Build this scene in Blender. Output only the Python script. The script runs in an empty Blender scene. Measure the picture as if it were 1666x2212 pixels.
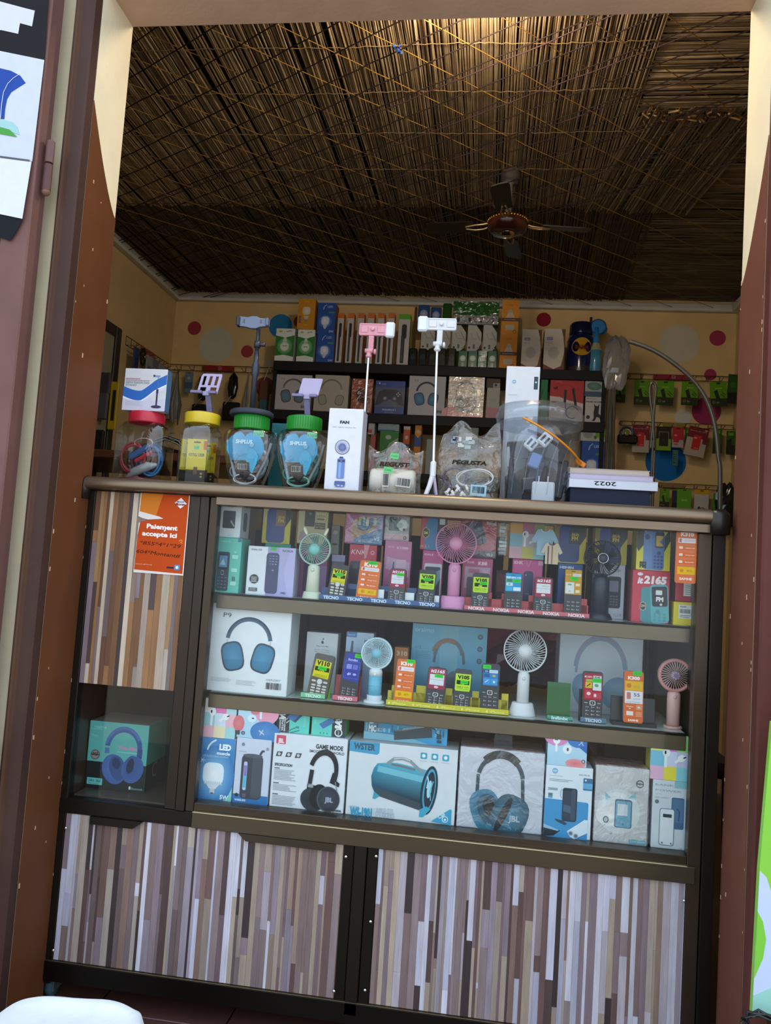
import bpy, math, random
from mathutils import Vector, Matrix, Euler
random.seed(7)
SC = bpy.context.scene
COL = SC.collection

# ------------------------------------------------------------------ camera
CAM_F, ROLL, PITCH, YAW = 1676.4, 0.066103, 0.071273, 0.129436      # focal length in pixels of the 1666 x 2212 frame
CAM = Vector((0.0, -1.7, 1.015))
_cy, _sy, _cp, _sp = math.cos(YAW), math.sin(YAW), math.cos(PITCH), math.sin(PITCH)
FWD = Vector((-_sy*_cp, _cy*_cp, _sp)); _rt = Vector((_cy, _sy, 0)); _up = _rt.cross(FWD)
RT = math.cos(ROLL)*_rt + math.sin(ROLL)*_up
UP = -math.sin(ROLL)*_rt + math.cos(ROLL)*_up
cam = bpy.data.cameras.new('camera'); camo = bpy.data.objects.new('camera', cam); COL.objects.link(camo)
cam.sensor_fit = 'HORIZONTAL'; cam.sensor_width = 36.0; cam.lens = CAM_F/1666*36.0
cam.clip_start = 0.05; cam.clip_end = 100
camo.matrix_world = Matrix(((RT.x, UP.x, -FWD.x, CAM.x), (RT.y, UP.y, -FWD.y, CAM.y), (RT.z, UP.z, -FWD.z, CAM.z), (0, 0, 0, 1)))
SC.camera = camo
# ------------------------------------------------------------------ world, light, exposure
W = bpy.data.worlds.new('world'); SC.world = W; W.use_nodes = True
nt = W.node_tree; bg = nt.nodes['Background']
tc = nt.nodes.new('ShaderNodeTexCoord'); sp = nt.nodes.new('ShaderNodeSeparateXYZ'); rp = nt.nodes.new('ShaderNodeValToRGB')
nt.links.new(tc.outputs['Generated'], sp.inputs[0]); nt.links.new(sp.outputs['Z'], rp.inputs[0]); nt.links.new(rp.outputs[0], bg.inputs[0])
rp.color_ramp.elements[0].position = 0.0; rp.color_ramp.elements[0].color = (0.72, 0.79, 0.88, 1)
rp.color_ramp.elements[1].position = 0.8; rp.color_ramp.elements[1].color = (0.62, 0.76, 0.95, 1)
bg.inputs[1].default_value = 2.15
def area(name, loc, rot, sx, sy, power, color):
    l = bpy.data.lights.new(name, 'AREA'); l.shape = 'RECTANGLE'; l.size = sx; l.size_y = sy; l.energy = power; l.color = color
    o = bpy.data.objects.new(name, l); COL.objects.link(o); o.location = loc; o.rotation_euler = rot; return o
# the warm tube inside, on the back of the lintel (its holder is built further down)
LAMP = (-0.10, 0.12, 2.405)
pl_ = bpy.data.lights.new('lamp_light', 'POINT'); pl_.energy = 16; pl_.color = (1.0, 0.86, 0.66); pl_.shadow_soft_size = 0.035
po_ = bpy.data.objects.new('lamp_light', pl_); COL.objects.link(po_); po_.location = LAMP
# low sun from behind the building: the street in front is sunlit, the shop front is in shade
sn = bpy.data.lights.new('sun', 'SUN'); sn.energy = 5.0; sn.angle = 0.01; sn.color = (1.0, 0.93, 0.82)
so = bpy.data.objects.new('sun', sn); COL.objects.link(so); so.rotation_euler = Vector((0.25, 0.72, 1.0)).to_track_quat('Z', 'Y').to_euler()
vs = SC.view_settings; vs.view_transform = 'Standard'; vs.look = 'None'; vs.gamma = 1.0; vs.use_curve_mapping = False; vs.exposure = 0.0

# ------------------------------------------------------------------ helpers
def pix(px, py, Y):
    d = FWD*CAM_F + RT*(px-833) - UP*(py-1106)
    return CAM + d*((Y-CAM.y)/d.y)
CR = dict(A=(180, 620, 3.6217), B=(560, 620, 4.165), C=(880, 620, 3.6217), D=(1240, 660, 4.165), E=(430, 1070, 3.702), F=(800, 1070, 3.702),
          G=(1150, 1090, 3.967), H=(420, 1290, 3.786), I=(820, 1310, 4.165), J=(1150, 1340, 4.165), K=(400, 1500, 4.384), L=(730, 1530, 4.384),
          M=(960, 1550, 2.923), N=(190, 680, 5.978), O=(340, 740, 5.95), P=(870, 630, 6.664), Q=(1320, 780, 5.553), S=(0, 0, 1))
def wp(k, x, y, Y):
    a, b, s = CR[k]; return pix(a+x/s, b+y/s, Y)
def s2l(v): return v/12.92 if v <= 0.04045 else ((v+0.055)/1.055)**2.4
_cc = {}
def C3(c):
    if isinstance(c, tuple): return c
    if c not in _cc: _cc[c] = tuple(s2l(int(c[i:i+2], 16)/255) for i in (0, 2, 4))+(1.0,)
    return _cc[c]
MATS = {}
def mat(name, rough=0.5, metal=0.0, spec=0.5, noise=0.06, nscale=40, bump=0.0, bscale=200, coat=0.0, objcol=False, stretch=None, fixed=None, sheen=0):
    if name in MATS: return MATS[name]
    m = bpy.data.materials.new(name); m.use_nodes = True; t = m.node_tree; b = t.nodes['Principled BSDF']
    if fixed: 
        at = t.nodes.new('ShaderNodeRGB'); at.outputs[0].default_value = C3(fixed); src = at.outputs[0]
    elif objcol:
        at = t.nodes.new('ShaderNodeObjectInfo'); src = at.outputs['Color']
    else:
        at = t.nodes.new('ShaderNodeAttribute'); at.attribute_name = 'Col'; src = at.outputs['Color']
    g = t.nodes.new('ShaderNodeNewGeometry'); mp = t.nodes.new('ShaderNodeMapping'); n = t.nodes.new('ShaderNodeTexNoise')
    if stretch: mp.inputs['Scale'].default_value = stretch
    t.links.new(g.outputs['Position'], mp.inputs['Vector']); t.links.new(mp.outputs[0], n.inputs['Vector'])
    n.inputs['Scale'].default_value = nscale; n.inputs['Detail'].default_value = 4
    mr = t.nodes.new('ShaderNodeMapRange'); mr.inputs[3].default_value = 1-noise*2; mr.inputs[4].default_value = 1+noise*2
    t.links.new(n.outputs['Fac'], mr.inputs[0])
    mx = t.nodes.new('ShaderNodeVectorMath'); mx.operation = 'SCALE'
    t.links.new(src, mx.inputs[0]); t.links.new(mr.outputs[0], mx.inputs['Scale']); t.links.new(mx.outputs[0], b.inputs['Base Color'])
    b.inputs['Roughness'].default_value = rough; b.inputs['Metallic'].default_value = metal
    b.inputs['Specular IOR Level'].default_value = spec; b.inputs['Coat Weight'].default_value = coat
    if sheen: b.inputs['Sheen Weight'].default_value = sheen
    if bump:
        n2 = t.nodes.new('ShaderNodeTexNoise'); n2.inputs['Scale'].default_value = bscale; n2.inputs['Detail'].default_value = 5
        t.links.new(mp.outputs[0], n2.inputs['Vector'])
        bp = t.nodes.new('ShaderNodeBump'); bp.inputs['Strength'].default_value = bump; bp.inputs['Distance'].default_value = 0.002
        t.links.new(n2.outputs['Fac'], bp.inputs['Height']); t.links.new(bp.outputs[0], b.inputs['Normal'])
    MATS[name] = m; return m
mat('card', 0.55, spec=0.35, noise=0.03, nscale=60, bump=0.05, bscale=60)
mat('gloss_card', 0.3, spec=0.5, noise=0.03, nscale=50, bump=0.08, bscale=25)
mat('plastic', 0.35, spec=0.5, noise=0.02)
mat('gloss', 0.15, spec=0.6, noise=0.02)
mat('rubber', 0.6, spec=0.3, noise=0.05)
mat('cloth', 0.95, spec=0.1, noise=0.04, bump=0.2, bscale=300, sheen=0.2)
mat('paper', 0.8, spec=0.2, noise=0.03, bump=0.05)
mat('wood', 0.45, spec=0.4, noise=0.16, nscale=30, stretch=(6, 6, 0.5), objcol=True)
mat('alu', 0.34, metal=0.75, spec=0.5, noise=0.06, nscale=40, stretch=(0.3, 8, 8), bump=0.04, bscale=100)
mat('alu_v', 0.36, metal=0.7, spec=0.5, noise=0.06, nscale=40, stretch=(8, 8, 0.3), bump=0.04, bscale=100)
mat('chrome', 0.12, metal=1.0, noise=0.01)
mat('wire', 0.4, metal=0.8, noise=0.1)
mat('plaster', 0.9, spec=0.15, noise=0.07, nscale=9, bump=0.35, bscale=90)
mat('enamel', 0.5, spec=0.22, noise=0.14, nscale=7, bump=0.25, bscale=60)
mat('reed', 0.75, spec=0.2, noise=0.20, nscale=22, stretch=(1, 1, 1))
mat('rope', 0.8, spec=0.2, noise=0.2, nscale=120)
mat('tile', 0.35, spec=0.5, noise=0.12, nscale=6, bump=0.05)
def clear(name, tint, base, edge, rough=0.05, bump=0.0, bscale=20, milky=0.0, milk='e8e8e8'):
    m = bpy.data.materials.new(name); m.use_nodes = True; t = m.node_tree; t.nodes.clear()
    o = t.nodes.new('ShaderNodeOutputMaterial'); tr = t.nodes.new('ShaderNodeBsdfTransparent'); gl = t.nodes.new('ShaderNodeBsdfGlossy')
    tr.inputs[0].default_value = C3(tint); gl.inputs['Roughness'].default_value = rough; gl.inputs['Color'].default_value = (0.95, 0.97, 1, 1)
    lw = t.nodes.new('ShaderNodeLayerWeight'); lw.inputs['Blend'].default_value = 0.35
    mr = t.nodes.new('ShaderNodeMapRange'); mr.inputs[3].default_value = base; mr.inputs[4].default_value = edge
    t.links.new(lw.outputs['Facing'], mr.inputs[0])
    ms = t.nodes.new('ShaderNodeMixShader'); t.links.new(mr.outputs[0], ms.inputs[0]); t.links.new(gl.outputs[0], ms.inputs[2])
    if milky:
        di = t.nodes.new('ShaderNodeBsdfDiffuse'); di.inputs[0].default_value = C3(milk)
        m2 = t.nodes.new('ShaderNodeMixShader'); m2.inputs[0].default_value = milky
        t.links.new(tr.outputs[0], m2.inputs[1]); t.links.new(di.outputs[0], m2.inputs[2]); t.links.new(m2.outputs[0], ms.inputs[1])
    else: t.links.new(tr.outputs[0], ms.inputs[1])
    if bump:
        g = t.nodes.new('ShaderNodeNewGeometry'); n = t.nodes.new('ShaderNodeTexNoise'); n.inputs['Scale'].default_value = bscale; n.inputs['Detail'].default_value = 3; n.inputs['Distortion'].default_value = 1.2
        t.links.new(g.outputs['Position'], n.inputs['Vector'])
        b = t.nodes.new('ShaderNodeBump'); b.inputs['Strength'].default_value = bump; b.inputs['Distance'].default_value = 0.01
        t.links.new(n.outputs['Fac'], b.inputs['Height']); t.links.new(b.outputs[0], gl.inputs['Normal']); t.links.new(b.outputs[0], lw.inputs['Normal'])
    t.links.new(ms.outputs[0], o.inputs[0]); MATS[name] = m; return m
clear('pane', 'fcfefd', 0.009, 0.18, 0.02)
clear('jar', 'f2f5f3', 0.05, 0.65, 0.06, bump=0.12, bscale=30)
clear('film', 'f8f4ea', 0.06, 0.55, 0.10, bump=1.0, bscale=28, milky=0.035, milk='d8cbb0')
clear('wrap', 'fbfbfb', 0.06, 0.6, 0.10, bump=1.0, bscale=22)
clear('pail', 'eef2f6', 0.03, 0.42, 0.08, milky=0.035, milk='dfe6ea', bump=0.1)
clear('greenclear', '2a7a3a', 0.06, 0.4, 0.08)

class Gm:
    def __init__(s): s.v = []; s.f = []; s.c = []; s.sm = []; s.M = None
    def add(s, vs, fs, c, sm=False, cv=None):
        o = len(s.v)
        s.v += [tuple(s.M @ Vector(v)) for v in vs] if s.M else [tuple(v) for v in vs]
        for f in fs:
            s.f.append([i+o for i in f]); s.sm.append(sm)
            s.c.append([C3(cv[i]) for i in f] if cv else C3(c))
        return s
    def box(s, x0, x1, y0, y1, z0, z1, c, b=0.0, cs=None, ct=None):
        if x0 > x1: x0, x1 = x1, x0
        if y0 > y1: y0, y1 = y1, y0
        if z0 > z1: z0, z1 = z1, z0
        cs = cs or c; ct = ct or cs
        if b <= 0:
            V = [(x0,y0,z0),(x1,y0,z0),(x1,y1,z0),(x0,y1,z0),(x0,y0,z1),(x1,y0,z1),(x1,y1,z1),(x0,y1,z1)]
            s.add(V, [(0,1,5,4)], c); o = len(s.v)-8
            for f, cc in (((1,2,6,5), cs), ((2,3,7,6), cs), ((3,0,4,7), cs), ((4,5,6,7), ct), ((3,2,1,0), ct)):
                s.f.append([i+o for i in f]); s.sm.append(False); s.c.append(C3(cc))
            return s
        b = min(b, (x1-x0)*.49, (y1-y0)*.49, (z1-z0)*.49)
        V = []; X = (x0, x1); Y = (y0, y1); Z = (z0, z1)
        for i in range(8):
            ix, iy, iz = i & 1, (i >> 1) & 1, (i >> 2) & 1
            x, y, z = X[ix], Y[iy], Z[iz]; dx = b*(1-2*ix); dy = b*(1-2*iy); dz = b*(1-2*iz)
            V += [(x, y+dy, z+dz), (x+dx, y, z+dz), (x+dx, y+dy, z)]
        F = []; CCs = []
        def q(a, ax): return a*3+ax
        for ax, quads in ((0, ((0,4,6,2), (1,3,7,5))), (1, ((0,1,5,4), (2,6,7,3))), (2, ((0,2,3,1), (4,5,7,6)))):
            for n, qd in enumerate(quads):
                F.append([q(i, ax) for i in qd]); CCs.append(c if (ax == 1 and n == 0) else (ct if ax == 2 else cs))
        E = [(0,1),(2,3),(4,5),(6,7),(0,2),(1,3),(4,6),(5,7),(0,4),(1,5),(2,6),(3,7)]
        for a, d in E:
            df = a ^ d; oth = [k for k in range(3) if (1 << k) != df]
            F.append([q(a, oth[0]), q(a, oth[1]), q(d, oth[1]), q(d, oth[0])]); CCs.append(c if (a & 2) == 0 and df != 2 else cs)
        for i in range(8): F.append([q(i, 0), q(i, 1), q(i, 2)]); CCs.append(c)
        o = len(s.v)
        s.v += [tuple(s.M @ Vector(v)) for v in V] if s.M else V
        for f, cc in zip(F, CCs): s.f.append([i+o for i in f]); s.sm.append(False); s.c.append(C3(cc))
        return s
    def tube(s, pts, r, c, n=8, closed=False, cap=True, rs=None, flat=1.0):
        pts = [Vector(p) for p in pts]; m = len(pts); V = []; prev = None
        for i, p in enumerate(pts):
            if closed: t = pts[(i+1) % m]-pts[i-1]
            else: t = pts[min(i+1, m-1)]-pts[max(i-1, 0)]
            if t.length < 1e-9: t = Vector((0, 0, 1))
            t.normalize()
            if prev is None:
                a = Vector((0, 0, 1)) if abs(t.z) < .9 else Vector((0, 1, 0))
                nrm = t.cross(a).normalized()
            else: 
                nrm = prev - t*prev.dot(t)
                nrm = nrm.normalized() if nrm.length > 1e-6 else t.orthogonal().normalized()
            prev = nrm; bi = t.cross(nrm); rr = rs[i] if rs else r
            for k in range(n):
                a = 2*math.pi*k/n; V.append(p+nrm*math.cos(a)*rr+bi*math.sin(a)*rr*flat)
        F = []
        for i in range(m if closed else m-1):
            j = (i+1) % m
            for k in range(n): F.append((i*n+k, i*n+(k+1) % n, j*n+(k+1) % n, j*n+k))
        s.add(V, F, c, True)
        if cap and not closed: s.add([V[k] for k in range(n)], [tuple(range(n))[::-1]], c); s.add([V[(m-1)*n+k] for k in range(n)], [tuple(range(n))], c)
        return s
    def lathe(s, prof, c, o=(0, 0, 0), n=28, ax='z', sx=1.0, sy=1.0, cs=None, sm=True, pw=2.0):
        V = []; F = []
        for r, z in prof:
            for k in range(n):
                a = 2*math.pi*k/n; ca, sa = math.cos(a), math.sin(a)
                if pw != 2.0:
                    ca = math.copysign(abs(ca)**(2/pw), ca); sa = math.copysign(abs(sa)**(2/pw), sa)
                x, y = ca*r*sx, sa*r*sy
                if ax == 'z': V.append((o[0]+x, o[1]+y, o[2]+z))
                elif ax == 'y': V.append((o[0]+x, o[1]+z, o[2]-y))
                else: V.append((o[0]+z, o[1]+x, o[2]+y))
        m = len(prof)
        for i in range(m-1):
            F = [(i*n+k, i*n+(k+1) % n, (i+1)*n+(k+1) % n, (i+1)*n+k) for k in range(n)]
            if i == 0: o0 = len(s.v); s.v += [tuple(s.M @ Vector(v)) for v in V] if s.M else V
            for f in F: s.f.append([q+o0 for q in f]); s.sm.append(sm); s.c.append(C3(cs[i] if cs else c))
        for i in (0, m-1):
            if prof[i][0] > 1e-6:
                f = [i*n+k+o0 for k in range(n)]; s.f.append(f[::-1] if i == 0 else f); s.sm.append(False); s.c.append(C3(cs[min(i, m-2)] if cs else c))
        return s
    def prism(s, pts, y0, y1, c, cs=None):   # outline in x,z extruded along y
        n = len(pts); V = [(x, y0, z) for x, z in pts]+[(x, y1, z) for x, z in pts]
        s.add(V, [tuple(range(n))], c); o = len(s.v)-2*n
        s.f.append([o+n+i for i in range(n)][::-1]); s.sm.append(False); s.c.append(C3(cs or c))
        for i in range(n):
            j = (i+1) % n; s.f.append([o+i, o+n+i, o+n+j, o+j]); s.sm.append(False); s.c.append(C3(cs or c))
        return s
    def ball(s, o, r, c, n=12, m=8, sx=1, sy=1, sz=1):
        prof = [(max(1e-5, math.sin(math.pi*i/m)*r), -math.cos(math.pi*i/m)*r*sz) for i in range(m+1)]
        return s.lathe(prof, c, o, n, 'z', sx, sy)
    def build(s, name, m='card', parent=None, loc=(0, 0, 0), rot=None):
        me = bpy.data.meshes.new(name); me.from_pydata(s.v, [], s.f)
        at = me.color_attributes.new('Col', 'FLOAT_COLOR', 'CORNER'); buf = []
        for f, c in zip(s.f, s.c):
            if isinstance(c, list):
                for q in c: buf += q
            else: buf += list(c)*len(f)
        at.data.foreach_set('color', buf)
        me.polygons.foreach_set('use_smooth', s.sm)
        me.materials.append(MATS[m]); me.update()
        o = bpy.data.objects.new(name, me); COL.objects.link(o); o.location = loc
        if rot: o.rotation_euler = rot
        if parent: o.parent = parent
        return o
def tag(o, label=None, cat=None, group=None, kind=None):
    if label: o['label'] = label
    if cat: o['category'] = cat
    if group: o['group'] = group
    if kind: o['kind'] = kind
    return o
def thing(name, label, cat, loc=(0, 0, 0), rot=(0, 0, 0), group=None):
    o = bpy.data.objects.new(name, None); COL.objects.link(o); o.location = loc; o.rotation_euler = rot; o.empty_display_size = 0.02
    return tag(o, label, cat, group)
_tx = {}
def text_mesh(s, bold):
    k = (s, bold)
    if k in _tx: return _tx[k]
    cu = bpy.data.curves.new('t', 'FONT'); cu.body = s; cu.resolution_u = 2; cu.offset = bold*0.02; cu.size = 1
    o = bpy.data.objects.new('t', cu); COL.objects.link(o)
    me = o.to_mesh(); V = [(v.co.x, v.co.y) for v in me.vertices]; F = [tuple(p.vertices) for p in me.polygons]
    o.to_mesh_clear(); bpy.data.objects.remove(o); bpy.data.curves.remove(cu)
    if V:
        x0 = min(v[0] for v in V); x1 = max(v[0] for v in V)
    else: x0 = x1 = 0
    _tx[k] = ([(x-x0, y) for x, y in V], F, x1-x0); return _tx[k]
class Pr(Gm):
    """flat print on a front face: u, v from 0 to 1 over the face; radii and widths in units of the face's width"""
    def __init__(s, W, H): super().__init__(); s.W = W; s.H = H; s.k = 0; s.A = W/H
    def off(s): s.k += 1; return -(0.0003+0.00004*s.k)
    def P(s, pts, c, cv=None):
        y = s.off(); s.add([(u*s.W, y, v*s.H) for u, v in pts], [tuple(range(len(pts)))], c, cv=cv); return s
    def R(s, u0, v0, u1, v1, c, ct=None, cr=None):
        cv = [c, c, ct, ct] if ct else ([c, cr, cr, c] if cr else None)
        return s.P([(u0, v0), (u1, v0), (u1, v1), (u0, v1)], c, cv)
    def RR(s, u0, v0, u1, v1, r, c, rot=0):
        pts = []; cu, cvv = (u0+u1)/2, (v0+v1)/2; a0 = math.radians(rot)
        for (cx, cy, st) in ((u1-r, v1-r*s.A, 0), (u0+r, v1-r*s.A, 90), (u0+r, v0+r*s.A, 180), (u1-r, v0+r*s.A, 270)):
            for k in range(5):
                a = math.radians(st+k*22.5); pts.append((cx+r*math.cos(a), cy+r*s.A*math.sin(a)))
        if rot:
            ca, sa = math.cos(a0), math.sin(a0)
            pts = [(cu+(u-cu)*ca-(v-cvv)/s.A*sa, cvv+((u-cu)*sa+(v-cvv)/s.A*ca)*s.A) for u, v in pts]
        return s.P(pts, c)
    def E(s, u, v, r, c, ry=None, rot=0, n=28, pw=2.0, a0=0, a1=360, ci=None):
        ry = ry or r; pts = []; ra = math.radians(rot)
        full = (a1-a0 == 360)
        for k in range(n+(0 if full else 1)):
            a = math.radians(a0+(a1-a0)*k/n); x, y = math.cos(a), math.sin(a)
            if pw != 2: x = math.copysign(abs(x)**(2/pw), x); y = math.copysign(abs(y)**(2/pw), y)
            x *= r; y *= ry
            pts.append((u+x*math.cos(ra)-y*math.sin(ra), v+(x*math.sin(ra)+y*math.cos(ra))*s.A))
        if ci:   # radial gradient
            yy = s.off(); V = [(u*s.W, yy, v*s.H)]+[(a*s.W, yy, b*s.H) for a, b in pts]; m = len(pts)
            s.add(V, [(0, 1+i, 1+(i+1) % m) for i in range(m)], c, cv=[ci]+[c]*m); return s
        return s.P(pts, c)
    def Ar(s, u, v, r0, r1, a0, a1, c, n=24, ry=1.0, rot=0):
        y = s.off(); V = []; ra = math.radians(rot)
        for k in range(n+1):
            a = math.radians(a0+(a1-a0)*k/n)
            for r in (r0, r1):
                X, Y = math.cos(a)*r, math.sin(a)*r*ry
                V.append(((u+X*math.cos(ra)-Y*math.sin(ra))*s.W, y, (v+(X*math.sin(ra)+Y*math.cos(ra))*s.A)*s.H))
        return s.add(V, [(2*k, 2*k+1, 2*k+3, 2*k+2) for k in range(n)], c)
    def L(s, pts, w, c):
        y = s.off(); P = [Vector((u*s.W, v*s.H)) for u, v in pts]; V = []; ww = w*s.W/2
        for i, p in enumerate(P):
            t = P[min(i+1, len(P)-1)]-P[max(i-1, 0)]; t = t.normalized() if t.length > 0 else Vector((1, 0)); nn = Vector((-t.y, t.x))*ww
            V += [(p.x+nn.x, y, p.y+nn.y), (p.x-nn.x, y, p.y-nn.y)]
        return s.add(V, [(2*k+1, 2*k, 2*k+2, 2*k+3)[::-1] for k in range(len(P)-1)], c)
    def T(s, txt, u, v, h, c, al='c', b=0, rot=0, w=None, slant=0.0):
        """h: cap height in units of the width; w: forced width in the same units"""
        V, F, tw = text_mesh(txt, b)
        if not V: return s
        sc = h*s.W/0.70; sx = sc if w is None else w*s.W/tw
        ox = {'c': -tw*sx/2, 'l': 0, 'r': -tw*sx}[al]; ra = math.radians(rot); ca, sa = math.cos(ra), math.sin(ra); y = s.off()
        out = []
        for x, yy in V:
            X = ox+x*sx+yy*sc*slant; Z = yy*sc-0.35*sc
            out.append((u*s.W+X*ca-Z*sa, y, v*s.H+X*sa+Z*ca))
        return s.add(out, F, c)
    def lines(s, u0, u1, v1, n, dv, w, c, jit=0.25):
        for i in range(n):
            e = u1-(u1-u0)*jit*random.random(); s.R(u0, v1-i*dv-w, e, v1-i*dv, c)
        return s
    def bars(s, u0, v0, u1, v1, c='202428'):
        u = u0
        while u < u1:
            w = (u1-u0)*random.uniform(.012, .05); s.R(u, v0, min(u+w, u1), v1, c); u += w+(u1-u0)*random.uniform(.012, .04)
        return s
NOTE = {}
def prod(k, xl, yb, xr, yt, Y, name, label, cat, art, base=None, depth=0.06, c='e8ecf0', cs=None, ct=None, m='card', group=None, b=0.0012, wrap=False, key=None, sideart=None, roll=0.0, lean=0.0, yaw=0.0, top=None):
    p0 = wp(k, xl, yb, Y); p1 = wp(k, xr, yt, Y)
    z0 = base if base is not None else p0.z; z1 = top if top is not None else p1.z; w = p1.x-p0.x; h = z1-z0
    g = Gm().box(0, w, 0, depth, 0, h, c, b, cs, ct)
    o = tag(g.build(name, m, None, (p0.x, Y, z0), (lean, roll, yaw)), label, cat, group)
    if art:
        pr = Pr(w, h); art(pr)
        if pr.f: pr.build('front_print', m, o)
    if sideart:
        pr = Pr(depth, h); sideart(pr); q = pr.build('side_print', m, o, (w, 0, 0), (0, 0, math.radians(90)))
    if wrap:
        Gm().box(-.002, w+.002, -.004, depth+.002, 0.0005, h+.003, 'ffffff', 0.003).build('shrink_wrap', 'wrap', o)
    NOTE[key or label] = dict(x0=p0.x, x1=p1.x, z0=z0, z1=z1, Y=Y, o=o)
    return o
def top_of(key): return NOTE[key]['z1']
# ================================================================== the setting
def struct(g, name, m, parent=None, loc=(0, 0, 0)):
    o = g.build(name, m, parent, loc)
    if not parent: o['kind'] = 'structure'
    return o
XL, XR, YB, ZC = -1.825, 1.235, 2.45, 2.505          # room
OX0, OX1, OZ, WT = -0.922, 0.517, 2.285, 0.14        # doorway opening
CREAM, WALLY, BROWN = 'd9c9a2', 'd0b27c', '6a3f2a'
# floor: tiles are slabs of their own, joints recessed
struct(Gm().box(-5, 5, -6.0, -0.92, -0.07, -0.012, 'a89c8a'), 'floor', 'plaster')
fl = struct(Gm().box(-3.4, 3.0, -0.92, 2.6, -0.06, -0.006, '3a2a26'), 'floor', 'tile')
tme = None
for i in range(8):
    for j in range(4):
        x = -1.4+i*0.3; y = -0.9+j*0.3
        if tme is None:
            t = Gm().box(0.002, .298, .002, .298, -0.008, 0.0, '5a3a35', 0.0015).build('tile', 'tile', fl); tme = t.data
        else: t = bpy.data.objects.new('tile', tme); COL.objects.link(t); t.parent = fl
        t.location = (x, y, 0)
struct(Gm().box(XL-.1, XL, 0, YB+.1, 0, 2.6, WALLY), 'wall_left', 'plaster')
struct(Gm().box(XR, XR+.1, 0, YB+.1, 0, 2.6, WALLY), 'wall_right', 'plaster')
wb = struct(Gm().box(XL, XR, YB, YB+.1, 0, 2.6, 'd6b880'), 'wall_back', 'plaster')
g = Gm()
g.box(-3.0, OX0, -WT, 0, 0, 3.1, 'efe2c0'); g.box(OX1, 2.6, -WT, 0, 0, 3.1, 'efe2c0'); g.box(OX0, OX1, -WT, 0, OZ, 3.1, 'cfaf98')
wf = struct(g, 'wall_front', 'plaster')
for x in (OX0-.0, OX1+.0):       # cream skim coat of the two reveals and brown paint below a hand-cut curve
    s = 1 if x == OX0 else -1
    xa, xb = (x, x+.003) if s > 0 else (x-.003, x)
    Gm().box(xa, xb, -WT, 0, 0.0, OZ, 'e8dcbc').build('plaster_reveal', 'plaster', wf)
    zo, zi = (2.01, 1.80) if s > 0 else (1.92, 1.66)
    pts = [(-WT-.001, 0), (0.001, 0)]+[(0.001-(WT+.002)*t, zi+(zo-zi)*(t**1.35)) for t in [k/12 for k in range(13)]]
    n = len(pts); xs = (x+.003*s, x+.0042*s); V = [(xs[0], a, b) for a, b in pts]+[(xs[1], a, b) for a, b in pts]
    gg = Gm().add(V, [tuple(range(n)), tuple(range(n, 2*n))[::-1]]+[(i, (i+1) % n, n+(i+1) % n, n+i) for i in range(n)], '663c22' if s > 0 else '74493a')
    gg.build('painted_reveal', 'enamel', wf)
    ch = Gm()
    for q in range(26):          # chips in the paint along the arrises
        z = random.uniform(.2, 1.9); yy = random.choice((-WT+.002, -.003, random.uniform(-.12, -.02)))
        r = random.uniform(.0015, .004); ch.box(xs[1]-.0004*s, xs[1]+.0006*s, yy-r*.5, yy+r*.5, z-r, z+r*1.6, 'cdb893')
    tag(ch.build('paint_chips', 'plaster', wf), kind='stuff')
# steel door frame
def frame_side(xa, xb, name, c1, c2):
    g = Gm(); s = 1 if xb > xa else -1
    prof = [(xa, -.15), (xa, -.163), (xa+s*.007, -.168), (xa+s*.012, -.163), (xa+s*.020, -.163), (xa+s*.024, -.172), (xb-s*.004, -.172), (xb, -.168), (xb, -.139), (xa, -.139)]
    n = len(prof); V = [(x, y, 0) for x, y in prof]+[(x, y, OZ+.05) for x, y in prof]
    if s < 0: pass
    cc = [c1, c1, c1, c1, c1, c2, c2, c2, c2, c1]
    for i in range(n): g.add([V[i], V[(i+1) % n], V[n+(i+1) % n], V[n+i]], [(0, 1, 2, 3)], cc[i])
    g.add([(x, y, OZ+.05) for x, y in prof], [tuple(range(n))], c1)
    return struct(g, name, 'enamel')
df = frame_side(-0.970, OX0+.002, 'trim_1', '5e4232', '46302a')
frame_side(0.572, OX1-.002, 'trim_2', '7a4c40', '5c322c')
struct(Gm().box(-0.970, 0.572, -.172, -.139, OZ+.05, OZ+.10, '5b382b', .003), 'trim_3', 'enamel')
# back and left cornice
struct(Gm().box(XL, XR, YB-.035, YB, 2.452, 2.492, 'c9c6ba', .004), 'trim_4', 'plaster')
struct(Gm().box(XL, XL+.035, 0, YB-.036, 2.452, 2.492, 'c9c6ba', .004), 'trim_5', 'plaster')
struct(Gm().box(XR-.035, XR, 0, YB-.036, 2.452, 2.492, 'c9c6ba', .004), 'trim_6', 'plaster')
# painted dots on the back wall
def dot(k, x, y, rpx, c):
    p = wp(k, x, y, YB); q = wp(k, x+rpx, y, YB); r = (q-p).length
    Gm().lathe([(r, .001), (r, -.0012-.0008*random.random())], c, (p.x, YB, p.z), 40, 'y').build('painted_dot', 'plaster', wb)
dot('A', 870, 322, 52, 'a03c42'); dot('A', 1040, 455, 134, 'c3c2ac'); dot('A', 1282, 505, 47, 'a03c42'); dot('A', 1543, 305, 92, '2f7fb0')
dot('A', 1420, 780, 75, '9a3f48'); dot('A', 1455, 595, 22, 'c3c2ac'); dot('B', 360, 312, 50, '9a3a30')
dot('D', 948, 345, 185, 'c8c0a8'); dot('D', 958, 262, 71, '2f86b8'); dot('D', 1293, 293, 74, 'a23a58'); dot('D', 1228, 622, 55, 'a23a58')
dot('D', 1192, 950, 132, '98325a'); dot('D', 980, 1005, 74, 'c8c8b4'); dot('D', 826, 1405, 184, '1f6cae'); dot('D', 745, 1385, 65, 'c3c2ac')
dot('C', 1068, 255, 57, '8e2430')

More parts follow.
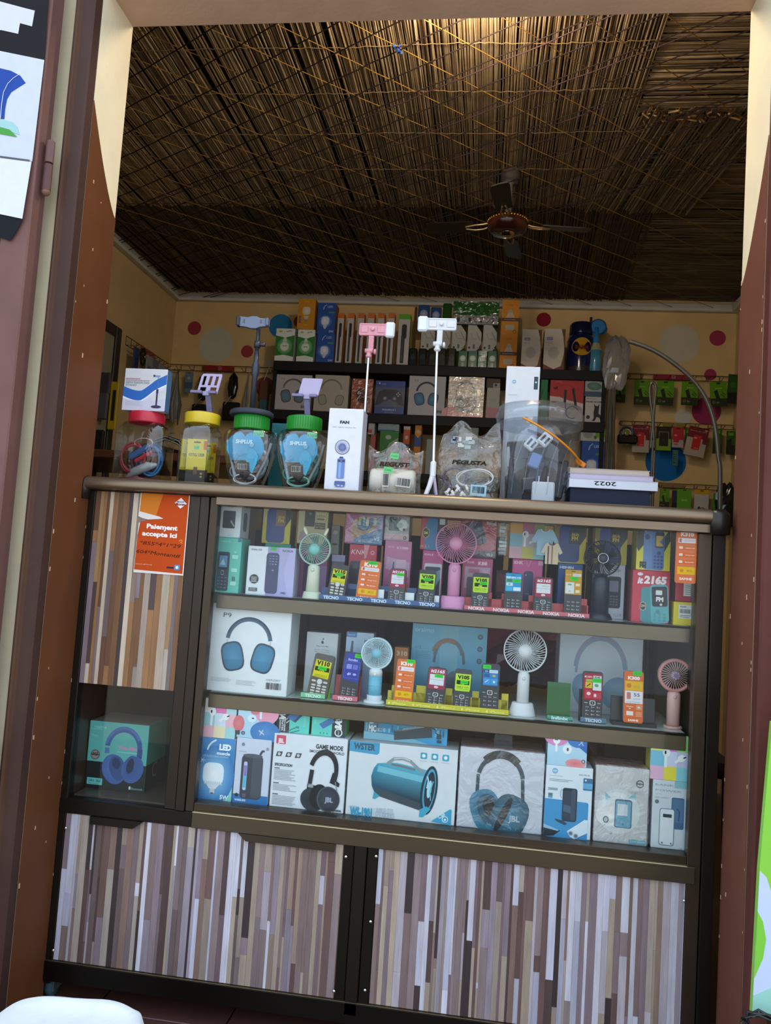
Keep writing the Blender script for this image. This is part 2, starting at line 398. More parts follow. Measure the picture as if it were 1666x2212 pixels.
# ceiling: slab, reed mats, tie strings, and the net of ropes slung under them
ce = struct(Gm().box(XL-.1, XR+.1, 0, YB+.1, 2.53, 2.6, '2a1a10'), 'ceiling', 'plaster')
def reeds(name, dirn, a0, a1, l0, l1, z, step, seed, dark=1.0, ragged=0.0, slant=0.0, fan=0.0):
    rnd = random.Random(seed); g = Gm(); a = a0; pal = [(.54, .38, .20), (.49, .34, .18), (.59, .42, .23), (.43, .29, .15), (.52, .37, .20), (.38, .25, .14), (.64, .47, .27)]
    grp = 1.0
    while a < a1:
        w = rnd.uniform(.6, 1.35)*step
        if rnd.random() < .035: grp = rnd.uniform(.75, 1.1)
        if rnd.random() < (.03 if a < -.45 else .008): a += step*rnd.uniform(1.5, 3.2); continue        # a gap where the dark roof shows
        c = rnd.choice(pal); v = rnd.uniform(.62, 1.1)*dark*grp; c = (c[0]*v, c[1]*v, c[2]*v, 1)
        e0 = l0-rnd.random()*ragged; e1 = l1+rnd.random()*ragged; N = 7; ph = rnd.uniform(0, 6); am = rnd.uniform(.0005, .004); zz = z+rnd.uniform(-.004, .003)
        V = []
        sl = slant+fan*(a1-a)/(a1-a0)
        for i in range(N+1):
            l = e0+(e1-e0)*i/N; off = am*math.sin(ph+i*1.3)+sl*(l-l0); h = zz+.002*math.sin(ph+i*2.1)
            for dx, dz in ((-.5, .3), (-.28, -.35), (.28, -.35), (.5, .3)):
                p = (a+w/2+off+dx*w, l, h+dz*w)
                V.append(p if dirn == 'y' else (p[1], p[0], p[2]))
        F = [(i*4+k, i*4+k+1, i*4+5+k, i*4+4+k) for i in range(N) for k in range(3)]
        g.add(V, F, c, True); a += w
    tag(g.build(name, 'reed', ce), kind='stuff')
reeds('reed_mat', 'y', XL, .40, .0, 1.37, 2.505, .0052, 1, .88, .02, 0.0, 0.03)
reeds('reed_mat', 'y', XL, .60, 1.36, 2.44, 2.512, .0052, 2, .36, .015, .05)  # rear mat coloured darker for the light fading towards the back
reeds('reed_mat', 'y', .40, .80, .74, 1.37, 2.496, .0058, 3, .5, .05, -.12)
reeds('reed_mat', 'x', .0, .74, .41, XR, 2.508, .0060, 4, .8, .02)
reeds('reed_mat', 'x', .70, 2.44, .42, XR, 2.520, .0060, 5, .36, .02)  # rear cross mat, its colour lowered too for the fading light
g = Gm(); rnd = random.Random(5)   # frayed ends of the cross mat
for i in range(46):
    x = rnd.uniform(.40, .86); y = .74+rnd.uniform(-.03, .02); L = rnd.uniform(.015, .05); a = rnd.uniform(-.7, .7)
    g.tube([(x, y, 2.494), (x+L*math.sin(a), y-L*math.cos(a)*.7, 2.494-rnd.uniform(.003, .03))], rnd.uniform(.0018, .0036), rnd.choice(['b08a5a', 'c8a878', '6a4a2a', '8a6a40']), 5)
tag(g.build('frayed_reed_ends', 'reed', ce), kind='stuff')
for n, (y0, x1) in enumerate(((.385, .40), (.60, .40), (.83, .62), (1.07, .66), (1.35, .62), (.20, .40), (1.72, .5), (2.1, .5))):
    pts = []; x = XL+.03; rnd = random.Random(40+n)
    while x < x1:
        pts.append((x, y0+.004*math.sin(x*9+n)+rnd.uniform(-.003, .003), 2.4975-rnd.random()*.003)); x += .012
    Gm().tube(pts, .0012, '94784e' if y0 < 1.3 else '4c3a24', 4).build('tie_string', 'rope', ce)
net = thing('rope_net', 'net of thin yellow and dark ropes crossed under the reed ceiling', 'net', (0, 0, 2.48))
def rope(p, q, c, r=.0013):
    n = max(4, int((Vector(q)-Vector(p)).length/.06)); pts = []
    for i in range(n+1):
        t = i/n; pts.append((p[0]+(q[0]-p[0])*t, p[1]+(q[1]-p[1])*t, -.012-.012*math.sin(math.pi*t)+random.uniform(-.0015, .0015)))
    Gm().tube(pts, r, c, 5).build('rope', 'rope', net)
def clip(px, py, dx, dy):        # line across the room from wall to wall
    ts = []
    for v, d, lo, hi in ((px, dx, XL+.01, XR-.01), (py, dy, .02, YB-.04)):
        a, b = (lo-v)/d, (hi-v)/d; ts.append((min(a, b), max(a, b)))
    t0 = max(t[0] for t in ts); t1 = min(t[1] for t in ts)
    return None if t1-t0 < .1 else ((px+dx*t0, py+dy*t0), (px+dx*t1, py+dy*t1))
for i in range(24):
    e = clip(-.5+(i-12)*.205, .36, .42, .355)
    if e: rope(*e, '8c6626' if i % 5 else '6c4c1c')
for i in range(24):
    e = clip(-.34+(i-10)*.17, .263, .50, -.305)
    if e: rope(*e, '2a201e', .0019)
    if e and i % 2 and i > 12: e = clip(-.30+(i-10)*.17, .263, .50, -.305); e and rope(*e, '463238', .002)
p = wp('S', 718, 52, .32)
Gm().tube([(-.33, .33, -.02), (-.315, .34, -.035), (-.31, .32, -.03), (-.325, .345, -.02), (-.305, .335, -.04)], .004, '2c4a86', 6).build('blue_knot', 'rope', net)

# the tube lamp's holder on the back of the lintel
lt = thing('tube_lamp', 'short warm tube lamp fixed inside above the doorway', 'lamp', (LAMP[0], 0.0, LAMP[2]))
Gm().box(-.2, .2, 0.001, .045, -.006, .03, 'd8d8d4', .003).build('holder', 'plastic', lt)
m = bpy.data.materials.new('tube_glow'); m.use_nodes = True; b = m.node_tree.nodes['Principled BSDF']; b.inputs['Emission Color'].default_value = (1, .74, .44, 1); b.inputs['Emission Strength'].default_value = 6; MATS['tube_glow'] = m
Gm().tube([(-.17, .062, .012), (.17, .062, .012)], .012, 'ffe8c0', 12).build('tube', 'tube_glow', lt)

# ceiling fan
fx, fy, fz = 0.018, 1.1, 2.29
cf = thing('ceiling_fan', 'small dark brown ceiling fan with four blades and brass trim', 'fan', (fx, fy, fz))
Gm().lathe([(.006, -.034), (.022, -.033), (.027, -.022), (.030, -.018)], 'c0b090', n=24).build('chrome_cap', 'chrome', cf)
Gm().lathe([(.03, -.022), (.062, -.016), (.074, 0), (.076, .012), (.070, .024), (.06, .032), (.03, .040)], '3a1712', n=32).build('motor_housing', 'gloss', cf)
g = Gm()
for k in range(40):
    a = 2*math.pi*k/40; g.ball((.0735*math.cos(a), .0735*math.sin(a), .020), .0034, 'c8a020', 6, 4)
g.build('brass_trim', 'wire', cf)
Gm().lathe([(.012, .035), (.012, .165), (.03, .17), (.038, .215)], '5a5550', n=20).build('down_rod', 'enamel', cf)
for k, ang in enumerate((8, 83, 172, 263)):
    a = math.radians(ang); g = Gm(); g.M = Matrix.Rotation(a, 4, 'Z')
    tw = Matrix.Rotation(a, 4, 'Z') @ Matrix.Translation((0, 0, .012)) @ Matrix.Rotation(math.radians(12), 4, 'X'); g.M = tw
    o_ = []
    out = [(.125, -.028), (.28, -.034), (.302, -.028), (.306, 0), (.302, .028), (.28, .034), (.125, .028)]
    g.add([(x, y, -.002) for x, y in out]+[(x, y, .002) for x, y in out], [tuple(range(7))[::-1], tuple(range(7, 14))]+[(i, (i+1) % 7, 7+(i+1) % 7, 7+i) for i in range(7)], '1d1512')
    bl = g.build('blade', 'plastic', cf)
    g = Gm(); g.M = tw
    for yy in (-.014, .014): g.tube([(.062, yy*.6, .004), (.09, yy, -.004), (.12, yy, -.006), (.155, yy*.4, -.005)], .0035, 'b89a70', 6)
    g.build('blade_iron', 'wire', bl)

# ================================================================== door leaves, posters
dl = thing('door_leaf', 'mauve brown steel door leaf folded back at the left', 'door', (-1.5, -.21, 0)); dl['kind'] = 'structure'; dl.name = 'door_1'
del dl['category']; 
g = Gm(); g.box(-.9, .508, -.0, .03, .03, 2.36, '684e4a', .002); g.build('leaf_panel', 'enamel', dl)
Gm().box(.447, .512, -.012, .034, .02, 2.38, '70504a', .003).build('stile', 'enamel', dl)
for z in (1.83, .55):
    h = Gm(); h.tube([(.527, .010, z-.06), (.527, .010, z-.002)], .009, '5f4440', 10); h.tube([(.527, .010, z+.002), (.527, .010, z+.05)], .009, '6f5250', 10); h.ball((.527, .010, z-.062), .009, '7a5a50'); h.build('hinge', 'enamel', dl)
dr = thing('door_2', None, None, (.98, -.20, 0)); dr['kind'] = 'structure'; dr['label'] = 'scuffed brown steel door leaf at the right'
g = Gm().box(-.42, .9, 0, .03, .03, 2.36, '8a5e4a', .002); g.build('leaf_panel', 'enamel', dr)
g = Gm(); rnd = random.Random(3)
for i in range(16):
    z = rnd.uniform(.3, 1.6); x = -.40+rnd.uniform(0, .09); r = rnd.uniform(.006, .022)
    pts = [(x+r*math.cos(a)*rnd.uniform(.5, 1), z+r*1.8*math.sin(a)*rnd.uniform(.6, 1)) for a in [k*.7 for k in range(9)]]
    g.prism(pts, -.0006, 0, rnd.choice(['5a5862', '6a5a5a', 'a08a78']))
tag(g.build('bare_patches', 'enamel', dr), kind='stuff')
# poster sheets on the left leaf
def pos(px, py, Y): p = pix(px, py, Y); return p.x, p.z
YP = -.226
def sheet(name, pts, c, parent, y, m='paper', org=(0, 0, 0)):
    Gm().prism([(x-org[0], z-org[2]) for x, z in pts], y-org[1]-.0004, y-org[1], c).build(name, m, parent)
po = thing('telecom_banner', 'white and black banner with a blue bulb shape on the left door', 'poster', (-1.2, YP, 1.7)); og = (-1.2, YP, 1.7)
px = lambda l: [pos(a, b, YP) for a, b in l]
tl = px([(106, -60), (-60, -60), (-60, 640), (0, 500), (40, 522), (52, 470), (62, 340), (82, 230), (98, 110)])
L = lambda l, c, d, nm: sheet(nm, px(l), c, po, YP-d, 'paper', og)
L([(108, -60), (-90, -60), (-90, 92), (96, 130)], '1e1c20', .0004, 'black_field')
L([(96, 130), (-90, 92), (-90, 328), (70, 349)], 'c6ccd8', .0004, 'white_field')
L([(70, 351), (-90, 330), (-90, 445), (50, 474)], 'd6dade', .0030, 'loose_flap')
L([(50, 474), (-90, 445), (-90, 500), (5, 514), (22, 521), (36, 500)], '16181e', .0012, 'black_field')
L([(76, 24), (60, 20), (-90, -20), (-90, 68), (4, 66), (40, 74), (44, 51), (70, 58)], 'ccced2', .0012, 'stepped_shape')
L([(-90, 140), (0, 148), (25, 154), (45, 165), (56, 180), (40, 190), (25, 200), (16, 215), (12, 235), (10, 258), (-90, 252)], '27499c', .0012, 'blue_shape')
L([(-90, 256), (8, 260), (28, 265), (38, 276), (43, 292), (20, 284), (-90, 270)], '9cc6c8', .0014, 'pale_stripe')
L([(-90, 272), (0, 275), (22, 281), (38, 297), (0, 290), (-90, 290)], '4c9a48', .0018, 'green_shape')
g = Gm(); g.tube([(a-og[0], -.0022, b-og[2]) for a, b in px([(44, 161), (30, 170), (18, 182), (9, 200), (5, 225), (2, 258)])], .0008, 'dfe6f0', 4); g.build('white_line', 'paper', po)
L([(66, 347), (-90, 326), (-90, 331), (66, 351)], '5a5c62', .0034, 'fold')
# lime sign at the right
sg = thing('lime_sign', 'lime green sign board with white and green rings at the right edge', 'sign', (0.75, -.34, 0)); og = (0.75, -.34, 0); YS = -.34
q = lambda l: [pos(a, b, YS) for a, b in l]
Gm().prism([(x-og[0], z) for x, z in q([(1669, 1560), (1900, 1560), (1900, 2190), (1625, 2190), (1641, 1880)][::-1])], 0, .012, '86cc3e').build('board', 'plastic', sg)
def flat(l, c, d, nm): Gm().prism([(x-og[0], z) for x, z in q(l)], -.0006-d, -.0001, c).build(nm, 'plastic', sg)
flat([(1641.5, 1880), (1656, 1895), (1668, 1932), (1700, 2010), (1700, 2120), (1627, 2150)], 'c3d2ee', .0002, 'white_ring')
flat([(1636.5, 1968), (1648, 1990), (1655, 2029), (1648, 2070), (1629.5, 2112)], '7cc83c', .0006, 'green_disc')
flat([(1627, 2150), (1700, 2118), (1700, 2190), (1625, 2190)], '9ad2c4', .0006, 'aqua_band')
wr = thing('wire_coil', 'tangle of dark wire at the foot of the lime sign', 'wire', (0, 0, 0)); c0 = pix(1650, 2206, -.36)
wr.location = (c0.x, -.37, c0.z-.05); pts = []; rnd = random.Random(8)
for i in range(60): a = i*.55; r = .022+.006*math.sin(i*1.7); pts.append((r*math.cos(a)*1.5, rnd.uniform(-.01, .01), .05+r*math.sin(a)*.7))
Gm().tube(pts, .0022, '3a3c3c', 5).build('strand', 'wire', wr)
g = Gm().box(-.06, .06, -.05, .05, -c0.z+.05, .015, '4a3a34', .004); g.build('block', 'plaster', wr)

# white cloth over a low stool in the foreground, bottom left
YC = -.42
pa, pb = pix(40, 2152, YC+.085), pix(322, 2184, YC+.085)
cx, hw, zt = (pa.x+pb.x)/2, (pb.x-pa.x)/2, (pa.z+pb.z)/2-.010
st = thing('stool', 'low stool hidden under a white cloth in the left foreground', 'stool', (cx, YC, 0))
Gm().box(-hw*.9, hw*.9, -.09, .09, zt-.03, zt-.008, '8a8a88', .004).build('seat', 'plastic', st)
for a in (-hw*.8, hw*.8):
    for b_ in (-.075, .075): Gm().tube([(a, b_, 0), (a*.95, b_*.95, zt-.03)], .010, '8a8a88', 8).build('leg', 'plastic', st)
g = Gm(); NX, NT = 44, 72; V = []; F = []
prof = [(0, .002), (.35, -.002), (.7, -.003), (.88, .004), (.96, .010), (1.03, .004), (1.10, -.02), (1.20, -.08), (1.28, -.15), (1.32, -zt+.012)]
for j, (r, dz) in enumerate(prof):
    for k in range(NT):
        a = 2*math.pi*k/NT; ca, sa = math.cos(a), math.sin(a); q_ = 3.4
        x = math.copysign(abs(ca)**(2/q_), ca)*hw*r; y = math.copysign(abs(sa)**(2/q_), sa)*.105*r
        f = max(0, r-1.02)*.10*math.sin(k*.61+1.3*math.sin(k*.2)); hump = .006*math.exp(-((x/hw-.95)**2)*30)*(r > .3)
        V.append((x*(1+f*1.4), y*(1+f*3), zt+max(dz, -zt+.01)+hump+(.004*math.sin(x*30) if r < 1 else 0)))
for j in range(len(prof)-1):
    for k in range(NT): F.append((j*NT+k, j*NT+(k+1) % NT, (j+1)*NT+(k+1) % NT, (j+1)*NT+k))
g.add(V, F, 'e6ebee', True)
tag(g.build('white_cloth', 'cloth', None, (cx, YC, 0)), 'plain white cloth draped over the low stool at bottom left', 'cloth')
# ================================================================== the display counter
CT = 1.180                                     # counter top
S1, S2, S3 = 0.932, 0.706, 0.466               # tops of the shelves inside
FX0, FX1, CD = -0.925, 0.497, 0.42
AL, ALD = '554a3e', '372f28'
cab = thing('display_counter', 'long brown aluminium display counter with glass front and wood-strip panels', 'counter', (0, 0, 0))
def part(g, name, m='alu', p=cab, kind=None): o = g.build(name, m, p); return tag(o, kind=kind) if kind else o
# top rail: rounded aluminium extrusion, black end caps
prof = [(-.004, 1.1512), (-.022, 1.1512), (-.026, 1.1514), (-.034, 1.154), (-.037, 1.160), (-.037, 1.168), (-.033, 1.175), (-.024, 1.1795), (-.010, 1.180), (.03, 1.180), (.03, 1.1512)]
def extr(prof, x0, x1, c, name, m, groove=None):
    g = Gm(); n = len(prof); V = [(x0, y, z) for y, z in prof]+[(x1, y, z) for y, z in prof]
    g.add(V, [(i, n+i, n+(i+1) % n, (i+1) % n) for i in range(n)], c, True); g.add(V[:n], [tuple(range(n))], c); g.add(V[n:], [tuple(range(n))[::-1]], c)
    return part(g, name, m)
extr(prof, FX0+.012, .462, '85745f', 'top_rail', 'alu')
part(Gm().box(FX0+.012, .462, -.0185, .02, 1.1492, 1.1512, '14100c'), 'rail_groove', 'rubber')
capm = [(-.036, 1.128), (-.037, 1.168), (-.032, 1.176), (-.020, 1.181), (.03, 1.181), (.03, 1.128)]
for a, b_ in ((.462, .499), (FX0, FX0+.0125)):
    g = Gm(); n = len(capm); rr = [(a, 0), (b_-(.008 if a > 0 else 0), 0), (b_, .006)] if a > 0 else [(a, .006), (a+.006, 0), (b_, 0)]
    V = [(x, y+(d if y < 0 else 0), z-d*.8*(z > 1.15)) for x, d in rr for y, z in capm]
    g.add(V, [(j*n+i, (j+1)*n+i, (j+1)*n+(i+1) % n, j*n+(i+1) % n) for j in range(2) for i in range(n)]+[tuple(range(n)), tuple(range(2*n, 3*n))[::-1]], '17120f', True); part(g, 'corner_cap', 'plastic')
part(Gm().box(FX0+.012, .49, .03, CD, 1.155, CT, '2a241f'), 'top_board', 'alu')
# uprights
def up(x0, x1, z0, z1, name='upright', c=AL, m='alu_v', y0=-.004, y1=.022): part(Gm().box(x0, x1, y0, y1, z0, z1, c, .0012), name, m)
up(FX0, -.9015, .045, 1.149, c='2c2620')
up(-.672, -.6465, .4495, 1.149, c=ALD); up(-.6455, -.6245, .4495, 1.149, c=ALD, y0=-.008); up(-.6235, -.605, .4495, 1.149, c='443a30')
up(.445, .4715, .045, 1.130, c='4c4035'); up(.4725, FX1, .045, 1.128, c='2a231e', y0=-.010)
up(-.262, -.240, .095, .418, c='24201a'); up(-.239, -.212, .07, .418, c='2b261f', y0=-.008); up(-.211, -.188, .095, .418, c='24201a')
# rails
def rail(x0, x1, z0, z1, c=AL, y0=-.006, y1=.022, name='rail'): part(Gm().box(x0, x1, y0, y1, z0, z1, c, .0012), name, 'alu')
rail(-.605, .4715, 1.1305, 1.1491, '7c6c5a', y0=-.020, name='glass_bead'); 
rail(FX0, -.605, .417, .449, '2a251f'); rail(-.605, .445, .452, .469, '4a4136', y0=-.002, name='glass_bead'); rail(-.605, .46, .417, .451, '5a5040', y0=-.010)
rail(-.605, .445, .4495, .4518, 'c4b48c', y0=-.0112, name='edge_highlight')  # pale strips painted as edge highlights, here and along the bottom rail
rail(FX0, .46, .052, .0945, '201d18', y0=-.008); rail(FX0, .46, .0948, .0965, '5a4c38', y0=-.0085, name='edge_highlight')
for z, xa in ((S1, -.605), (S2, -.605)):
    part(Gm().box(xa, .445, .05, CD-.02, z-.008, z, 'b8c4c0'), 'shelf', 'gloss')
    rail(xa, .445, z-.035, z-.004, '6a5f4e', y0=.038, y1=.050, name='shelf_edge'); rail(xa, .445, z-.0038, z, '1c1a17', y0=.037, y1=.052, name='shelf_lip')
part(Gm().box(-.62, .46, .024, CD, S3-.012, S3, '3a3630'), 'cabinet_floor', 'plastic')
part(Gm().box(-.90, -.66, .024, CD, .445, .452, '4a4038'), 'niche_floor', 'plastic')
part(Gm().box(-.655, -.645, .024, CD, .452, 1.155, '2b211c'), 'divider', 'plastic')
part(Gm().box(.455, .465, .024, CD, .10, 1.155, '241d19'), 'end_panel', 'plastic')
part(Gm().box(-.915, -.905, .024, CD, .10, 1.155, '3b2a22'), 'end_panel', 'plastic')
part(Gm().box(-.90, .455, CD-.01, CD, .10, .455, '241d19'), 'back_panel', 'plastic')
part(Gm().box(-.90, .455, .026, CD-.012, .10, .108, '241d19'), 'base_board', 'plastic')
for x in (-.912, .47):
    for y in (.01, CD-.02): part(Gm().box(x-.01, x+.01, y, y+.02, .05, .10, '2b2620'), 'foot_post', 'alu')
for x in (-.66, .455): up(x-.0, x+.012, .47, 1.15, 'rear_upright', '4a4036', y0=CD-.02, y1=CD)
part(Gm().box(-.607, .447, .006, .010, .467, 1.135, 'ffffff'), 'glass_pane', 'pane')
part(Gm().box(-.672+.0, -.672+.001, 0, .001, .5, .501, AL), 'glass_clip', 'alu')
part(Gm().box(-.9015, -.672, .006, .009, .449, .706, 'ffffff'), 'glass_pane', 'pane')
# wood-strip panels
PAL = ['7e665c', '6c5450', '8f7a6c', '5e4844', 'a08f82', '806c68', 'a99c90', '8a7878', '6a5a58', '9c929a', '52403e', '94867a', '7a6a6a', 'b4aab0', '86747a', 'a69684', '8c7f88', '756066']
unit = None
def strips(x0, x1, z0, z1, name, seed, wmin=.0048, wmax=.0155, warm=0):
    global unit
    rnd = random.Random(seed)
    pnl = Gm().box(x0, x1, -.0015, .0035, z0, z1, '6a5548', .0008).build(name, 'plastic', cab)
    x = x0+.0006; last = None
    while x < x1-.002:
        w = min(rnd.choice((wmin, wmin*1.3, .010, .012, wmax*.8, wmax)), x1-.0006-x)
        cuts = [z0+.0006]; z = z0
        nc = rnd.choice((1, 1, 2, 2, 3))
        cuts += sorted(rnd.uniform(z0+.04, z1-.04) for _ in range(nc-1))+[z1-.0006]
        for a, b_ in zip(cuts, cuts[1:]):
            if b_-a < .012: continue
            c = rnd.choice(PAL)
            r = rnd.random()
            if r < .15: c = rnd.choice(['bcbac8', 'c6c4ce', 'aeacbc']) if not warm else 'c4b29e'
            elif r < .21: c = '3f3434'
            if warm and rnd.random() < .45: c = rnd.choice(['946a44', '7c5638', 'a07e56', '6a4a34'])
            if unit is None:
                unit = Gm().box(0, 1, 0, 1, 0, 1, 'ffffff').build('strip', 'wood', pnl); o = unit
            else:
                o = bpy.data.objects.new('strip', unit.data); COL.objects.link(o); o.parent = pnl
            th = rnd.uniform(.0006, .0011)
            o.location = (x, -.0015-th, a); o.scale = (w-.0003, th, b_-a-.0003)
            cc = C3(c); k = rnd.uniform(.88, 1.12); o.color = (cc[0]*k, cc[1]*k, cc[2]*k, 1)
        x += w
    return pnl
strips(-.9005, -.6725, .707, 1.1488, 'upper_panel', 11, .007, .018, 1)
strips(-.9005, -.2625, .0968, .4165, 'lower_panel', 12)
strips(-.1875, .4445, .0968, .4165, 'lower_panel', 13)
for (x, z, y) in [('S', 143, 1788), ('S', 116, 2052), ('S', 748, 1850), ('S', 722, 2140), ('S', 813, 1849), ('S', 801, 1990), ('S', 789, 2138), ('S', 1478, 1945)]:
    p = wp('S', z, y, -.006); g = Gm().ball((p.x, -.0085, p.z), .0036, 'd8dce0', 10, 6, sy=.7); part(g, 'screw', 'chrome')
for a, b_ in (((195, 1768), (308, 1786)), ((515, 1800), (722, 1836))):
    p, q = wp('S', *a, -.01), wp('S', *b_, -.01); zt = .4175
    d = .022
    part(Gm().prism([(p.x, zt-.0165 if b_[0] < 400 else zt), (p.x+.0, zt), (q.x, zt), (q.x-(d if b_[0] < 400 else 0), zt-.0165), (p.x+(0 if b_[0] < 400 else .018), zt-.0165)][::-1] if b_[0] < 400 else [(p.x, zt), (p.x+.018, zt-.015), (q.x, zt-.0165), (q.x, zt)], -.0125, -.0045, '2a2620' if b_[0] < 400 else '4a4234'), 'grip', 'alu')
for x in (-.915, .47):
    g = Gm(); g.lathe([(.012, .0), (.012, .010)], '8a8a8c', (x, .03, .045), 12); 
    g.box(x-.013, x-.010, .015, .05, .018, .05, '9aa0a4'); g.box(x+.010, x+.013, .015, .05, .018, .05, '9aa0a4'); part(g, 'caster_fork', 'wire')
    part(Gm().lathe([(.006, -.010), (.023, -.009), (.024, 0), (.023, .009), (.006, .010)], '3c5a64', (x, .034, .0245), 20, 'x'), 'caster_wheel', 'rubber')
# poster on the upper left panel
po2 = thing('payment_poster', 'torn orange poster reading Paiement accepte ici on the upper left panel', 'poster', (0, 0, 0))
tl, br = wp('S', 288, 1236, -.004), wp('S', 411, 1064, -.004)
po2.location = (tl.x, -.0038, tl.z); w, h = br.x-tl.x, br.z-tl.z
Gm().prism([(0, 0), (w, 0), (w, h), (.012*w, h), (.0*w, .68*h), (.08*w, .66*h), (.20*w, .645*h), (.50*w, .665*h), (.50*w, .655*h), (.14*w, .62*h), (.02*w, .60*h)], 0, .0005, 'e4dcd6').build('sheet', 'paper', po2)
p = Pr(w, h)
p.P([(.01, .035), (.98, .02), (.985, .975), (.03, .97), (.02, .74), (.42, .69), (.505, .668), (.49, .66), (.35, .655), (.12, .625), (.05, .605), (.02, .45)], 'c04a18')
p.P([(.03, .97), (.47, .975), (.36, .70), (.02, .74)], 'd07a26')
p.P([(.83, .80), (.95, .86), (.83, .93), (.71, .865)], 'f2f2f4'); p.T('MOOV', .83, .880, .035, '2a5a9a', b=2); p.T('Money', .83, .852, .05, '8a3020', b=2)
p.T('Paiement', .50, .565, .085, 'f6f0ee', b=2, w=.62, rot=-1); p.T('accepte ici', .46, .475, .085, 'f6f0ee', b=2, w=.70, rot=-1); p.L([(.545, .515), (.575, .532)], .022, 'f6f0ee')
p.T('*855*4*1*29', .48, .355, .07, '3a1c12', b=0, w=.82, slant=.3, rot=-2); p.T('604*Montant#', .46, .245, .07, '3a1c12', b=0, w=.88, slant=.3, rot=-3)
p.L([(.86, .41), (.90, .425), (.93, .415), (.89, .39), (.93, .385)], .015, 'e0a030')
p.T('moov-africa.bj', .20, .105, .02, 'f0c8b0', w=.32); p.R(.66, .075, .80, .095, '2a2a50'); p.RR(.81, .06, .92, .125, .02, '5a88c0'); p.E(.865, .092, .03, 'dfe8f4')
p.build('print', 'paper', po2)
# ================================================================== prints shared by several boxes
def hp(p, u, v, s, band='4e6a80', cup='3f7090', rim='3a4a5a', back=None, wide=.30, thick=.05, cr=.13, stem='c0c8d0', dy=.32, ang=14, co=None):
    co = co or wide-.03
    """over-ear headphones seen from the front; s scales everything, units of the face width"""
    A = p.A
    p.Ar(u, v, s*wide, s*(wide+thick), 8, 172, band, 28, 1.05)
    p.Ar(u, v, s*(wide+thick*.55), s*(wide+thick), 20, 160, rim, 24, 1.05)
    for q in (-1, 1):
        p.L([(u+q*s*(wide+thick*.5), v+.03*s*A), (u+q*s*(wide+thick*.45), v-.09*s*A)], .02*s, stem)
        p.E(u+q*s*co, v-dy*s*A*.9, s*cr, rim, s*cr*1.28, -q*ang, 26, 3.2)
        p.E(u+q*s*co, v-dy*s*A*.9, s*cr*.86, cup, s*cr*1.13, -q*ang, 26, 3.2, ci=back)
def hp2(p, u, v, s, c='22455c', hi='3a7898', dk='101c28', band=None, logo=None):
    """headphones seen three quarters, cups side by side"""
    A = p.A; band = band or c
    p.Ar(u, v+.12*s*A, .26*s, .315*s, 12, 170, band, 26, 1.1, -4)
    p.Ar(u, v+.12*s*A, .25*s, .345*s, 48, 138, dk, 16, 1.12, -4)
    p.L([(u-.285*s, v+.18*s*A), (u-.29*s, v-.10*s*A)], .045*s, band); p.L([(u+.285*s, v+.16*s*A), (u+.30*s, v-.12*s*A)], .045*s, band)
    p.E(u-.16*s, v-.27*s*A, .20*s, hi, .27*s, 20, 26, 2.6, ci=c); p.E(u-.13*s, v-.25*s*A, .14*s, c, .19*s, 20, 26, 2.4); p.E(u-.12*s, v-.23*s*A, .08*s, dk, .12*s, 24)
    p.E(u+.14*s, v-.31*s*A, .23*s, c, .27*s, -20, 28, 2.6, ci=hi); p.E(u+.06*s, v-.30*s*A, .05*s, dk, .24*s, -24, 20)
    if logo: p.T(logo, u+.20*s, v-.34*s*A, .07*s, 'b8c8d4', b=2)
def bulb(p, u, v, s, c='f2f6f8', ci='ffffff', base='d0d4d8', glow=None):
    A = p.A
    if glow: p.E(u, v, s*1.55, glow[0], s*1.7, ci=glow[1])
    p.E(u, v, s, c, s*1.02, 0, 28, 3.4, ci=ci); p.P([(u-.78*s, v-.75*s*A), (u+.78*s, v-.75*s*A), (u+.3*s, v-1.35*s*A), (u-.3*s, v-1.35*s*A)], 'dfe6ea')
    for k in range(4): p.R(u-.24*s, v-(1.72-.1*k)*s*A, u+.24*s, v-(1.66-.1*k)*s*A, '9aa4aa' if k % 2 else base)
    p.R(u-.22*s, v-1.72*s*A, u+.22*s, v-1.35*s*A, base); p.E(u, v-1.74*s*A, .12*s, '50585e', .07*s)
def pods(p, u, v, s, u2=None, v2=None, rot=0, c='f2f5f8', sh='c8d2da'):
    A = p.A
    p.E(u, v, .105*s, sh, .12*s, 0); p.E(u+.005, v+.006, .098*s, c, .112*s); p.RR(u-.05*s, v-.40*s*A, u+.02*s, v, .03*s, c); p.E(u-.03*s, v+.01, .026*s, '20242c', .05*s)
    u2 = u2 or u+.36*s; v2 = v2 or v-.12*s*A
    p.E(u2, v2, .12*s, sh, .10*s, 30); p.E(u2+.005, v2+.006, .112*s, c, .092*s, 30); p.L([(u2, v2), (u2-.17*s, v2-.12*s*A)], .07*s, c); p.L([(u2+.05*s, v2+.015*s*A), (u2+.12*s, v2+.055*s*A)], .035*s, '20242c')
def keys(p, u0, v0, u1, v1, c='c8ccd0', rows=4, cols=3, dots=False, digits=True, r=.4):
    du = (u1-u0)/cols; dv = (v1-v0)/rows
    for i in range(rows):
        for j in range(cols):
            a, b_ = u0+du*j, v1-dv*(i+1)
            if dots: p.RR(a+du*.12, b_+dv*.2, a+du*.88, b_+dv*.8, min(du*.25, dv/p.A*.28), c)
            elif digits: p.T('123456789*0#'[min(i*3+j, 11)], a+du*.35, b_+dv*.5, du*.30, c, b=1); p.R(a+du*.52, b_+dv*.42, a+du*.85, b_+dv*.52, c)
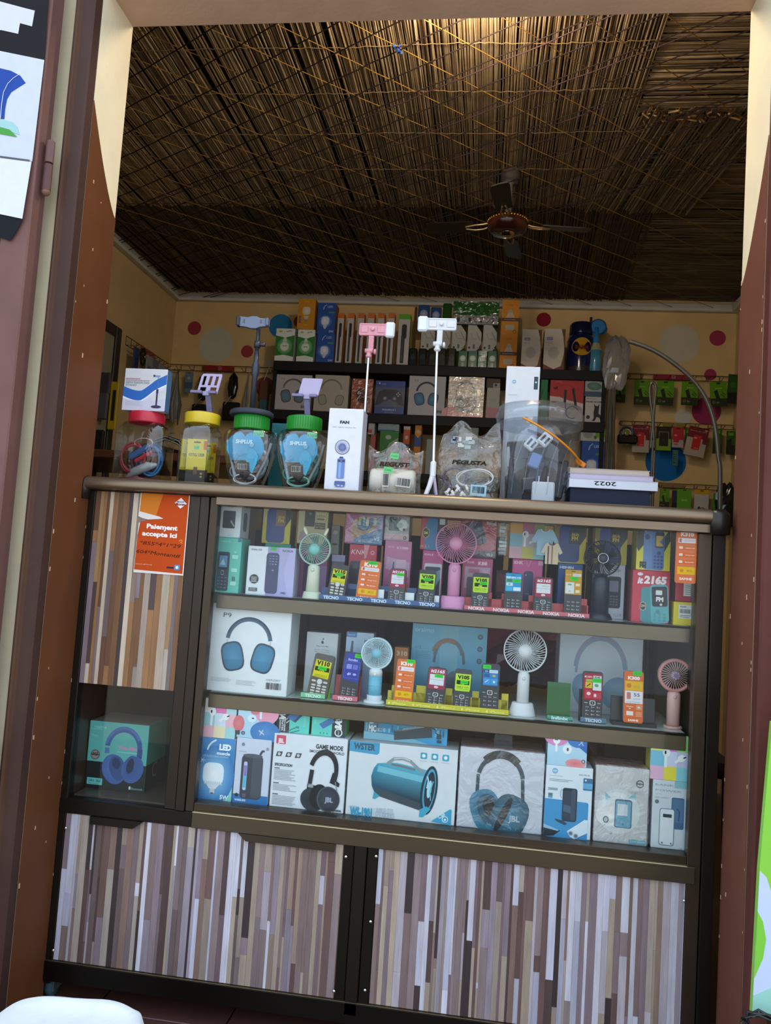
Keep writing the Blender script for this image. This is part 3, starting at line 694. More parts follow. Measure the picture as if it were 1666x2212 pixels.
def minip(p, u, v, w, h, body, scr='20304a', key='8090a0', rot=0, back=None, bc=None):
    """small printed picture of a keypad phone, centre u v"""
    A = p.A
    if bc: p.RR(u-w*.95, v-h/2, u+w*.05, v+h/2*.97, w*.22, bc); 
    p.RR(u-w/2, v-h/2, u+w/2, v+h/2, w*.18, body, rot)
    if not rot:
        p.RR(u-w*.36, v+h*.08, u+w*.36, v+h*.40, w*.06, scr); p.E(u, v-h*.02, w*.13, key)
        keys(p, u-w*.38, v-h*.44, u+w*.38, v-h*.08, key, dots=True)
def pastel(p, cols, rows=None):
    n = 3; c = cols
    us = (0, .36, .70, 1); vs = (0, .30, .64, 1)
    k = 0
    for j in range(3):
        for i in range(3): p.R(us[i], vs[j], us[i+1], vs[j+1], c[k % len(c)]); k += 1
def a_p9(p, band='4e6478', cup='3f7a9c', rim='3a4a5a', dark='44484e'):
    hp(p, .49, .575, .92, band, cup, rim, back='4d90b4', wide=.265, thick=.055, cr=.15, dy=.21, co=.205); p.T('P9', .20, .875, .055, dark, b=0, w=.10)
    p.lines(.05, .33, .155, 4, .012, .004, 'b4bac0'); p.lines(.37, .62, .145, 5, .012, .004, 'b4bac0')
    p.T('GERZ8IT', .83, .175, .02, '8a9096', w=.18); p.bars(.74, .07, .93, .145, '2a2e34')
def a_podsA(p): pastel(p, ['eeb8c8', 'f2e2b8', 'a8d8dc', '9fd4dc', 'd8e4f0', 'f0b8c4', 'f0e0e0', 'e87ab8', 'b0dce0']); pods(p, .28, .66, 1.0, .68, .55)
def a_podsB(p): pastel(p, ['e8b8d8', 'f0e050', '90d0e0', '78c4e0', 'd4dcf0', 'c8c8e8', 'f0f090', 'd888d0', '98dc80']); pods(p, .42, .60, 1.0, .82, .50)
def a_podsC(p, flip=0):
    c = ['b4dcec', 'e8a0b8', '2f78c0', '80c0e0']
    p.R(0, 0, 1, 1, 'a8d4ea', ct='c8e0f0')
    if flip: p.E(.22, .78, .34, 'dc88c0', .30, ci='f0a0cc'); p.P([(.45, 1), (1, 1), (1, .35), (.62, .62)], '1f66b8'); p.E(.75, .70, .26, '2a74c4', .22, ci='3a86d0'); p.E(.72, .08, .26, 'e89aa0', .12, ci='e07078')
    else: p.E(.82, .72, .34, 'e8a0bc', .34, ci='f09ab0'); p.E(.80, .18, .42, '2f78bc', .30, ci='5090cc'); p.E(.04, .36, .16, 'dc7078', .22, ci='e08088'); p.E(.48, .70, .12, 'dc8080', .08)
    if flip: p.E(.22, .62, .09, 'f4f8fc', .085); p.RR(.19, .34, .25, .6, .03, 'eef4fa'); p.R(.17, .63, .25, .65, '30343c'); p.E(.50, .42, .12, 'e8f2fa', .12); p.E(.51, .42, .025, '303a48', .045); p.T('X', .84, .62, .15, 'c8d4dc', slant=.2); p.E(.92, .15, .05, '505c70'); p.T('B', .92, .15, .05, 'ffffff', b=1)
    else: p.E(.65, .80, .085, 'f0f4fa', .10); p.RR(.62, .52, .68, .78, .03, 'e8eef4'); p.R(.635, .84, .655, .87, '30343c'); p.E(.40, .52, .13, 'd8ecf4', .10); p.E(.43, .525, .035, '303a48', .02); p.L([(.62, .22), (.78, .12)], .03, 'c8d8e4'); p.L([(.66, .10), (.74, .24)], .025, 'c8d8e4'); p.RR(.0, .06, .09, .18, .02, '38485a'); p.RR(.12, .07, .24, .17, .05, '4a5a6a'); p.T('CE', .18, .12, .04, 'dfe8f0')
def a_led(p, bg='2f86c8', hi='a8dcf0', w='5W'):
    p.R(0, 0, 1, 1, '1f72b8', ct='3a8ecc'); p.P([(.42, 0), (1, 0), (1, .34)], '90d4cc'); p.L([(.40, 0), (1, .35)], .03, 'c8ecf0')
    p.E(.46, .40, .58, '2878bc', .80, ci='90ccec'); bulb(p, .44, .42, .30, 'e4f2fa', 'ffffff')
    for k in range(9): p.R(.20+k*.06, .245, .225+k*.06, .30, 'c4dae8')
    p.L([(.22, .80), (.26, .87), (.34, .93), (.46, .975)], .045, 'dff0fa'); p.T('LED', .73, .865, .15, 'f4fbff', b=3, w=.34); p.T('muscle', .69, .765, .085, 'f0f8ff', b=2, w=.38); p.T('LEDLIGHTING EXPERT', .48, .705, .05, 'c0def0', w=.74)
    for a in range(6): p.L([(.10+.09*math.cos(a*1.05), .63+.045*math.sin(a*1.05)), (.10-.09*math.cos(a*1.05), .63-.045*math.sin(a*1.05))], .014, 'd8f0ff')
    p.T(w, .80, .06, .11, 'e8f8f4', b=2)
def a_spk(p):
    p.R(0, 0, 1, .135, '2a78b8'); p.T('WIRELESS', .22, .045, .05, 'dceaf4', b=2, w=.32)
    p.RR(.19, .07, .80, .745, .12, '3a404c'); p.RR(.50, .09, .78, .73, .08, '4a505c'); p.E(.50, .735, .28, '555d68', .055); p.L([(.70, .76), (.76, .82), (.82, .82)], .06, '3a404c')
    p.RR(.26, .20, .36, .64, .045, 'c0c8e8'); p.P([(.27, .24), (.35, .24), (.35, .42), (.27, .42)], '58b8d8'); p.P([(.27, .42), (.35, .42), (.35, .58), (.27, .58)], '8878c8'); p.RR(.27, .09, .37, .15, .01, '5c6470'); p.E(.11, .12, .05, '2a3038')
    p.E(.20, .90, .045, '6a8aa0'); p.E(.90, .86, .045, '9aa0a8'); p.lines(.10, .32, .795, 1, .02, .008, 'a8b0b8')
def a_3a(p, flip):
    blk = '363c42'
    if not flip: p.R(0, 0, .40, 1, blk); p.R(.40, 0, 1, 1, '62cfc0'); 
    else: p.R(.60, 0, 1, 1, blk); p.R(0, 0, .60, 1, '62cfc0')
    x = .20 if not flip else .80; 
    p.E(x, .83 if not flip else .14, .115, 'e8ecee'); p.E(x, .83 if not flip else .14, .085, blk); p.T('FAST', x, .83 if not flip else .14, .045, 'e8ecee', w=.15, rot=-90 if not flip else 90)
    p.T('3A', x-.02, .53 if not flip else .38, .17, 'f0f4f4', b=4, w=.27, rot=-90 if not flip else 90, slant=.2)
    for i, t in enumerate(('CHARGING', 'FASTER', 'CU-GAME')): p.T(t, x-.08+i*.07, .22 if not flip else .74, .045, 'e0e4e4', b=2, w=.36, rot=-90 if not flip else 90)
    if not flip:
        p.P([(.32, .48), (.50, .36), (.78, .66), (.62, .80)], '4a7ab4'); p.P([(.50, .36), (.58, .33), (.82, .62), (.78, .66)], '38547c'); p.L([(.34, .44), (.20, .36)], .03, 'b8c4c8'); p.L([(.40, .38), (.30, .29)], .03, 'b8c4c8')
        p.L([(.34, .02), (.50, .12), (.66, .20)], .025, '3c7c7c'); p.L([(.44, 0), (.62, .06), (.72, .10)], .025, '3c7c7c'); p.R(.60, .16, .70, .22, '4a8a8a'); p.T('MOXOM', .86, .42, .07, 'a4e8dc', w=.36, rot=90)
        for k in range(3): p.R(.48+k*.12, .90, .50+k*.12, .95, '2a6a64')
    else:
        p.P([(.22, .36), (.34, .22), (.68, .46), (.56, .60)], '4a7ab4'); p.P([(.22, .36), (.26, .38), (.60, .62), (.56, .60)], '38547c'); p.L([(.62, .56), (.74, .66)], .025, 'b8c4c8'); p.L([(.68, .48), (.80, .58)], .025, 'b8c4c8')
        p.L([(.58, .97), (.44, .86), (.30, .78)], .03, '3c7c7c'); p.L([(.60, .88), (.48, .78), (.36, .70)], .03, '3c7c7c'); p.R(.28, .82, .38, .90, '4a8a8a'); p.T('MOXOM', .10, .58, .07, 'a4e8dc', w=.36, rot=90)
        for k in range(3): p.R(.26+k*.10, .06, .28+k*.10, .11, '2a6a64')
def a_jblgame(p):
    p.RR(.035, .855, .165, .975, .012, 'd05068'); p.T('JBL', .10, .90, .055, 'f4dcE0'.lower(), b=3, w=.085)
    p.T('GAME MODE', .76, .87, .055, '3a3e46', b=2, w=.37); p.T('SMOOTH GAME WORLD', .73, .80, .034, '4a4e58', b=1, w=.47)
    for k in range(3): p.P([(.04+k*.13, .685), (.115+k*.13, .69), (.135+k*.13, .755), (.06+k*.13, .75)], '4a4e56'); p.E(.087+k*.13, .72, .02, 'c8ccd0')
    p.T('SPECIFICATION', .155, .575, .035, '50545e', b=2, w=.24)
    for j, (v, n) in enumerate(((.52, 8), (.32, 5), (.17, 7))): p.R(.035, v, .11, v+.012, '50545e'); p.lines(.035, .36, v-.012, n, .0185, .008, 'a0a6b0', .4)
    c = '23272f'
    p.Ar(.70, .54, .145, .20, -10, 170, c, 26, 1.45, -8); p.P([(.49, .22), (.60, .20), (.61, .34), (.50, .36)], c); p.R(.51, .31, .58, .35, '9aa0a8'); p.L([(.53, .36), (.55, .55)], .055, c)
    p.P([(.79, .40), (.92, .35), (.93, .40), (.84, .46)], c); p.P([(.80, .42), (.88, .40), (.90, .52), (.83, .54)], c); p.L([(.87, .42), (.90, .30)], .012, '8a9098')
    p.E(.58, .15, .165, '343a44', .15, -20, ci='1c2028'); p.E(.66, .20, .12, '14171c', .16, -10); p.E(.79, .175, .155, '4a505c', .165); p.E(.795, .175, .14, '2e3440', .15, ci='3c434f'); p.T('JBL', .80, .17, .06, 'a8b0bc', b=2, w=.11)
    p.E(.755, .045, .014, '30343c'); p.T('Microphone', .87, .042, .033, '30343c', b=2, w=.20)
def a_ws(p):
    p.P([(0, .86), (0, 1), (.28, 1), (.28, .865), (.26, .84)], '3f9ac4'); p.T('WSTER', .14, .935, .055, '33505f', b=2, w=.20)
    for k, x in enumerate((.69, .79, .89)): p.RR(x-.03, .845, x+.03, .93, .01, '3f9fc0'); p.E(x, .888, .016, 'e8f4f8'); p.R(x-.035, .815, x+.035, .822, 'b0b8c0')
    c = '2d7f9c'
    p.P([(.27, .73), (.24, .66), (.22, .55), (.23, .42), (.26, .33), (.30, .29), (.70, .15), (.76, .25), (.78, .45), (.76, .62), (.74, .70), (.45, .76)], '2a7392', cv=['3aa0bc', '2f8aa8', '205a78', '1c4e68', '2a5464', '48545c', '52626a', '20303c', '3a8aa0', '50a8c0', '62b4c8', '5cb0c8'])
    p.P([(.27, .62), (.74, .52), (.76, .60), (.28, .70)], '74bccc'); p.P([(.26, .33), (.30, .29), (.70, .15), (.715, .24), (.28, .40)], '3c4a52')
    p.E(.755, .435, .075, '1c3444', .22, -6); p.E(.757, .44, .055, '48a0bc', .19, -6); p.E(.76, .44, .044, '22303c', .165, -6); p.E(.758, .45, .02, 'a0d8e4', .08, -6)
    p.L([(.735, .62), (.745, .56), (.735, .46)], .012, 'b8dce8'); p.L([(.79, .56), (.765, .42), (.775, .30)], .010, '70b0c8')
    p.L([(.36, .735), (.42, .81), (.50, .825), (.57, .80), (.64, .715), (.70, .66)], .028, '8a9698'); p.L([(.42, .81), (.50, .835), (.57, .805)], .012, 'c0c8ca'); p.L([(.40, .735), (.52, .715), (.62, .69)], .02, '6a7a80')
    p.P([(.255, .35), (.245, .25), (.27, .25), (.31, .295)], '3a9ab8'); p.P([(.68, .17), (.68, .07), (.715, .075), (.78, .19), (.74, .22)], '40a4c4')
    p.T('WS-1901', .145, .055, .075, '2f9cc4', b=3, w=.205); p.T('MODEL', .075, .115, .018, 'b0b6bc', w=.075); p.T('WIRELESS', .36, .10, .05, 'a8bcc8', w=.16); p.T('SPEAKERS', .365, .045, .05, 'a8bcc8', w=.18); p.R(.262, .03, .265, .125, 'a8bcc8')
    p.P([(.79, .03), (.97, 0), (.97, .21), (.955, .215)], '3aa0c4'); p.E(.915, .075, .028, 'e8f4f8'); p.E(.915, .075, .022, '3aa0c4'); p.T('Call', .88, .12, .03, 'e0f0f8', rot=38, b=1); p.E(.915, .07, .01, 'e8f4f8')
def a_mic(p):
    p.R(0, 0, 1, 1, '2f8cb8', cr='3aa4d8'); p.R(0, 0, .20, 1, '5a88a0'); rnd = random.Random(2)
    for k in range(40):
        u = rnd.random()*.95; h = rnd.uniform(.1, .4); p.R(u, .35, u+.012, .35+h, rnd.choice(['7cc4dc', '1f6c94', 'a8dcec', '2a5a74']))
    p.P([(0, 0), (.8, 0), (.5, .25), (0, .32)], '7cb4c8'); p.E(.085, .77, .035, 'c0dce8'); p.T('N9', .085, .77, .03, '3a7088', b=1, w=.05); p.T('MIC', .10, .46, .07, 'e4eef4', b=2, w=.09); p.R(.06, .36, .22, .37, 'd0e0e8'); p.T('RECORD', .21, .44, .035, 'b8d0dc', w=.12)
    p.P([(.37, .06), (.36, .42), (.44, .56), (.74, .76), (.81, .72), (.82, .30)], '37474f'); p.P([(.36, .42), (.44, .56), (.74, .76), (.79, .74), (.46, .46)], '5c7078')
    for k in range(12): u = .46+k*.022; p.P([(u, .50+k*.016), (u+.012, .505+k*.016), (u+.034, .60+k*.014), (u+.022, .595+k*.014)], 'a8bcc4')
    p.L([(.81, .70), (.86, .62), (.86, .50), (.90, .44)], .010, '1c3440'); p.RR(.875, .26, .93, .46, .01, '2a4452'); p.RR(.88, .10, .935, .22, .01, '24404e')
    p.R(.72, .95, .82, 1.0, '58c048')
def a_jblw(p): hp2(p, .49, .50, .92, '20566e', '3c88a8', '16222e', band='1f4456', logo='JBL')
def a_bank(p):
    p.P([(0, 0), (.93, 0), (.93, .50), (.90, .52), (0, .53)], '3c96cc'); p.E(.19, .925, .06, '78b4d8'); p.T('N9', .19, .925, .05, 'd8ecf8', b=1, w=.07); p.T('N9-PK10', .82, .90, .028, '7a8894', b=1, w=.22)
    p.lines(.08, .42, .86, 1, .02, .006, 'b0bac4'); p.lines(.08, .60, .81, 2, .02, .008, '8fa0ae'); p.RR(.80, .69, 1.0, .86, .02, '2f6c98'); p.R(.80, .71, 1, .79, '5aa8d4'); p.E(.85, .83, .02, 'd8e8f0')
    p.T('20000', .16, .67, .055, '6a8898', b=1, w=.21); p.R(.07, .55, .16, .61, '6a7480'); p.R(.07, .54, .16, .57, '58a0c8')
    p.RR(.375, .235, .685, .70, .05, '1e2c40'); p.RR(.38, .25, .56, .66, .03, '2c3c50'); p.RR(.56, .25, .66, .69, .04, '3a4c64'); p.P([(.40, .37), (.56, .35), (.56, .45), (.40, .47)], '4a6078'); p.L([(.36, .68), (.33, .64), (.33, .58), (.36, .55)], .015, '9ab4c8')
    p.P([(.22, .26), (.40, .24), (.50, .20), (.44, .18), (.28, .22)], '30485c'); p.P([(0, .17), (.12, .14), (.36, .10), (.22, .02), (0, .0)], '1a2a3c'); p.P([(0, .17), (.12, .15), (.34, .10), (.30, .09), (0, .12)], '9ac0dc')
    p.P([(.50, .10), (.86, .28), (.93, .28), (.93, .10), (.66, .0), (.56, .03)], 'dce8f2'); p.E(.58, .075, .055, 'b0c0cc'); p.E(.58, .075, .035, '6a7c88'); p.E(.69, .045, .055, 'b0c0cc'); p.E(.69, .045, .035, '6a7c88')
def a_cat(p):
    p.E(.83, .80, .075, '4a4e56'); p.E(.83, .80, .055, 'c8c8c8'); p.R(.77, .79, .89, .81, '4a4e56'); p.E(.45, .42, .40, 'dfe6e8', .42, ci='f2f4f4')
    p.Ar(.42, .46, .23, .30, 0, 180, 'f0f2f2', 22); p.P([(.18, .66), (.20, .56), (.30, .59)], '94ccd8'); p.P([(.66, .64), (.76, .58), (.76, .68)], '94ccd8'); p.P([(.63, .60), (.70, .66), (.76, .60)], '94ccd8')
    p.E(.25, .36, .22, 'f6f4f2', .20, ci='ffffff'); p.E(.22, .30, .055, '5a6a74', .065); p.E(.22, .30, .035, 'c0ccd0', .045)
    p.RR(.38, .21, .70, .58, .04, '3f6f84'); p.RR(.40, .22, .68, .56, .035, '76b4d0'); p.RR(.43, .37, .62, .52, .01, 'e6ecf0'); p.E(.54, .26, .02, '5090b0')
    p.RR(.66, .02, .98, .075, .02, '7cc0d0'); p.T('CXT-B39M', .82, .047, .028, 'eaf6f8', w=.28); p.P([(.30, .12), (.34, .14), (.36, .12), (.33, .11)], '9aa0a4')
def a_bp(p):
    p.R(.63, .90, 1, 1, '8cc4cc'); p.T('BANK', .34, .93, .06, '98a2a8', w=.54, b=0); p.T('POWER', .46, .85, .06, '98a2a8', w=.76, b=0); p.lines(.08, .30, .80, 1, .02, .006, 'b0b8bc'); p.T('LED LIGHT', .28, .745, .042, '8a989e', w=.42); p.E(.13, .68, .06, '6a7478')
    p.RR(.56, .30, .93, .76, .05, '4c6c90'); p.RR(.60, .40, .92, .74, .03, '5c7ca0'); p.L([(.78, .42), (.80, .56), (.72, .60)], .03, '30486a')
    p.RR(.22, .05, .66, .59, .07, '6a8494'); p.RR(.24, .06, .64, .58, .06, 'e6ecf0'); p.RR(.32, .46, .58, .51, .02, '3a4448'); p.E(.32, .085, .03, '7a8a94'); p.E(.58, .085, .03, '7a8a94'); p.T('100', .86, .02, .05, '8a989e')
def a_blue112(p):
    p.R(0, 0, 1, 1, '5aa2c4', ct='6ab0d0'); p.R(.38, .0, .62, 1, '7ab4cc'); p.T('oraimo', .16, .925, .06, 'b8dce8', w=.25); p.T('112', .09, .69, .04, '3a7490', w=.07); p.lines(.06, .28, .64, 5, .022, .006, '4a88a8')
    p.Ar(.50, .60, .155, .205, 5, 178, '5c6e7c', 26, 1.15); p.Ar(.49, .62, .15, .215, 60, 172, '8a6e5c', 20, 1.0); p.L([(.33, .68), (.31, .50)], .035, '5a6872'); p.L([(.69, .66), (.71, .50)], .035, '5a6872')
    p.E(.37, .28, .13, '5a6878', .17, 10, ci='44525e'); p.E(.60, .26, .13, '6a7c8c', .15, -10, ci='4a5c6a')
    for k in range(3): p.E(.91, .88-k*.16, .035, '3a5262'); p.E(.91, .88-k*.16, .022, '5c8098')
def a_bighp(p):
    c = '8aa4bc'; p.Ar(.50, .52, .27, .325, 5, 175, c, 28, 1.35); p.Ar(.50, .52, .29, .325, 20, 160, '9a98b4', 24, 1.35); p.L([(.215, .60), (.21, .48)], .03, c); p.E(.33, .26, .15, '7ca0bc', .22, 18, ci='a8c4d8'); p.E(.70, .27, .17, '7ca0bc', .20, -30, ci='a8c4d8'); p.E(.72, .25, .11, '98b8cc', .14, -30)
def a_v105(p, cut=False, blue='24408c', cream=False):
    p.R(0, 0, 1, 1, 'd8c828'); p.P([(.62, .80), (.95, 1), (1, 1), (1, .66), (.70, .30)], '2c2c28'); p.P([(0, 1), (.10, 1), (.30, .70), (.12, .48), (0, .62)], '8a7a20' if not cream else 'd8c890')
    p.RR(.14, .02, .80, .90, .14, blue); p.RR(.46, .46, .80, .88, .05, '20201c' if not cream else '8a6c48'); p.T('FM', .64, .60, .12, 'dcc83c', b=2)
    for k in range(9): p.R(.52+k*.028, .66, .535+k*.028, .69+.05*abs(math.sin(k*1.9)), 'dcc83c')
    keys(p, .45, .04, .80, .34, '3a58b0', dots=False); p.T('V105', .55, .97, .20, '3a3214', b=3, w=.60)
def a_v110(p):
    p.R(0, 0, 1, 1, 'dcd024'); p.P([(0, 1), (.14, 1), (.34, .72), (.06, .42), (0, .50)], '2c2a26'); p.P([(.66, .60), (.98, .98), (1, .70), (.80, .40)], '2c2a26')
    p.RR(.20, .01, .60, .90, .10, '5f86c0'); p.E(.31, .76, .075, '243c6a', .09); p.RR(.46, .01, .82, .90, .09, '4f78b8'); p.RR(.54, .52, .80, .88, .04, '1c2028'); p.RR(.57, .56, .78, .80, .01, 'd8b048'); p.P([(.68, .66), (.78, .58), (.78, .76)], '4a68b0')
    p.E(.66, .40, .06, '2a4478', .055); keys(p, .50, .04, .80, .36, '2c467c', dots=True); p.T('FM', .20, .09, .11, '1c1c18', b=3); p.R(.10, .14, .30, .19, '2c2a20'); p.T('V110', .52, .97, .17, '3a3214', b=3, w=.58)
def a_it(p):
    p.T('it', .20, .80, .16, 'f4e8ea', b=3, slant=.2); p.T('2165', .60, .82, .19, 'f6ecee', b=3, w=.60, slant=.1); p.E(.20, .92, .075, 'f0dcdf', .045)
    p.RR(.24, -.0+.005, .62, .68, .10, '3f8c94'); p.RR(.50, .005, .98, .74, .10, '58aab0', 4); p.RR(.53, .32, .94, .70, .05, '181a1e', 4); p.RR(.63, .54, .80, .63, .015, 'e0e4e4'); p.T('FM', .74, .46, .11, 'f0f0f0', b=3); p.E(.78, .36, .035, 'c8ccd0'); p.E(.70, .22, .06, '3f8c94')
    for i in range(3):
        for j in range(3): p.E(.62+j*.13, .17-i*.055, .035, '4a98a0')
    p.P([(.22, .26), (.30, .22), (.38, .26), (.38, .36), (.30, .40), (.22, .36)], 'c8b8a0'); p.P([(.235, .265), (.30, .235), (.365, .265), (.365, .355), (.30, .385), (.235, .355)], '2a2424'); p.T('24', .30, .32, .07, 'c8b8a0', b=2)
def a_knk(p, t='KNK', sub=None): 
    p.T(t, .33, .86, .17, 'f2dce2', slant=.2 if t == 'KNK' else 0, w=.52, b=0 if t == 'KNK' else 2); 
    if sub: p.T(sub, .72, .86, .11, 'f2dce2', b=2)
def a_pinkbox(p):
    p.R(0, 0, 1, 1, 'c86496', cr='b8a0c0'); p.E(.45, .45, .30, 'c09868', .36, -20, ci='a88058'); p.E(.5, .6, .2, '3f6ca0', .18); p.P([(.3, .2), (1, .5), (1, 0), (.2, 0)], '5a88b8')
    for k in range(6): p.RR(.35+k*.10, .55, .42+k*.10, .80, .03, ['d8cc90', '88b0d0', 'e8d8a0', '5a88b8', 'c8d0a0', '80a8c8'][k])
    for k in range(14): u = random.random(); v = random.random(); p.L([(u, v), (u+.12, v+.08)], .012, random.choice(['b8d0e4', 'e0d0b0', '7898c0', 'd8a8c0']))
    p.T('BT Wireless', .55, .08, .05, 'd8e4f0', w=.35); p.T('V5', .85, .18, .10, 'e8f0f8', b=1)
def a_toy(p):
    p.RR(.18, .36, .62, .86, .04, '3c5450'); p.E(.72, .58, .20, 'e8f0f0', .22); p.E(.62, .56, .14, 'c8dcd8', .12); p.E(.78, .42, .05, '3a3c44', .05); p.R(0, 0, 1, .26, 'e4c4d0'); p.RR(.78, .06, .90, .18, .01, '3a4048'); p.T('R', .84, .12, .06, 'e0e4e8', b=2)
def a_k1300(p):
    p.R(0, 0, 1, 1, 'c46090', ct='c87aa8'); p.T('KHK', .24, .90, .07, 'e0b0c8', b=1, w=.24); p.T('K1300', .66, .89, .08, 'f0d0e0', b=2, w=.42); p.P([(.05, .55), (.95, .42), (.95, .66), (.1, .74)], 'c8a0bc'); p.RR(.45, .56, .82, .70, .03, 'd8b8cc')
    p.P([(.30, .5), (.34, .66), (.38, .66), (.40, .48), (.55, .44), (.2, .44)], '3a5488'); p.P([(.6, .4), (.66, .56), (.72, .4), (.98, .3), (.98, .1), (.55, .1)], 'd0644a')
def a_oale(p): p.T('OALE', .30, .92, .09, 'f0d4e4', w=.44, b=1); p.T('L', .76, .92, .09, 'f0d4e4'); p.RR(.12, .02, .95, .76, .08, 'd8dce4'); p.RR(.16, .02, .9, .70, .06, '3a3444'); p.P([(.4, .1), (.9, .5), (.9, .66), (.6, .6)], '7aa8b8')
def a_bt(p): p.R(0, 0, 1, .17, '504048'); p.T('V5.3', .82, .085, .075, 'e8dcdc', w=.18, b=1); p.RR(.10, .28, .66, .84, .08, '4a4050', 18); p.R(.70, .78, .97, .97, 'c8b8b8'); p.RR(.76, .83, .92, .90, .02, '2c2426'); p.T('BHG', .84, .865, .03, 'd8d0d0', b=1); p.RR(.3, .95, .55, 1, .02, '30282c')
def a_k88(p): p.T('KHK', .27, .91, .075, 'f0c8d8', b=1, w=.24); p.T('K88', .66, .90, .11, 'f4d4e0', b=2, w=.30); p.R(.08, .40, .92, .82, 'b08aa0', ct='c0a0b4'); p.RR(.20, .70, .56, .78, .02, 'c05a88'); p.RR(.66, .66, .86, .78, .02, 'd0a8c0'); p.T('2.4', .76, .72, .06, 'f0d8e4'); p.RR(.16, .05, .46, .62, .06, '3a3440'); p.RR(.55, .05, .85, .62, .06, '503a50')
def a_khk2(p): p.T('KHK', .20, .93, .09, 'f4d0e0', b=2, w=.30); p.RR(.84, .90, 1, .98, .02, 'd8a8c0'); p.L([(.1, .6), (.25, .75), (.28, .55), (.1, .6)], .015, 'e8a8c8'); p.L([(.45, .95), (.52, .85), (.6, .97)], .015, 'e8a8c8'); p.RR(.38, .05, .70, .78, .10, '2c3a68'); p.E(.46, .70, .02, 'd8e0f0'); p.T('KHK', .54, .35, .05, '90a0c0', w=.14)
def a_henin(p): p.T('HENIN', .34, .92, .09, 'd8e8f8', b=3, w=.56); p.P([(.1, .05), (.2, .7), (.35, .6), (.4, .1)], '4a4a70'); p.P([(.5, .05), (.9, .05), (.95, .5), (.6, .4)], 'c04a40')
def a_24(p): p.P([(.2, 0), (.9, 0), (1, .5), (1, 1), (.4, 1), (.15, .6)], '3a80b8'); p.RR(.66, .3, 1.0, .98, .06, '22242c'); p.RR(.74, .70, .96, .86, .02, 'd8dcdc'); p.T('FM', .85, .55, .08, 'e0e0e0', b=2); p.P([(.08, .38), (.20, .30), (.34, .38), (.34, .54), (.20, .62), (.08, .54)], 'd8b840'); p.P([(.10, .39), (.20, .325), (.32, .39), (.32, .53), (.20, .595), (.10, .53)], '2c2828'); p.T('24', .205, .46, .10, 'e8d060', b=3); p.T('it21', .2, .1, .10, 'd8b0a0', w=.34)
def a_g18(p): p.RR(.0, .12, .42, .82, .06, '2c3038'); p.RR(.44, .20, .88, .78, .08, '34363e'); p.RR(.50, .50, .80, .70, .02, '7a7a90'); p.RR(.30, .44, .36, .52, .02, 'e0e4e8'); p.T('G18', .80, .08, .10, '9a9ca4', w=.26); p.T('Lin', .74, .90, .12, '4a4c54', slant=.2); keys(p, .52, .24, .80, .44, '6a6c78', digits=False, dots=True)
def a_nokia(p):
    p.R(.42, 0, 1, 1, 'a8a4d4', ct='aca8cc'); p.P([(.72, 0), (.9, 0), (.78, .5), (.9, 1), (1, 1), (1, .0)], 'b4b0dc'); p.P([(.42, .0), (.62, .0), (.66, 1), (.42, 1)], '9c98c8'); p.T('NOKIA', .84, .935, .045, '3a3e70', b=1, w=.22); p.T('HMD', .80, .07, .04, '3c3c60', b=2, w=.11)
    p.RR(.40, .04, .67, .88, .07, '3a3c64'); p.R(.47, .93, .60, 1.0, '42b04a')
    keys(p, .45, .62, .64, .84, 'd0d4f0', dots=False); p.E(.55, .52, .02, '8a8cb0')
    p.T('Nokia 105', .18, .93, .040, '3a3e48', w=.22); p.E(.17, .32, .095, '23262c'); p.lines(.11, .23, .36, 4, .03, .010, 'e0e4e8', .1); p.RR(.07, .07, .25, .14, .01, '30343a'); p.lines(.09, .23, .125, 2, .03, .008, 'd8dce0', .1)
def a_tealphone(p): p.T('it9010L', .36, .93, .07, 'b8ece0', w=.40); p.RR(.84, .93, .99, .99, .02, '2f6ca8'); p.RR(.06, .03, .56, .74, .08, '2e3c48'); p.RR(.11, .42, .50, .70, .03, '101820'); p.RR(.14, .46, .47, .67, .01, '5a90b8'); p.P([(.16, .5), (.3, .62), (.4, .5)], 'a8c8dc'); p.RR(.24, .32, .36, .40, .02, '9cb0bc'); p.RR(.255, .33, .345, .39, .015, '2e3c48'); keys(p, .09, .06, .52, .30, '9ab4c0', digits=True); [p.RR(.66, y, .90, y+.07, .02, 'a0e4d8') for y in (.62, .38, .14)]; p.E(.78, .74, .05, '8cdccc'); p.RR(.72, .22, .76, .30, .01, '1c4a48'); p.RR(.79, .22, .83, .30, .01, '1c4a48')
def a_speaker(p): p.RR(.14, .26, .74, .76, .05, '1a1e24'); p.P([(.5, .45), (.7, .3), (.72, .34), (.55, .5)], '9aa0a4'); p.T('WIFI Speaker', .32, .97, .06, '7a8890', w=.55); p.E(.55, .06, .15, 'a8dce8', .06); p.RR(.48, .85, .58, .91, .02, 'c0c8cc')
def a_1050(p): p.RR(.22, .46, .56, .94, .05, '5c5458'); p.E(.40, .80, .05, '9c9498', .04); p.RR(.58, .62, .93, .84, .02, '7a7660'); p.RR(.59, .625, .92, .835, .02, 'd8cf9c'); p.T('1050', .755, .75, .09, '6a6450', w=.26); p.R(.63, .645, .88, .69, '7a7660'); p.RR(.57, .40, .92, .57, .02, '6a6858'); p.T('SUPER BIG', .745, .52, .04, 'd8d0a8', w=.30); p.T('BATTERY', .745, .45, .05, 'd8d0a8', w=.30); p.P([(.1, .3), (.3, .4), (.35, .2), (.2, .05), (.05, .1)], 'b8a4a8')
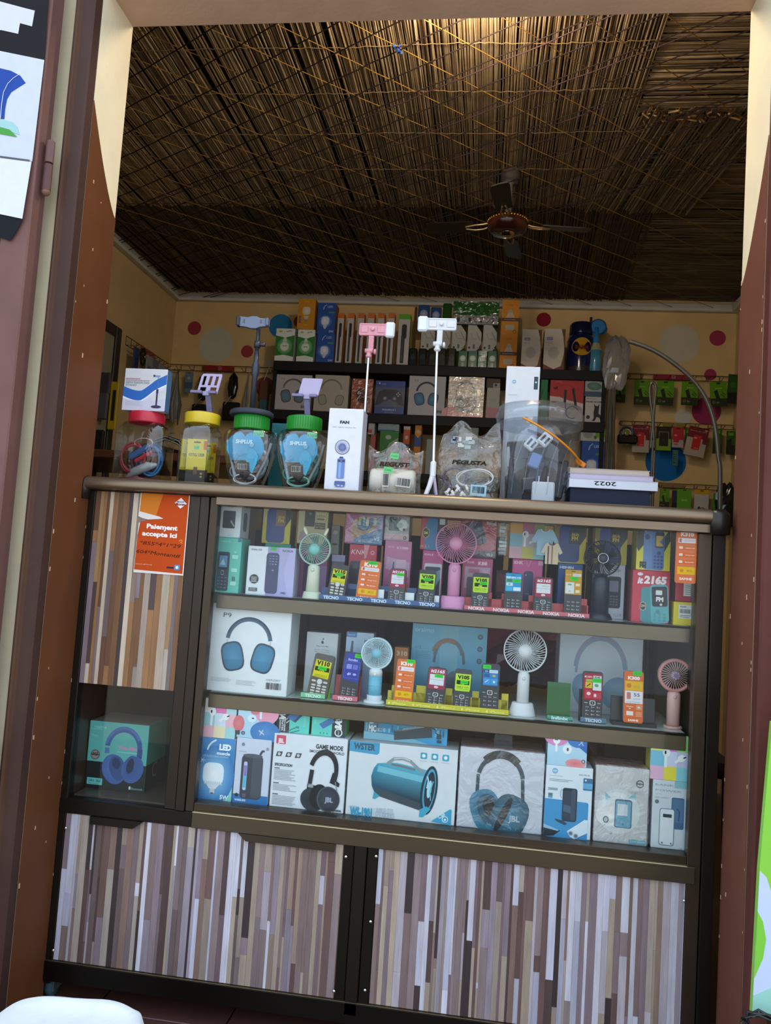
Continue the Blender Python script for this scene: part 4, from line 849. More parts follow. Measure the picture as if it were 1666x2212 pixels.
def a_iphonebox(p): p.E(.52, .84, .045, '5c6066', .048); p.E(.535, .895, .018, '5c6066', .03, -35); p.E(.565, .85, .022, 'e8ebee'); p.T('iPhone 14 Pro Max', .52, .775, .032, '5a5e66', w=.38, b=1); p.T('20W USB-C Power Adapter', .52, .715, .028, 'a0a4aa', w=.50); p.T('USB-C to Lightning Cable', .52, .68, .028, 'a0a4aa', w=.46); p.R(.46, .60, .475, .64, '9a9ea4'); p.R(.56, .60, .575, .63, '9a9ea4')
def a_radio(p): p.R(0, 0, 1, 1, '8098c0', ct='b8d0e8'); p.R(0, .92, .38, 1, '4a80b8'); p.T('maersa', .18, .96, .07, 'd0e4f4', w=.26, slant=.2); p.P([(.14, .5), (.20, .86), (.27, .86), (.28, .5)], '50587c'); p.RR(.10, .0, .66, .62, .06, '3c4470'); p.RR(.66, .80, .90, .89, .02, '6a88a8'); p.T('2.4', .78, .85, .07, '2f4a68', b=1)
def a_realme(p):
    p.R(0, 0, 1, .40, '121c20'); p.R(0, .40, 1, 1, '5fb4ae'); p.T('realme', .18, .92, .05, '9cd8d0', w=.20); p.lines(.05, .22, .885, 1, .02, .008, '8accc4'); p.T('You Studio', .72, .64, .055, 'd888b0', b=2, w=.44); p.lines(.50, .90, .575, 1, .02, .010, '9ad8d4'); p.T('TWS', .10, .78, .04, '98d4cc')
    p.E(.13, .50, .078, '5a5450'); p.E(.13, .50, .065, '9a8c88'); p.T('365', .13, .51, .05, '3a3432', b=2, w=.10); p.R(.06, .495, .20, .51, '4a4442'); p.RR(.03, .055, .29, .155, .01, '6cc4c0'); p.T('24H', .10, .115, .04, '2c5c60', b=1); p.T('365', .22, .115, .04, '2c5c60', b=1); p.T('Warranty', .14, .075, .02, '2c5c60', w=.18)
    c = '3c5e9c'
    p.Ar(.60, .62, .235, .315, 2, 176, '3a5c98', 26, 1.12, -2); p.Ar(.60, .62, .275, .31, 30, 172, '4a70b4', 22, 1.12, -2); p.L([(.88, .64), (.875, .50)], .085, '32508a'); p.L([(.325, .62), (.33, .54)], .075, '4a70b4')
    p.L([(.36, .52), (.40, .25)], .012, 'a8bcdc'); p.E(.47, .31, .20, '3f62a8', .24, 22, 28, ci='5478bc'); p.E(.52, .33, .13, '34548c', .20, 20); p.E(.50, .40, .07, '24386a', .09, 20)
    p.E(.78, .33, .18, '4264a4', .22, -22, 28, ci='3a5894'); p.E(.745, .38, .10, '3a5a98', .17, -12); p.E(.74, .38, .06, '1e2c4e', .12, -12)
    p.T('Bluetooth', .88, .055, .035, '8ab8b8', w=.19); p.RR(.745, .035, .775, .085, .012, 'c8e4e4')
def a_fanbox(p):
    p.T('FAN', .47, .835, .08, '30343c', b=3, w=.27); p.T('LED digital display fan', .47, .775, .034, '9a9ea6', w=.70)
    p.E(.455, .535, .215, '5c6896'); p.E(.455, .535, .195, 'e8eaf2')
    for k in range(30):
        a = 2*math.pi*k/30; p.L([(.455+.075*math.cos(a), .535+.075*p.A*math.sin(a)), (.455+.205*math.cos(a+.12), .535+.205*p.A*math.sin(a+.12))], .012, '5c6a98')
    p.E(.455, .535, .105, '5a669a', ci='7884b0'); p.P([(.40, .42), (.50, .42), (.51, .385), (.39, .385)], '3c4670'); p.RR(.345, .16, .56, .40, .03, '6a88c0'); p.RR(.39, .165, .46, .355, .02, '8aa8d8'); p.R(.345, .355, .56, .385, '3c4a78'); p.T('LED', .455, .37, .02, 'dfe4f4'); p.RR(.30, .075, .605, .13, .03, '5868a0'); p.RR(.32, .06, .59, .085, .02, '7080b8'); p.E(.42, .078, .03, 'c8d0f0', .02); p.E(.52, .075, .025, 'c8d0f0', .02)
def a_micbox(p):
    n = 14; top = [(k/n, .40+.20*(k/n)**1.5*(1 if k < 8 else 1)+.05*math.sin(k/n*5+2.6)) for k in range(n+1)]
    def band(o1, o2, c, c2=None):
        a = []; b_ = []
        for k in range(n+1):
            t = k/n; f = .46-.10*math.sin(math.pi*min(t/.75, 1))*1+.50*max(0, t-.42)**1.0*1.05
            a.append((t, f+o1)); b_.append((t, f+o2))
        p.P(a+b_[::-1], c)
    band(-.13, .12*.9, '2f6cc0'); band(-.16, -.125, 'f4f6fa'); band(-.24, -.16, 'dcdcf0')
    p.P([(.0, .0), (1, 0), (1, .30), (.5, .22), (0, .26)], 'd4d2e4'); p.R(.03, .74, .38, .765, 'd88090'); p.T('MOBILE PHONE LIVE BROADCAST', .32, .71, .03, '4a4e58', w=.56); p.T('DESKTOP TELESCOPIC STAND', .32, .66, .04, '7a8896', w=.56, b=1); p.T('STAND', .17, .60, .04, '8090a0', w=.26, b=1)
    c = '3a3c54'; p.L([(.80, .12), (.80, .80)], .012, '5a7aa0'); p.L([(.80, .12), (.80, .46)], .04, c); p.L([(.80, .42), (.80, .52)], .055, c); p.E(.80, .10, .12, c, .035); p.R(.70, .81, .84, .85, '7aa0cc'); p.R(.68, .81, .72, .86, c); p.lines(.08, .55, .22, 4, .03, .008, 'cacad8', .3)
def a_nbspk(p):
    p.E(.24, .89, .06, '7cacc8'); p.T('N9', .24, .89, .045, 'd8e8f0', b=1, w=.07); p.R(.83, .84, .95, .93, '2e4650'); p.T('+', .89, .89, .08, 'd8e4e8', b=2); p.lines(.08, .35, .80, 1, .02, .005, 'b8c0c8', .0)
    p.P([(.08, .36), (.96, .40), (.96, .74), (.08, .73)], 'd8dde2'); p.T('Extra powerful', .36, .66, .04, 'b8c0c8', w=.5); p.T('Charging card', .34, .60, .04, 'b8c0c8', w=.46)
    p.P([(.12, .22), (.56, .30), (.56, .20), (.56, .0), (.16, .0)], '2c3a54'); p.RR(.53, .05, .86, .37, .04, '2c3650'); p.E(.695, .36, .165, '46506a', .05); p.L([(.84, .33), (.93, .40), (.92, .30), (.86, .28)], .02, 'a06a78'); p.E(.30, .10, .06, '8aa0b8', .05)
def a_greenbulb(p): p.R(0, .12, 1, .84, '2f7a34'); p.P([(0, .84), (0, .78), (.5, .72), (1, .80), (1, .84)], 'dfe4dc'); p.P([(0, .12), (0, .16), (.5, .20), (1, .14), (1, .12)], 'dfe4dc'); p.E(.5, .46, .40, '4e9850', .42, ci='a8d0a0'); p.E(.5, .45, .23, 'c8d8c8', .24, ci='e4ece4'); p.P([(.38, .60), (.62, .60), (.56, .72), (.44, .72)], 'c4d2c6'); p.R(.38, .455, .62, .475, '3c5a40'); p.E(.24, .91, .10, 'b8b050', .05); p.L([(.55, .90), (.75, .93), (.85, .92)], .03, '3c4038')
def a_orangebulb(p): p.R(0, 0, 1, 1, 'c8891c'); p.E(.5, .60, .24, 'c8bca8', .24, 0, 24, 3, ci='e0dcd0'); p.P([(.34, .44), (.66, .44), (.58, .32), (.42, .32)], 'c8bca8'); p.R(.42, .24, .58, .32, '8a8078'); p.T('LED', .5, .90, .09, 'dcb060', w=.3); p.RR(.08, .20, .22, .44, .02, '7a6a50'); p.T('12W', .5, .14, .08, 'e0b868')
def a_blueled(p): p.R(0, 0, 1, 1, '2450a0'); p.L([(.30, .78), (.35, .88), (.48, .95)], .04, 'b0c4e0'); p.T('LED', .68, .88, .11, '9ab4dc', b=2, w=.3); p.R(.60, .66, .95, .72, '3c8a5c'); p.E(.45, .40, .36, '3c6cb8', .36, ci='84a8dc'); p.E(.45, .42, .22, 'c4cede', .24, 0, 24, 3, ci='e8ecf4'); p.P([(.33, .28), (.57, .28), (.50, .16), (.40, .16)], 'b8c2d2'); p.T('5W', .82, .08, .12, 'b8c8e8', b=1)
def a_stick(p, top='c86a28'): p.R(0, .90, 1, 1, top); p.RR(.28, .04, .60, .60, .08, '2c2a2c'); p.RR(.30, .52, .72, .80, .14, '242224'); p.R(.38, .08, .46, .56, '4a484a'); p.E(.46, .74, .14, '3a383a', .06)
def a_pad(p): p.R(0, .80, 1, 1, '22408c'); p.R(0, 0, 1, .22, '1f3a80'); p.R(0, .22, 1, .80, '4a5468'); p.P([(.0, .24), (.12, .66), (.3, .74), (.7, .74), (.88, .66), (1, .24), (.8, .30), (.64, .44), (.36, .44), (.2, .30)], '1c1c22'); p.E(.34, .46, .10, '30323a'); p.E(.66, .46, .10, '30323a'); p.E(.34, .47, .05, '8a8c94'); p.E(.66, .47, .05, '8a8c94'); [p.E(.78+dx, .60+dy, .025, 'b0a8b8') for dx, dy in ((0, .05), (.05, 0), (-.05, 0), (0, -.05))]; p.P([(.1, .9), (.13, .97), (.16, .9)], 'd0d8e8'); p.T('PC/PAD', .28, .90, .05, '9aa8d0', w=.15); p.T('DUALSHOCK 3', .5, .13, .055, 'b8c4e4', w=.46, b=1); p.T('Controller', .5, .06, .04, '7a88b0', w=.3)
def a_redcable(p): p.R(0, 0, 1, 1, 'd4ccc8'); p.P([(0, 1), (1, 1), (1, .44), (.6, .50), (.3, .58), (0, .60)], 'b83a38'); p.Ar(.68, .22, .17, .195, 20, 300, '26262a', 24); p.L([(.50, .22), (.45, .50)], .03, '26262a'); p.L([(.45, .45), (.46, .76)], .075, '2c2c30'); p.L([(.78, .38), (.68, .80)], .075, '2c2c30'); p.L([(.15, .84), (.5, .90), (.78, .78)], .012, '7a2426'); p.P([(.08, .80), (.22, .84), (.22, .78), (.14, .76)], '3a1c20'); p.RR(.06, .44, .20, .48, .015, 'b86a60'); p.E(.10, .28, .05, '9a4a48'); p.E(.28, .28, .06, '9a4a48'); p.T('AUDIO', .25, .95, .03, 'd89a94', w=.2)
def a_holder(p): p.T('PHONE HOLDER', .42, .80, .075, '34363c', b=2, w=.76); p.T('Exact-Auto', .30, .92, .055, '50545a', w=.46, b=1); p.lines(.1, .35, .62, 1, .02, .012, 'a89a60', 0); p.E(.16, .20, .095, '34363c'); p.P([(.34, .06), (.44, .16), (.42, .40), (.46, .56), (.42, .72), (.52, .64), (.62, .64), (.70, .74), (.68, .54), (.66, .36), (.80, .26), (.88, .04), (.80, .02), (.72, .18), (.58, .22), (.50, .06)], '2a2c30')
def a_lens(p): p.P([(0, 1), (0, .14), (.5, .02), (.85, .10), (.97, .4), (.97, .7), (.8, 1)], 'ccc4b0'); p.P([(.86, 1), (1, 1), (1, .1), (.9, .12), (.99, .5)], '6a4030'); p.E(.48, .42, .26, 'b4aea0', .30); p.RR(.12, .72, .42, .80, .02, '8a8aa0'); p.T('Lens', .27, .76, .05, 'dcdce4'); p.lines(.08, .4, .66, 1, .02, .012, '9a94a0', 0); p.P([(0, .14), (.5, .02), (1, .12), (1, 0), (0, 0)], '7a3c34')
def a_econ(p):
    p.R(0, 0, 1, 1, 'd0861c')
    for v in (.5, 0):
        p.R(0, v+.19, 1, v+.24, '4a4048'); p.T('ECONOMIC', .5, v+.215, .05, 'c0a070', w=.7, b=1); p.E(.5, v+.11, .28, 'b8b0a0', .13, ci='d8d4c8'); p.P([(.24, v+.245), (.76, v+.245), (.60, v+.33), (.40, v+.33)], 'bcb4a4'); p.E(.5, v+.335, .13, 'a8a090', .10); p.R(.25, v+.06, .75, v+.14, 'b0a894'); p.E(.78, v+.04, .10, '6a4a20'); p.E(.78, v+.04, .07, 'd0861c'); p.T('LED', .5, v+.43, .12, '8a5a20', w=.3)
# ================================================================== goods inside the glass front
G1 = 'boxed goods on the cabinet floor'; FR = 0.040
prod('K', 100, 1025, 478, 432, FR, 'bulb_box', 'blue lamp box with a big white bulb at the lower left corner of the glass', 'box', a_led, base=S3, depth=.075, c='2f86c8', cs='d8e4ec', m='gloss_card', key='led')
prod('K', 155, 402, 495, 62, FR+.002, 'earbud_box', 'pastel checked earbud box standing on the blue lamp box at far left', 'box', a_podsA, base=top_of('led')+.0006, depth=.05, c='d8e4ee', m='gloss_card', top=None)
prod('K', 441, 1060, 822, 436, FR, 'speaker_box', 'white and blue box picturing a dark upright bottle shaped speaker', 'box', a_spk, base=S3, depth=.08, c='cfd5e6', cs='c0c8d8', m='gloss_card', key='spk')
prod('K', 486, 408, 846, 75, FR+.001, 'earbud_box', 'pink and blue earbud box standing on the dark bottle speaker box', 'box', a_podsC, base=top_of('spk')+.0006, depth=.05, c='a8d4ea', m='gloss_card')
prod('K', 792, 1090, 1543, 428, FR, 'headphone_box', 'white box reading GAME MODE with black headphones', 'box', a_jblgame, base=S3, depth=.085, c='dfe4ea', cs='c8d0d6', key='game')
prod('K', 858, 350, 1192, 78, FR+.012, 'charger_box', 'left teal charger box on the GAME MODE box, its black end at left', 'box', lambda p: a_3a(p, 0), base=top_of('game')+.0006, depth=.05, c='62cfc0', cs='3a8a3c', ct='7cb83c', group='teal charger boxes')
prod('K', 1194, 372, 1535, 112, FR+.012, 'charger_box', 'right teal charger box on the GAME MODE box, its black end at right', 'box', lambda p: a_3a(p, 1), base=top_of('game')+.0006, depth=.05, c='62cfc0', cs='3a9a48', ct='7cb83c', group='teal charger boxes')
prod('L', 66, 1032, 1142, 402, FR, 'speaker_box', 'white box with a blue drum shaped portable speaker, marked WS-1901', 'box', a_ws, base=S3, depth=.09, c='d6dce0', cs='b8bec0', ct='b4b8b8', key='ws')
prod('L', 240, 345, 1045, 130, FR+.03, 'speaker_box', 'flat blue box marked MIC lying on top of the WS-1901 box', 'box', a_mic, base=top_of('ws')+.0006, depth=.05, c='2f8cb8', cs='5a8aa0', m='gloss_card', key='mic')
jb = prod('M', 74, 706, 638, 232, FR, 'headphone_box', 'large white box with blue headphones side by side and a black hanging tab', 'box', a_jblw, base=S3, depth=.10, c='d4d7e2', cs='c0b4b8', ct='c8a8a6', m='gloss_card', key='jbw', wrap=True)
w_ = NOTE['jbw']['x1']-NOTE['jbw']['x0']; h_ = NOTE['jbw']['z1']-NOTE['jbw']['z0']
Gm().prism([(.40*w_, h_-.001), (.62*w_, h_-.001), (.62*w_, h_+.020), (.605*w_, h_+.024), (.41*w_, h_+.024), (.40*w_, h_+.020)], .046, .048, '2c3038').build('hanging_tab', 'plastic', jb)
Gm().prism([(.44*w_, h_+.008), (.58*w_, h_+.008), (.58*w_, h_+.011), (.53*w_, h_+.012), (.51*w_, h_+.016), (.49*w_, h_+.012), (.44*w_, h_+.011)], .0452, .046, '0c0d10').build('tab_slot', 'plastic', jb)
prod('M', 622, 768, 942, 325, FR, 'power_bank_box', 'white and blue power bank box marked 20000', 'box', a_bank, base=S3, depth=.07, c='dde6ee', cs='c0ccd6', m='gloss_card', key='bank')
prod('M', 648, 300, 908, 68, FR+.001, 'earbud_box', 'pink and blue earbud box marked X standing on the 20000 power bank box', 'box', lambda p: a_podsC(p, 1), base=top_of('bank')+.0006, depth=.05, c='a8cfe8', ct='5a5a60', m='gloss_card')
prod('M', 938, 800, 1298, 330, FR, 'headphone_box', 'cream white box with faint cat-ear headphones and a blue player', 'box', a_cat, base=S3, depth=.08, c='d6d6d8', cs='c0bcbc', ct='c49c92', m='gloss_card', wrap=True)
prod('M', 1302, 845, 1536, 410, FR, 'power_bank_box', 'slim white box reading BANK POWER at the right end of the cabinet floor', 'box', a_bp, base=S3, depth=.07, c='d4dde4', cs='c0c8d0', m='gloss_card', key='bp')
prod('M', 1298, 385, 1546, 122, FR+.001, 'earbud_box', 'brightly checked pastel earbud box standing on the BANK POWER box', 'box', a_podsB, base=top_of('bp')+.0006, depth=.05, c='d8dce8', cs='b0b848', ct='b8b850', m='gloss_card')
# dark shapes behind the goods on the cabinet floor
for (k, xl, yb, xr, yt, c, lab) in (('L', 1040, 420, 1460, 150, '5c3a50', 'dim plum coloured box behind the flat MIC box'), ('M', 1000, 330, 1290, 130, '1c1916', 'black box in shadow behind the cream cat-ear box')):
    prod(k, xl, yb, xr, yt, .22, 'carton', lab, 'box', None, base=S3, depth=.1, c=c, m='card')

# ---------------------------------------------------------------- middle shelf
prod('H', 92, 772, 803, 95, .056, 'headphone_box', 'large white box marked P9 with blue headphones on the middle shelf', 'box', a_p9, base=S2, depth=.085, c='e2e7ea', cs='c4ccd0', ct='d0d4d4', key='p9')
prod('H', 885, 800, 1178, 300, .15, 'charger_box', 'tall white box with a grey apple mark behind the green stand', 'box', a_iphonebox, base=S2, depth=.04, c='dde2e8', cs='b8bcc0', ct='9aa0a4')
prod('H', 1212, 800, 1470, 298, .15, 'radio_box', 'pale blue box picturing a walkie talkie behind the red stand', 'box', a_radio, base=S2, depth=.04, c='b0c8e0', cs='8aa0b8', m='gloss_card')
prod('I', 268, 700, 975, 200, .19, 'headphone_box', 'large light blue box with brown banded headphones behind the yellow stand', 'box', a_blue112, base=S2, depth=.08, c='5aa2c4', cs='3c7a98', ct='4c8aa8', m='gloss_card')
prod('I', 118, 700, 262, 372, .16, 'filler_box', 'small orange box marked 310 between the cyan fan and the light blue box', 'box', lambda p: p.T('310', .55, .88, .30, 'e0c8a8', b=2, w=.8), base=S2, depth=.04, c='b87a48', cs='8a5a34')
prod('J', 218, 840, 1006, 130, .20, 'headphone_box', 'biggest white box with pale blue headphones behind the green and dark stands', 'box', a_bighp, base=S2, depth=.09, c='c6d2dc', cs='a8b0b8', ct='b0b4b8', m='gloss_card')
def hfan(k, cx, cy, R, Y, base, label, ring, hub, hand, bs, ribs=36, hubr=.28, ringw=.055, hw=.30, style='straight', basew=.60, baseh=.35, flare=0.86, ears=None, back='20262c', blade=None, hband=None, button=True, hub2=None, cup=True):
    c = wp(k, cx, cy, Y); r = (wp(k, cx+R, cy, Y)-c).length; H = c.z-base
    t = thing('handheld_fan', label, 'fan', (c.x, Y, base), group=None); z = H
    rw = r*ringw; D = r*.42
    Gm().tube([(math.cos(a)*(r-rw), 0, z+math.sin(a)*(r-rw)) for a in [2*math.pi*i/44 for i in range(44)]], rw, ring, 8, closed=True).build('front_ring', 'plastic', t)
    g = Gm()
    for i in range(ribs):
        a = 2*math.pi*i/ribs; pts = []
        for q in range(6 if style != 'straight' else 3):
            f = q/(5 if style != 'straight' else 2); rr = r*hubr*.9+(r-rw*1.6-r*hubr*.9)*f; da = {'straight': .32*f, 'curl': 1.0*f*f*.75+.15*f, 'petal': .10*f, 'black': .45*f}[style]
            pts.append((math.cos(a+da)*rr, -.0016-(.0035*(1-f)), z+math.sin(a+da)*rr))
        if style in ('petal', 'black', 'curl'): g.tube(pts, r*.02, ring if style != 'petal' else 'd8b8b4', 5, rs=[r*(.012+.012*q/(len(pts)-1)) for q in range(len(pts))])
        else: g.tube(pts, r*.0155, ring, 5)
    g.build('grille', 'plastic', t)
    Gm().lathe([(r*hubr*.2, -.009), (r*hubr*.9, -.0078), (r*hubr, -.004), (r*hubr, .004)], hub, (0, 0, z), 28, 'y').build('hub_cap', 'plastic', t)
    if hub2 == 'glow':
        Gm().tube([(math.cos(a)*r*hubr*.9, -.0088, z+math.sin(a)*r*hubr*.9) for a in [2*math.pi*i/28 for i in range(28)]], r*.018, 'f4f6fa', 6, closed=True).build('silver_ring', 'chrome', t)
    elif hub2 == 'rose':
        g = Gm()
        for i in range(8): a = i*math.pi/4; g.ball((math.cos(a)*r*.17, -.009, z+math.sin(a)*r*.17), r*.075, 'b8a0c0', 8, 6, sy=.5)
        for rr in (.05, .10): g.tube([(math.cos(a)*r*rr, -.012, z+math.sin(a)*r*rr) for a in [2*math.pi*i/16 for i in range(16)]], r*.018, 'a890b4', 5, closed=True)
        g.build('rose', 'plastic', t)
    g = Gm()                                        # turning blades behind the grille, darkened in colour for its shaded gaps
    for i in range(5):
        a0 = 2*math.pi*i/5+.3; V = []
        for q in range(6):
            f = q/5; rr = r*hubr*.7+(r*.82-r*hubr*.7)*f
            for s_, dy in ((-.26, .006), (.26, .012)): a = a0+s_*(1+.3*f)+.25*f; V.append((math.cos(a)*rr, dy, z+math.sin(a)*rr))
        g.add(V, [(2*q, 2*q+1, 2*q+3, 2*q+2) for q in range(5)], blade or ring, True)
    g.build('blades', 'plastic', t)
    g = Gm()                                        # rear cage
    g.tube([(math.cos(a)*(r-rw), D*.6, z+math.sin(a)*(r-rw)) for a in [2*math.pi*i/36 for i in range(36)]], rw*.8, ring, 6, closed=True)
    for i in range(18):
        a = 2*math.pi*i/18; g.tube([(math.cos(a)*(r-rw), 0, z+math.sin(a)*(r-rw)), (math.cos(a)*(r-rw)*.97, D*.6, z+math.sin(a)*(r-rw)*.97), (math.cos(a)*r*.5, D, z+math.sin(a)*r*.5), (0, D+.002, z)], r*.02, ring, 4)
    g.build('rear_cage', 'plastic', t)
    ztop = z-r+rw*.5; w = r*hw
    bh = r*baseh
    hz0 = bh*.6
    g = Gm()
    if hband:
        g.lathe([(w*.5, hz0), (w, hz0+.001), (w, ztop*.80)], hband, (0, .006, 0), 24, sy=.85); g.lathe([(w, ztop*.80), (w, ztop*.93), (w*.85, ztop), (w*.3, ztop+r*.06)], hand, (0, .006, 0), 24, sy=.85)
        for zz in (.34, .52): g.tube([(w*1.003*math.cos(a), .006+w*.853*math.sin(a), ztop*zz) for a in [2*math.pi*i/24 for i in range(24)]], .0005, '7ab4cc', 4, closed=True)
    else: g.lathe([(w*.5, hz0), (w, hz0+.001), (w*(flare+.04), ztop*.75), (w*flare, ztop*.94), (w*flare*.75, ztop), (w*.25, ztop+r*.08)], hand, (0, .006, 0), 24, sy=.85)
    g.build('handle', 'plastic', t)
    if button: Gm().lathe([(w*.08, -.0025), (w*.26, -.0018), (w*.28, 0)], hand, (0, .0065-w*.85, ztop*.86), 14, 'y').build('button', 'gloss', t)
    bw = r*basew
    g = Gm()
    if bs[0] == 'cup': g.lathe([(bw, 0), (bw, bh*.12), (bw*bs[2], bh*.92), (bw*bs[2]-.002, bh), (w*.9, bh), (w*.8, bh*.6)], bs[1], (0, .006, 0), 28, sy=.8)
    else: g.lathe([(bw*.96, 0), (bw, .0015), (bw, .0045), (bw*.94, .006), (w*bs[2], .0065), (w*bs[2], bh), (w*1.0, bh), (w*.9, bh*.5)], bs[1], (0, .006, 0), 28, sy=.85)
    g.build('base', 'plastic', t)
    if ears:
        for s_ in (-1, 1):
            g = Gm(); g.M = Matrix.Translation((s_*r*.58, 0, z+r*.93)) @ Matrix.Rotation(s_*math.radians(24), 4, 'Y'); g.ball((0, 0, r*.18), r*.10, 'e8ecd8', 12, 8, sy=.5, sz=2.6); g.build('ear', 'plastic', t)
    return t
hfan('H', 1492, 460, 130, .075, S2, 'white and cyan handheld fan with curled blades on the middle shelf', 'c4dce4', '7ac0d0', 'd8e0e4', ('disk', 'd6dee4', 1.12), 40, .30, .06, .42, 'curl', .66, .50, hband='68b4d0', blade='3a7c94')
hfan('I', 1312, 400, 197, .085, S2, 'white handheld fan on a round white foot, centre of the middle shelf', 'd8dce0', 'dcdfe2', 'd6d8da', ('cup', 'd6d9dc', .80), 44, .30, .03, .28, 'straight', .61, .60, flare=.95, blade='6c7278')
hfan('J', 1288, 496, 158, .09, S2, 'salmon pink handheld fan with a rose hub at the right end of the middle shelf', 'cc8c84', 'c0a0b8', 'dcb0aa', ('disk', 'd0a09a', 1.0), 32, .26, .11, .37, 'petal', .54, .16, flare=1.0, hub2='rose', blade='5a3a34', button=True)

def phone(k, xl, yb, xr, yt, Y, base, label, body, art, name='keypad_phone', lean=-7, roll=0, cat='phone', th=.010, r=.006, group=None):
    p0, p1 = wp(k, xl, yb, Y), wp(k, xr, yt, Y); w = p1.x-p0.x; h = p1.z-base
    t = thing(name, label, cat, ((p0.x+p1.x)/2, Y, base), (math.radians(lean), math.radians(roll), 0), group)
    pts = []
    for cx, cz, a0 in ((w/2-r, h-r, 0), (-w/2+r, h-r, 90), (-w/2+r, r, 180), (w/2-r, r, 270)):
        for q in range(5): a = math.radians(a0+q*22.5); pts.append((cx+r*math.cos(a), cz+r*math.sin(a)))
    g = Gm().prism(pts, 0, th, body); g.prism([(x*.94, z*.97+h*.015) for x, z in pts], -.0008, 0, body); g.build('body', 'plastic', t)
    for nm, fn, m in art:
        pr = Pr(w, h); pr.k = 22 if nm != 'price_tag' else 40; fn(pr); o = pr.build(nm, m, t, (-w/2, 0, 0))
    return t
def price(u, v, txt='4000'):
    def f(p): p.R(u-.22, v-.042, u+.22, v+.042, '3ccc38'); p.T(txt, u, v, .07, '1c7a28', w=.28)
    return ('price_tag', f, 'paper')
def kp(c='c8ccd0', v0=.03, v1=.38, dots=False, nav=True):
    def f(p):
        keys(p, .10, v0, .92, v1-.10, c, rows=4, dots=dots)
        if dots: p.E(.5, v1-.04, .13, 'c8ccd0'); p.RR(.10, v1-.06, .32, v1-.015, .05, c); p.RR(.68, v1-.06, .90, v1-.015, .05, c)
        elif nav: p.RR(.36, v1-.10, .64, v1-.005, .06, 'd8dce0'); p.RR(.39, v1-.09, .61, v1-.015, .05, '25282d'); p.R(.49, v1-.07, .51, v1-.03, 'd8dce0'); p.R(.10, v1-.06, .26, v1-.05, c); p.R(.74, v1-.06, .90, v1-.05, c)
    return ('keypad', f, 'plastic')
def s_v110(p): p.P([(.08, .46), (.88, .44), (.90, .84), (.12, .86)], 'd4cc20'); p.T('V110', .50, .785, .20, '2c2a14', b=3, w=.66); p.R(.14, .60, .86, .70, '34321a'); p.T('FM', .5, .63, .12, 'd8d028', b=2); p.T('1000mAh 1.7', .5, .51, .055, '5a5618', w=.6); p.T('BIG BATTERY', .5, .475, .04, '5a5618', w=.6)
def s_v105(p): p.P([(.06, .50), (.10, .46), (.90, .46), (.94, .50), (.96, .88), (.06, .88)], 'b8dc3c'); p.T('V105', .52, .80, .19, '20241a', b=3, w=.70); p.R(.14, .62, .88, .72, '2a3018'); p.T('FM', .48, .64, .12, 'c0e040', b=2); p.T('1000 | 1.77', .5, .555, .07, '3a4818', w=.66, b=1); p.T('BATTERY SCREEN', .5, .51, .035, '3a4818', w=.66)
def s_2165(p): p.RR(.06, .46, .95, .97, .10, 'a03850'); p.T('it2165', .52, .90, .15, 'f0e4e8', b=2, w=.72, slant=.15); p.RR(.13, .56, .88, .82, .03, 'd8dce0'); p.R(.13, .685, .88, .692, '8a8e94'); p.R(.38, .57, .385, .69, '8a8e94'); p.R(.62, .57, .625, .69, '8a8e94'); p.T('WIRELESS FM', .62, .755, .045, '3a3c40', w=.36); p.E(.5, .51, .11, 'f0dce0', .06); p.T('itel', .5, .51, .05, 'a03850', b=1)
def s_k310(p):
    p.RR(.02, .0, .98, .995, .10, 'e07438'); p.T('K310', .52, .90, .17, 'f8ece4', b=3, w=.62); p.RR(.10, .74, .92, .83, .03, 'e8e0e8'); p.RR(.15, .75, .25, .82, .02, 'c86858'); p.T('55 DAYS*', .62, .785, .07, 'b898a0', w=.46)
    for i, t in enumerate(('Wireless FM', 'Strong Torch', 'Big Speaker')): v = .60-i*.13; p.RR(.09, v-.005, .93, v+.105, .04, 'e8936c'); p.RR(.105, v, .915, v+.10, .035, 'de7038'); p.RR(.15, v+.03, .32, v+.075, .02, 'f4dcd0'); p.T(t, .66, v+.05, .05, 'f8e4d8', w=.42, b=1)
    p.RR(.09, .16, .93, .30, .03, 'e8b818'); p.E(.30, .23, .09, 'dc8a20'); p.T('MTK', .68, .23, .10, 'c08818', w=.26, b=1); p.T('SAMHE', .5, .08, .11, 'f8ece4', b=2, w=.60)
def s_k300(p):
    p.RR(.02, .0, .98, .99, .08, 'dd6c30'); p.T('K300', .5, .86, .15, 'f8ece4', b=3, w=.60); p.RR(.07, .62, .95, .80, .02, 'e8b418'); p.E(.26, .71, .12, 'd87818'); p.T('MTK', .66, .69, .12, 'b88818', w=.32); p.RR(.07, .37, .95, .61, .02, 'e4e4ea'); p.RR(.16, .45, .36, .58, .03, 'c88070'); p.T('55', .66, .54, .16, '7a5a78', b=1, w=.30); p.T('DAYS*', .68, .46, .07, '9a8090', w=.34); p.T('Long Standby', .5, .40, .05, '9a8a94', w=.7)
    p.RR(.07, .12, .58, .35, .02, 'e8936c'); p.RR(.08, .125, .57, .345, .02, 'dc6c34'); p.T('Wireless', .32, .31, .06, 'f8e4d8', w=.36, b=1); p.T('FM', .32, .27, .06, 'f8e4d8', b=1); p.RR(.16, .14, .50, .22, .02, 'ece0dc'); p.RR(.62, .12, .93, .22, .02, 'e8936c'); p.RR(.62, .25, .93, .35, .02, 'e8936c'); p.E(.77, .30, .07, 'f4dcd0', .05); p.T('SAMHE', .5, .05, .10, 'f8ece4', b=2, w=.52)
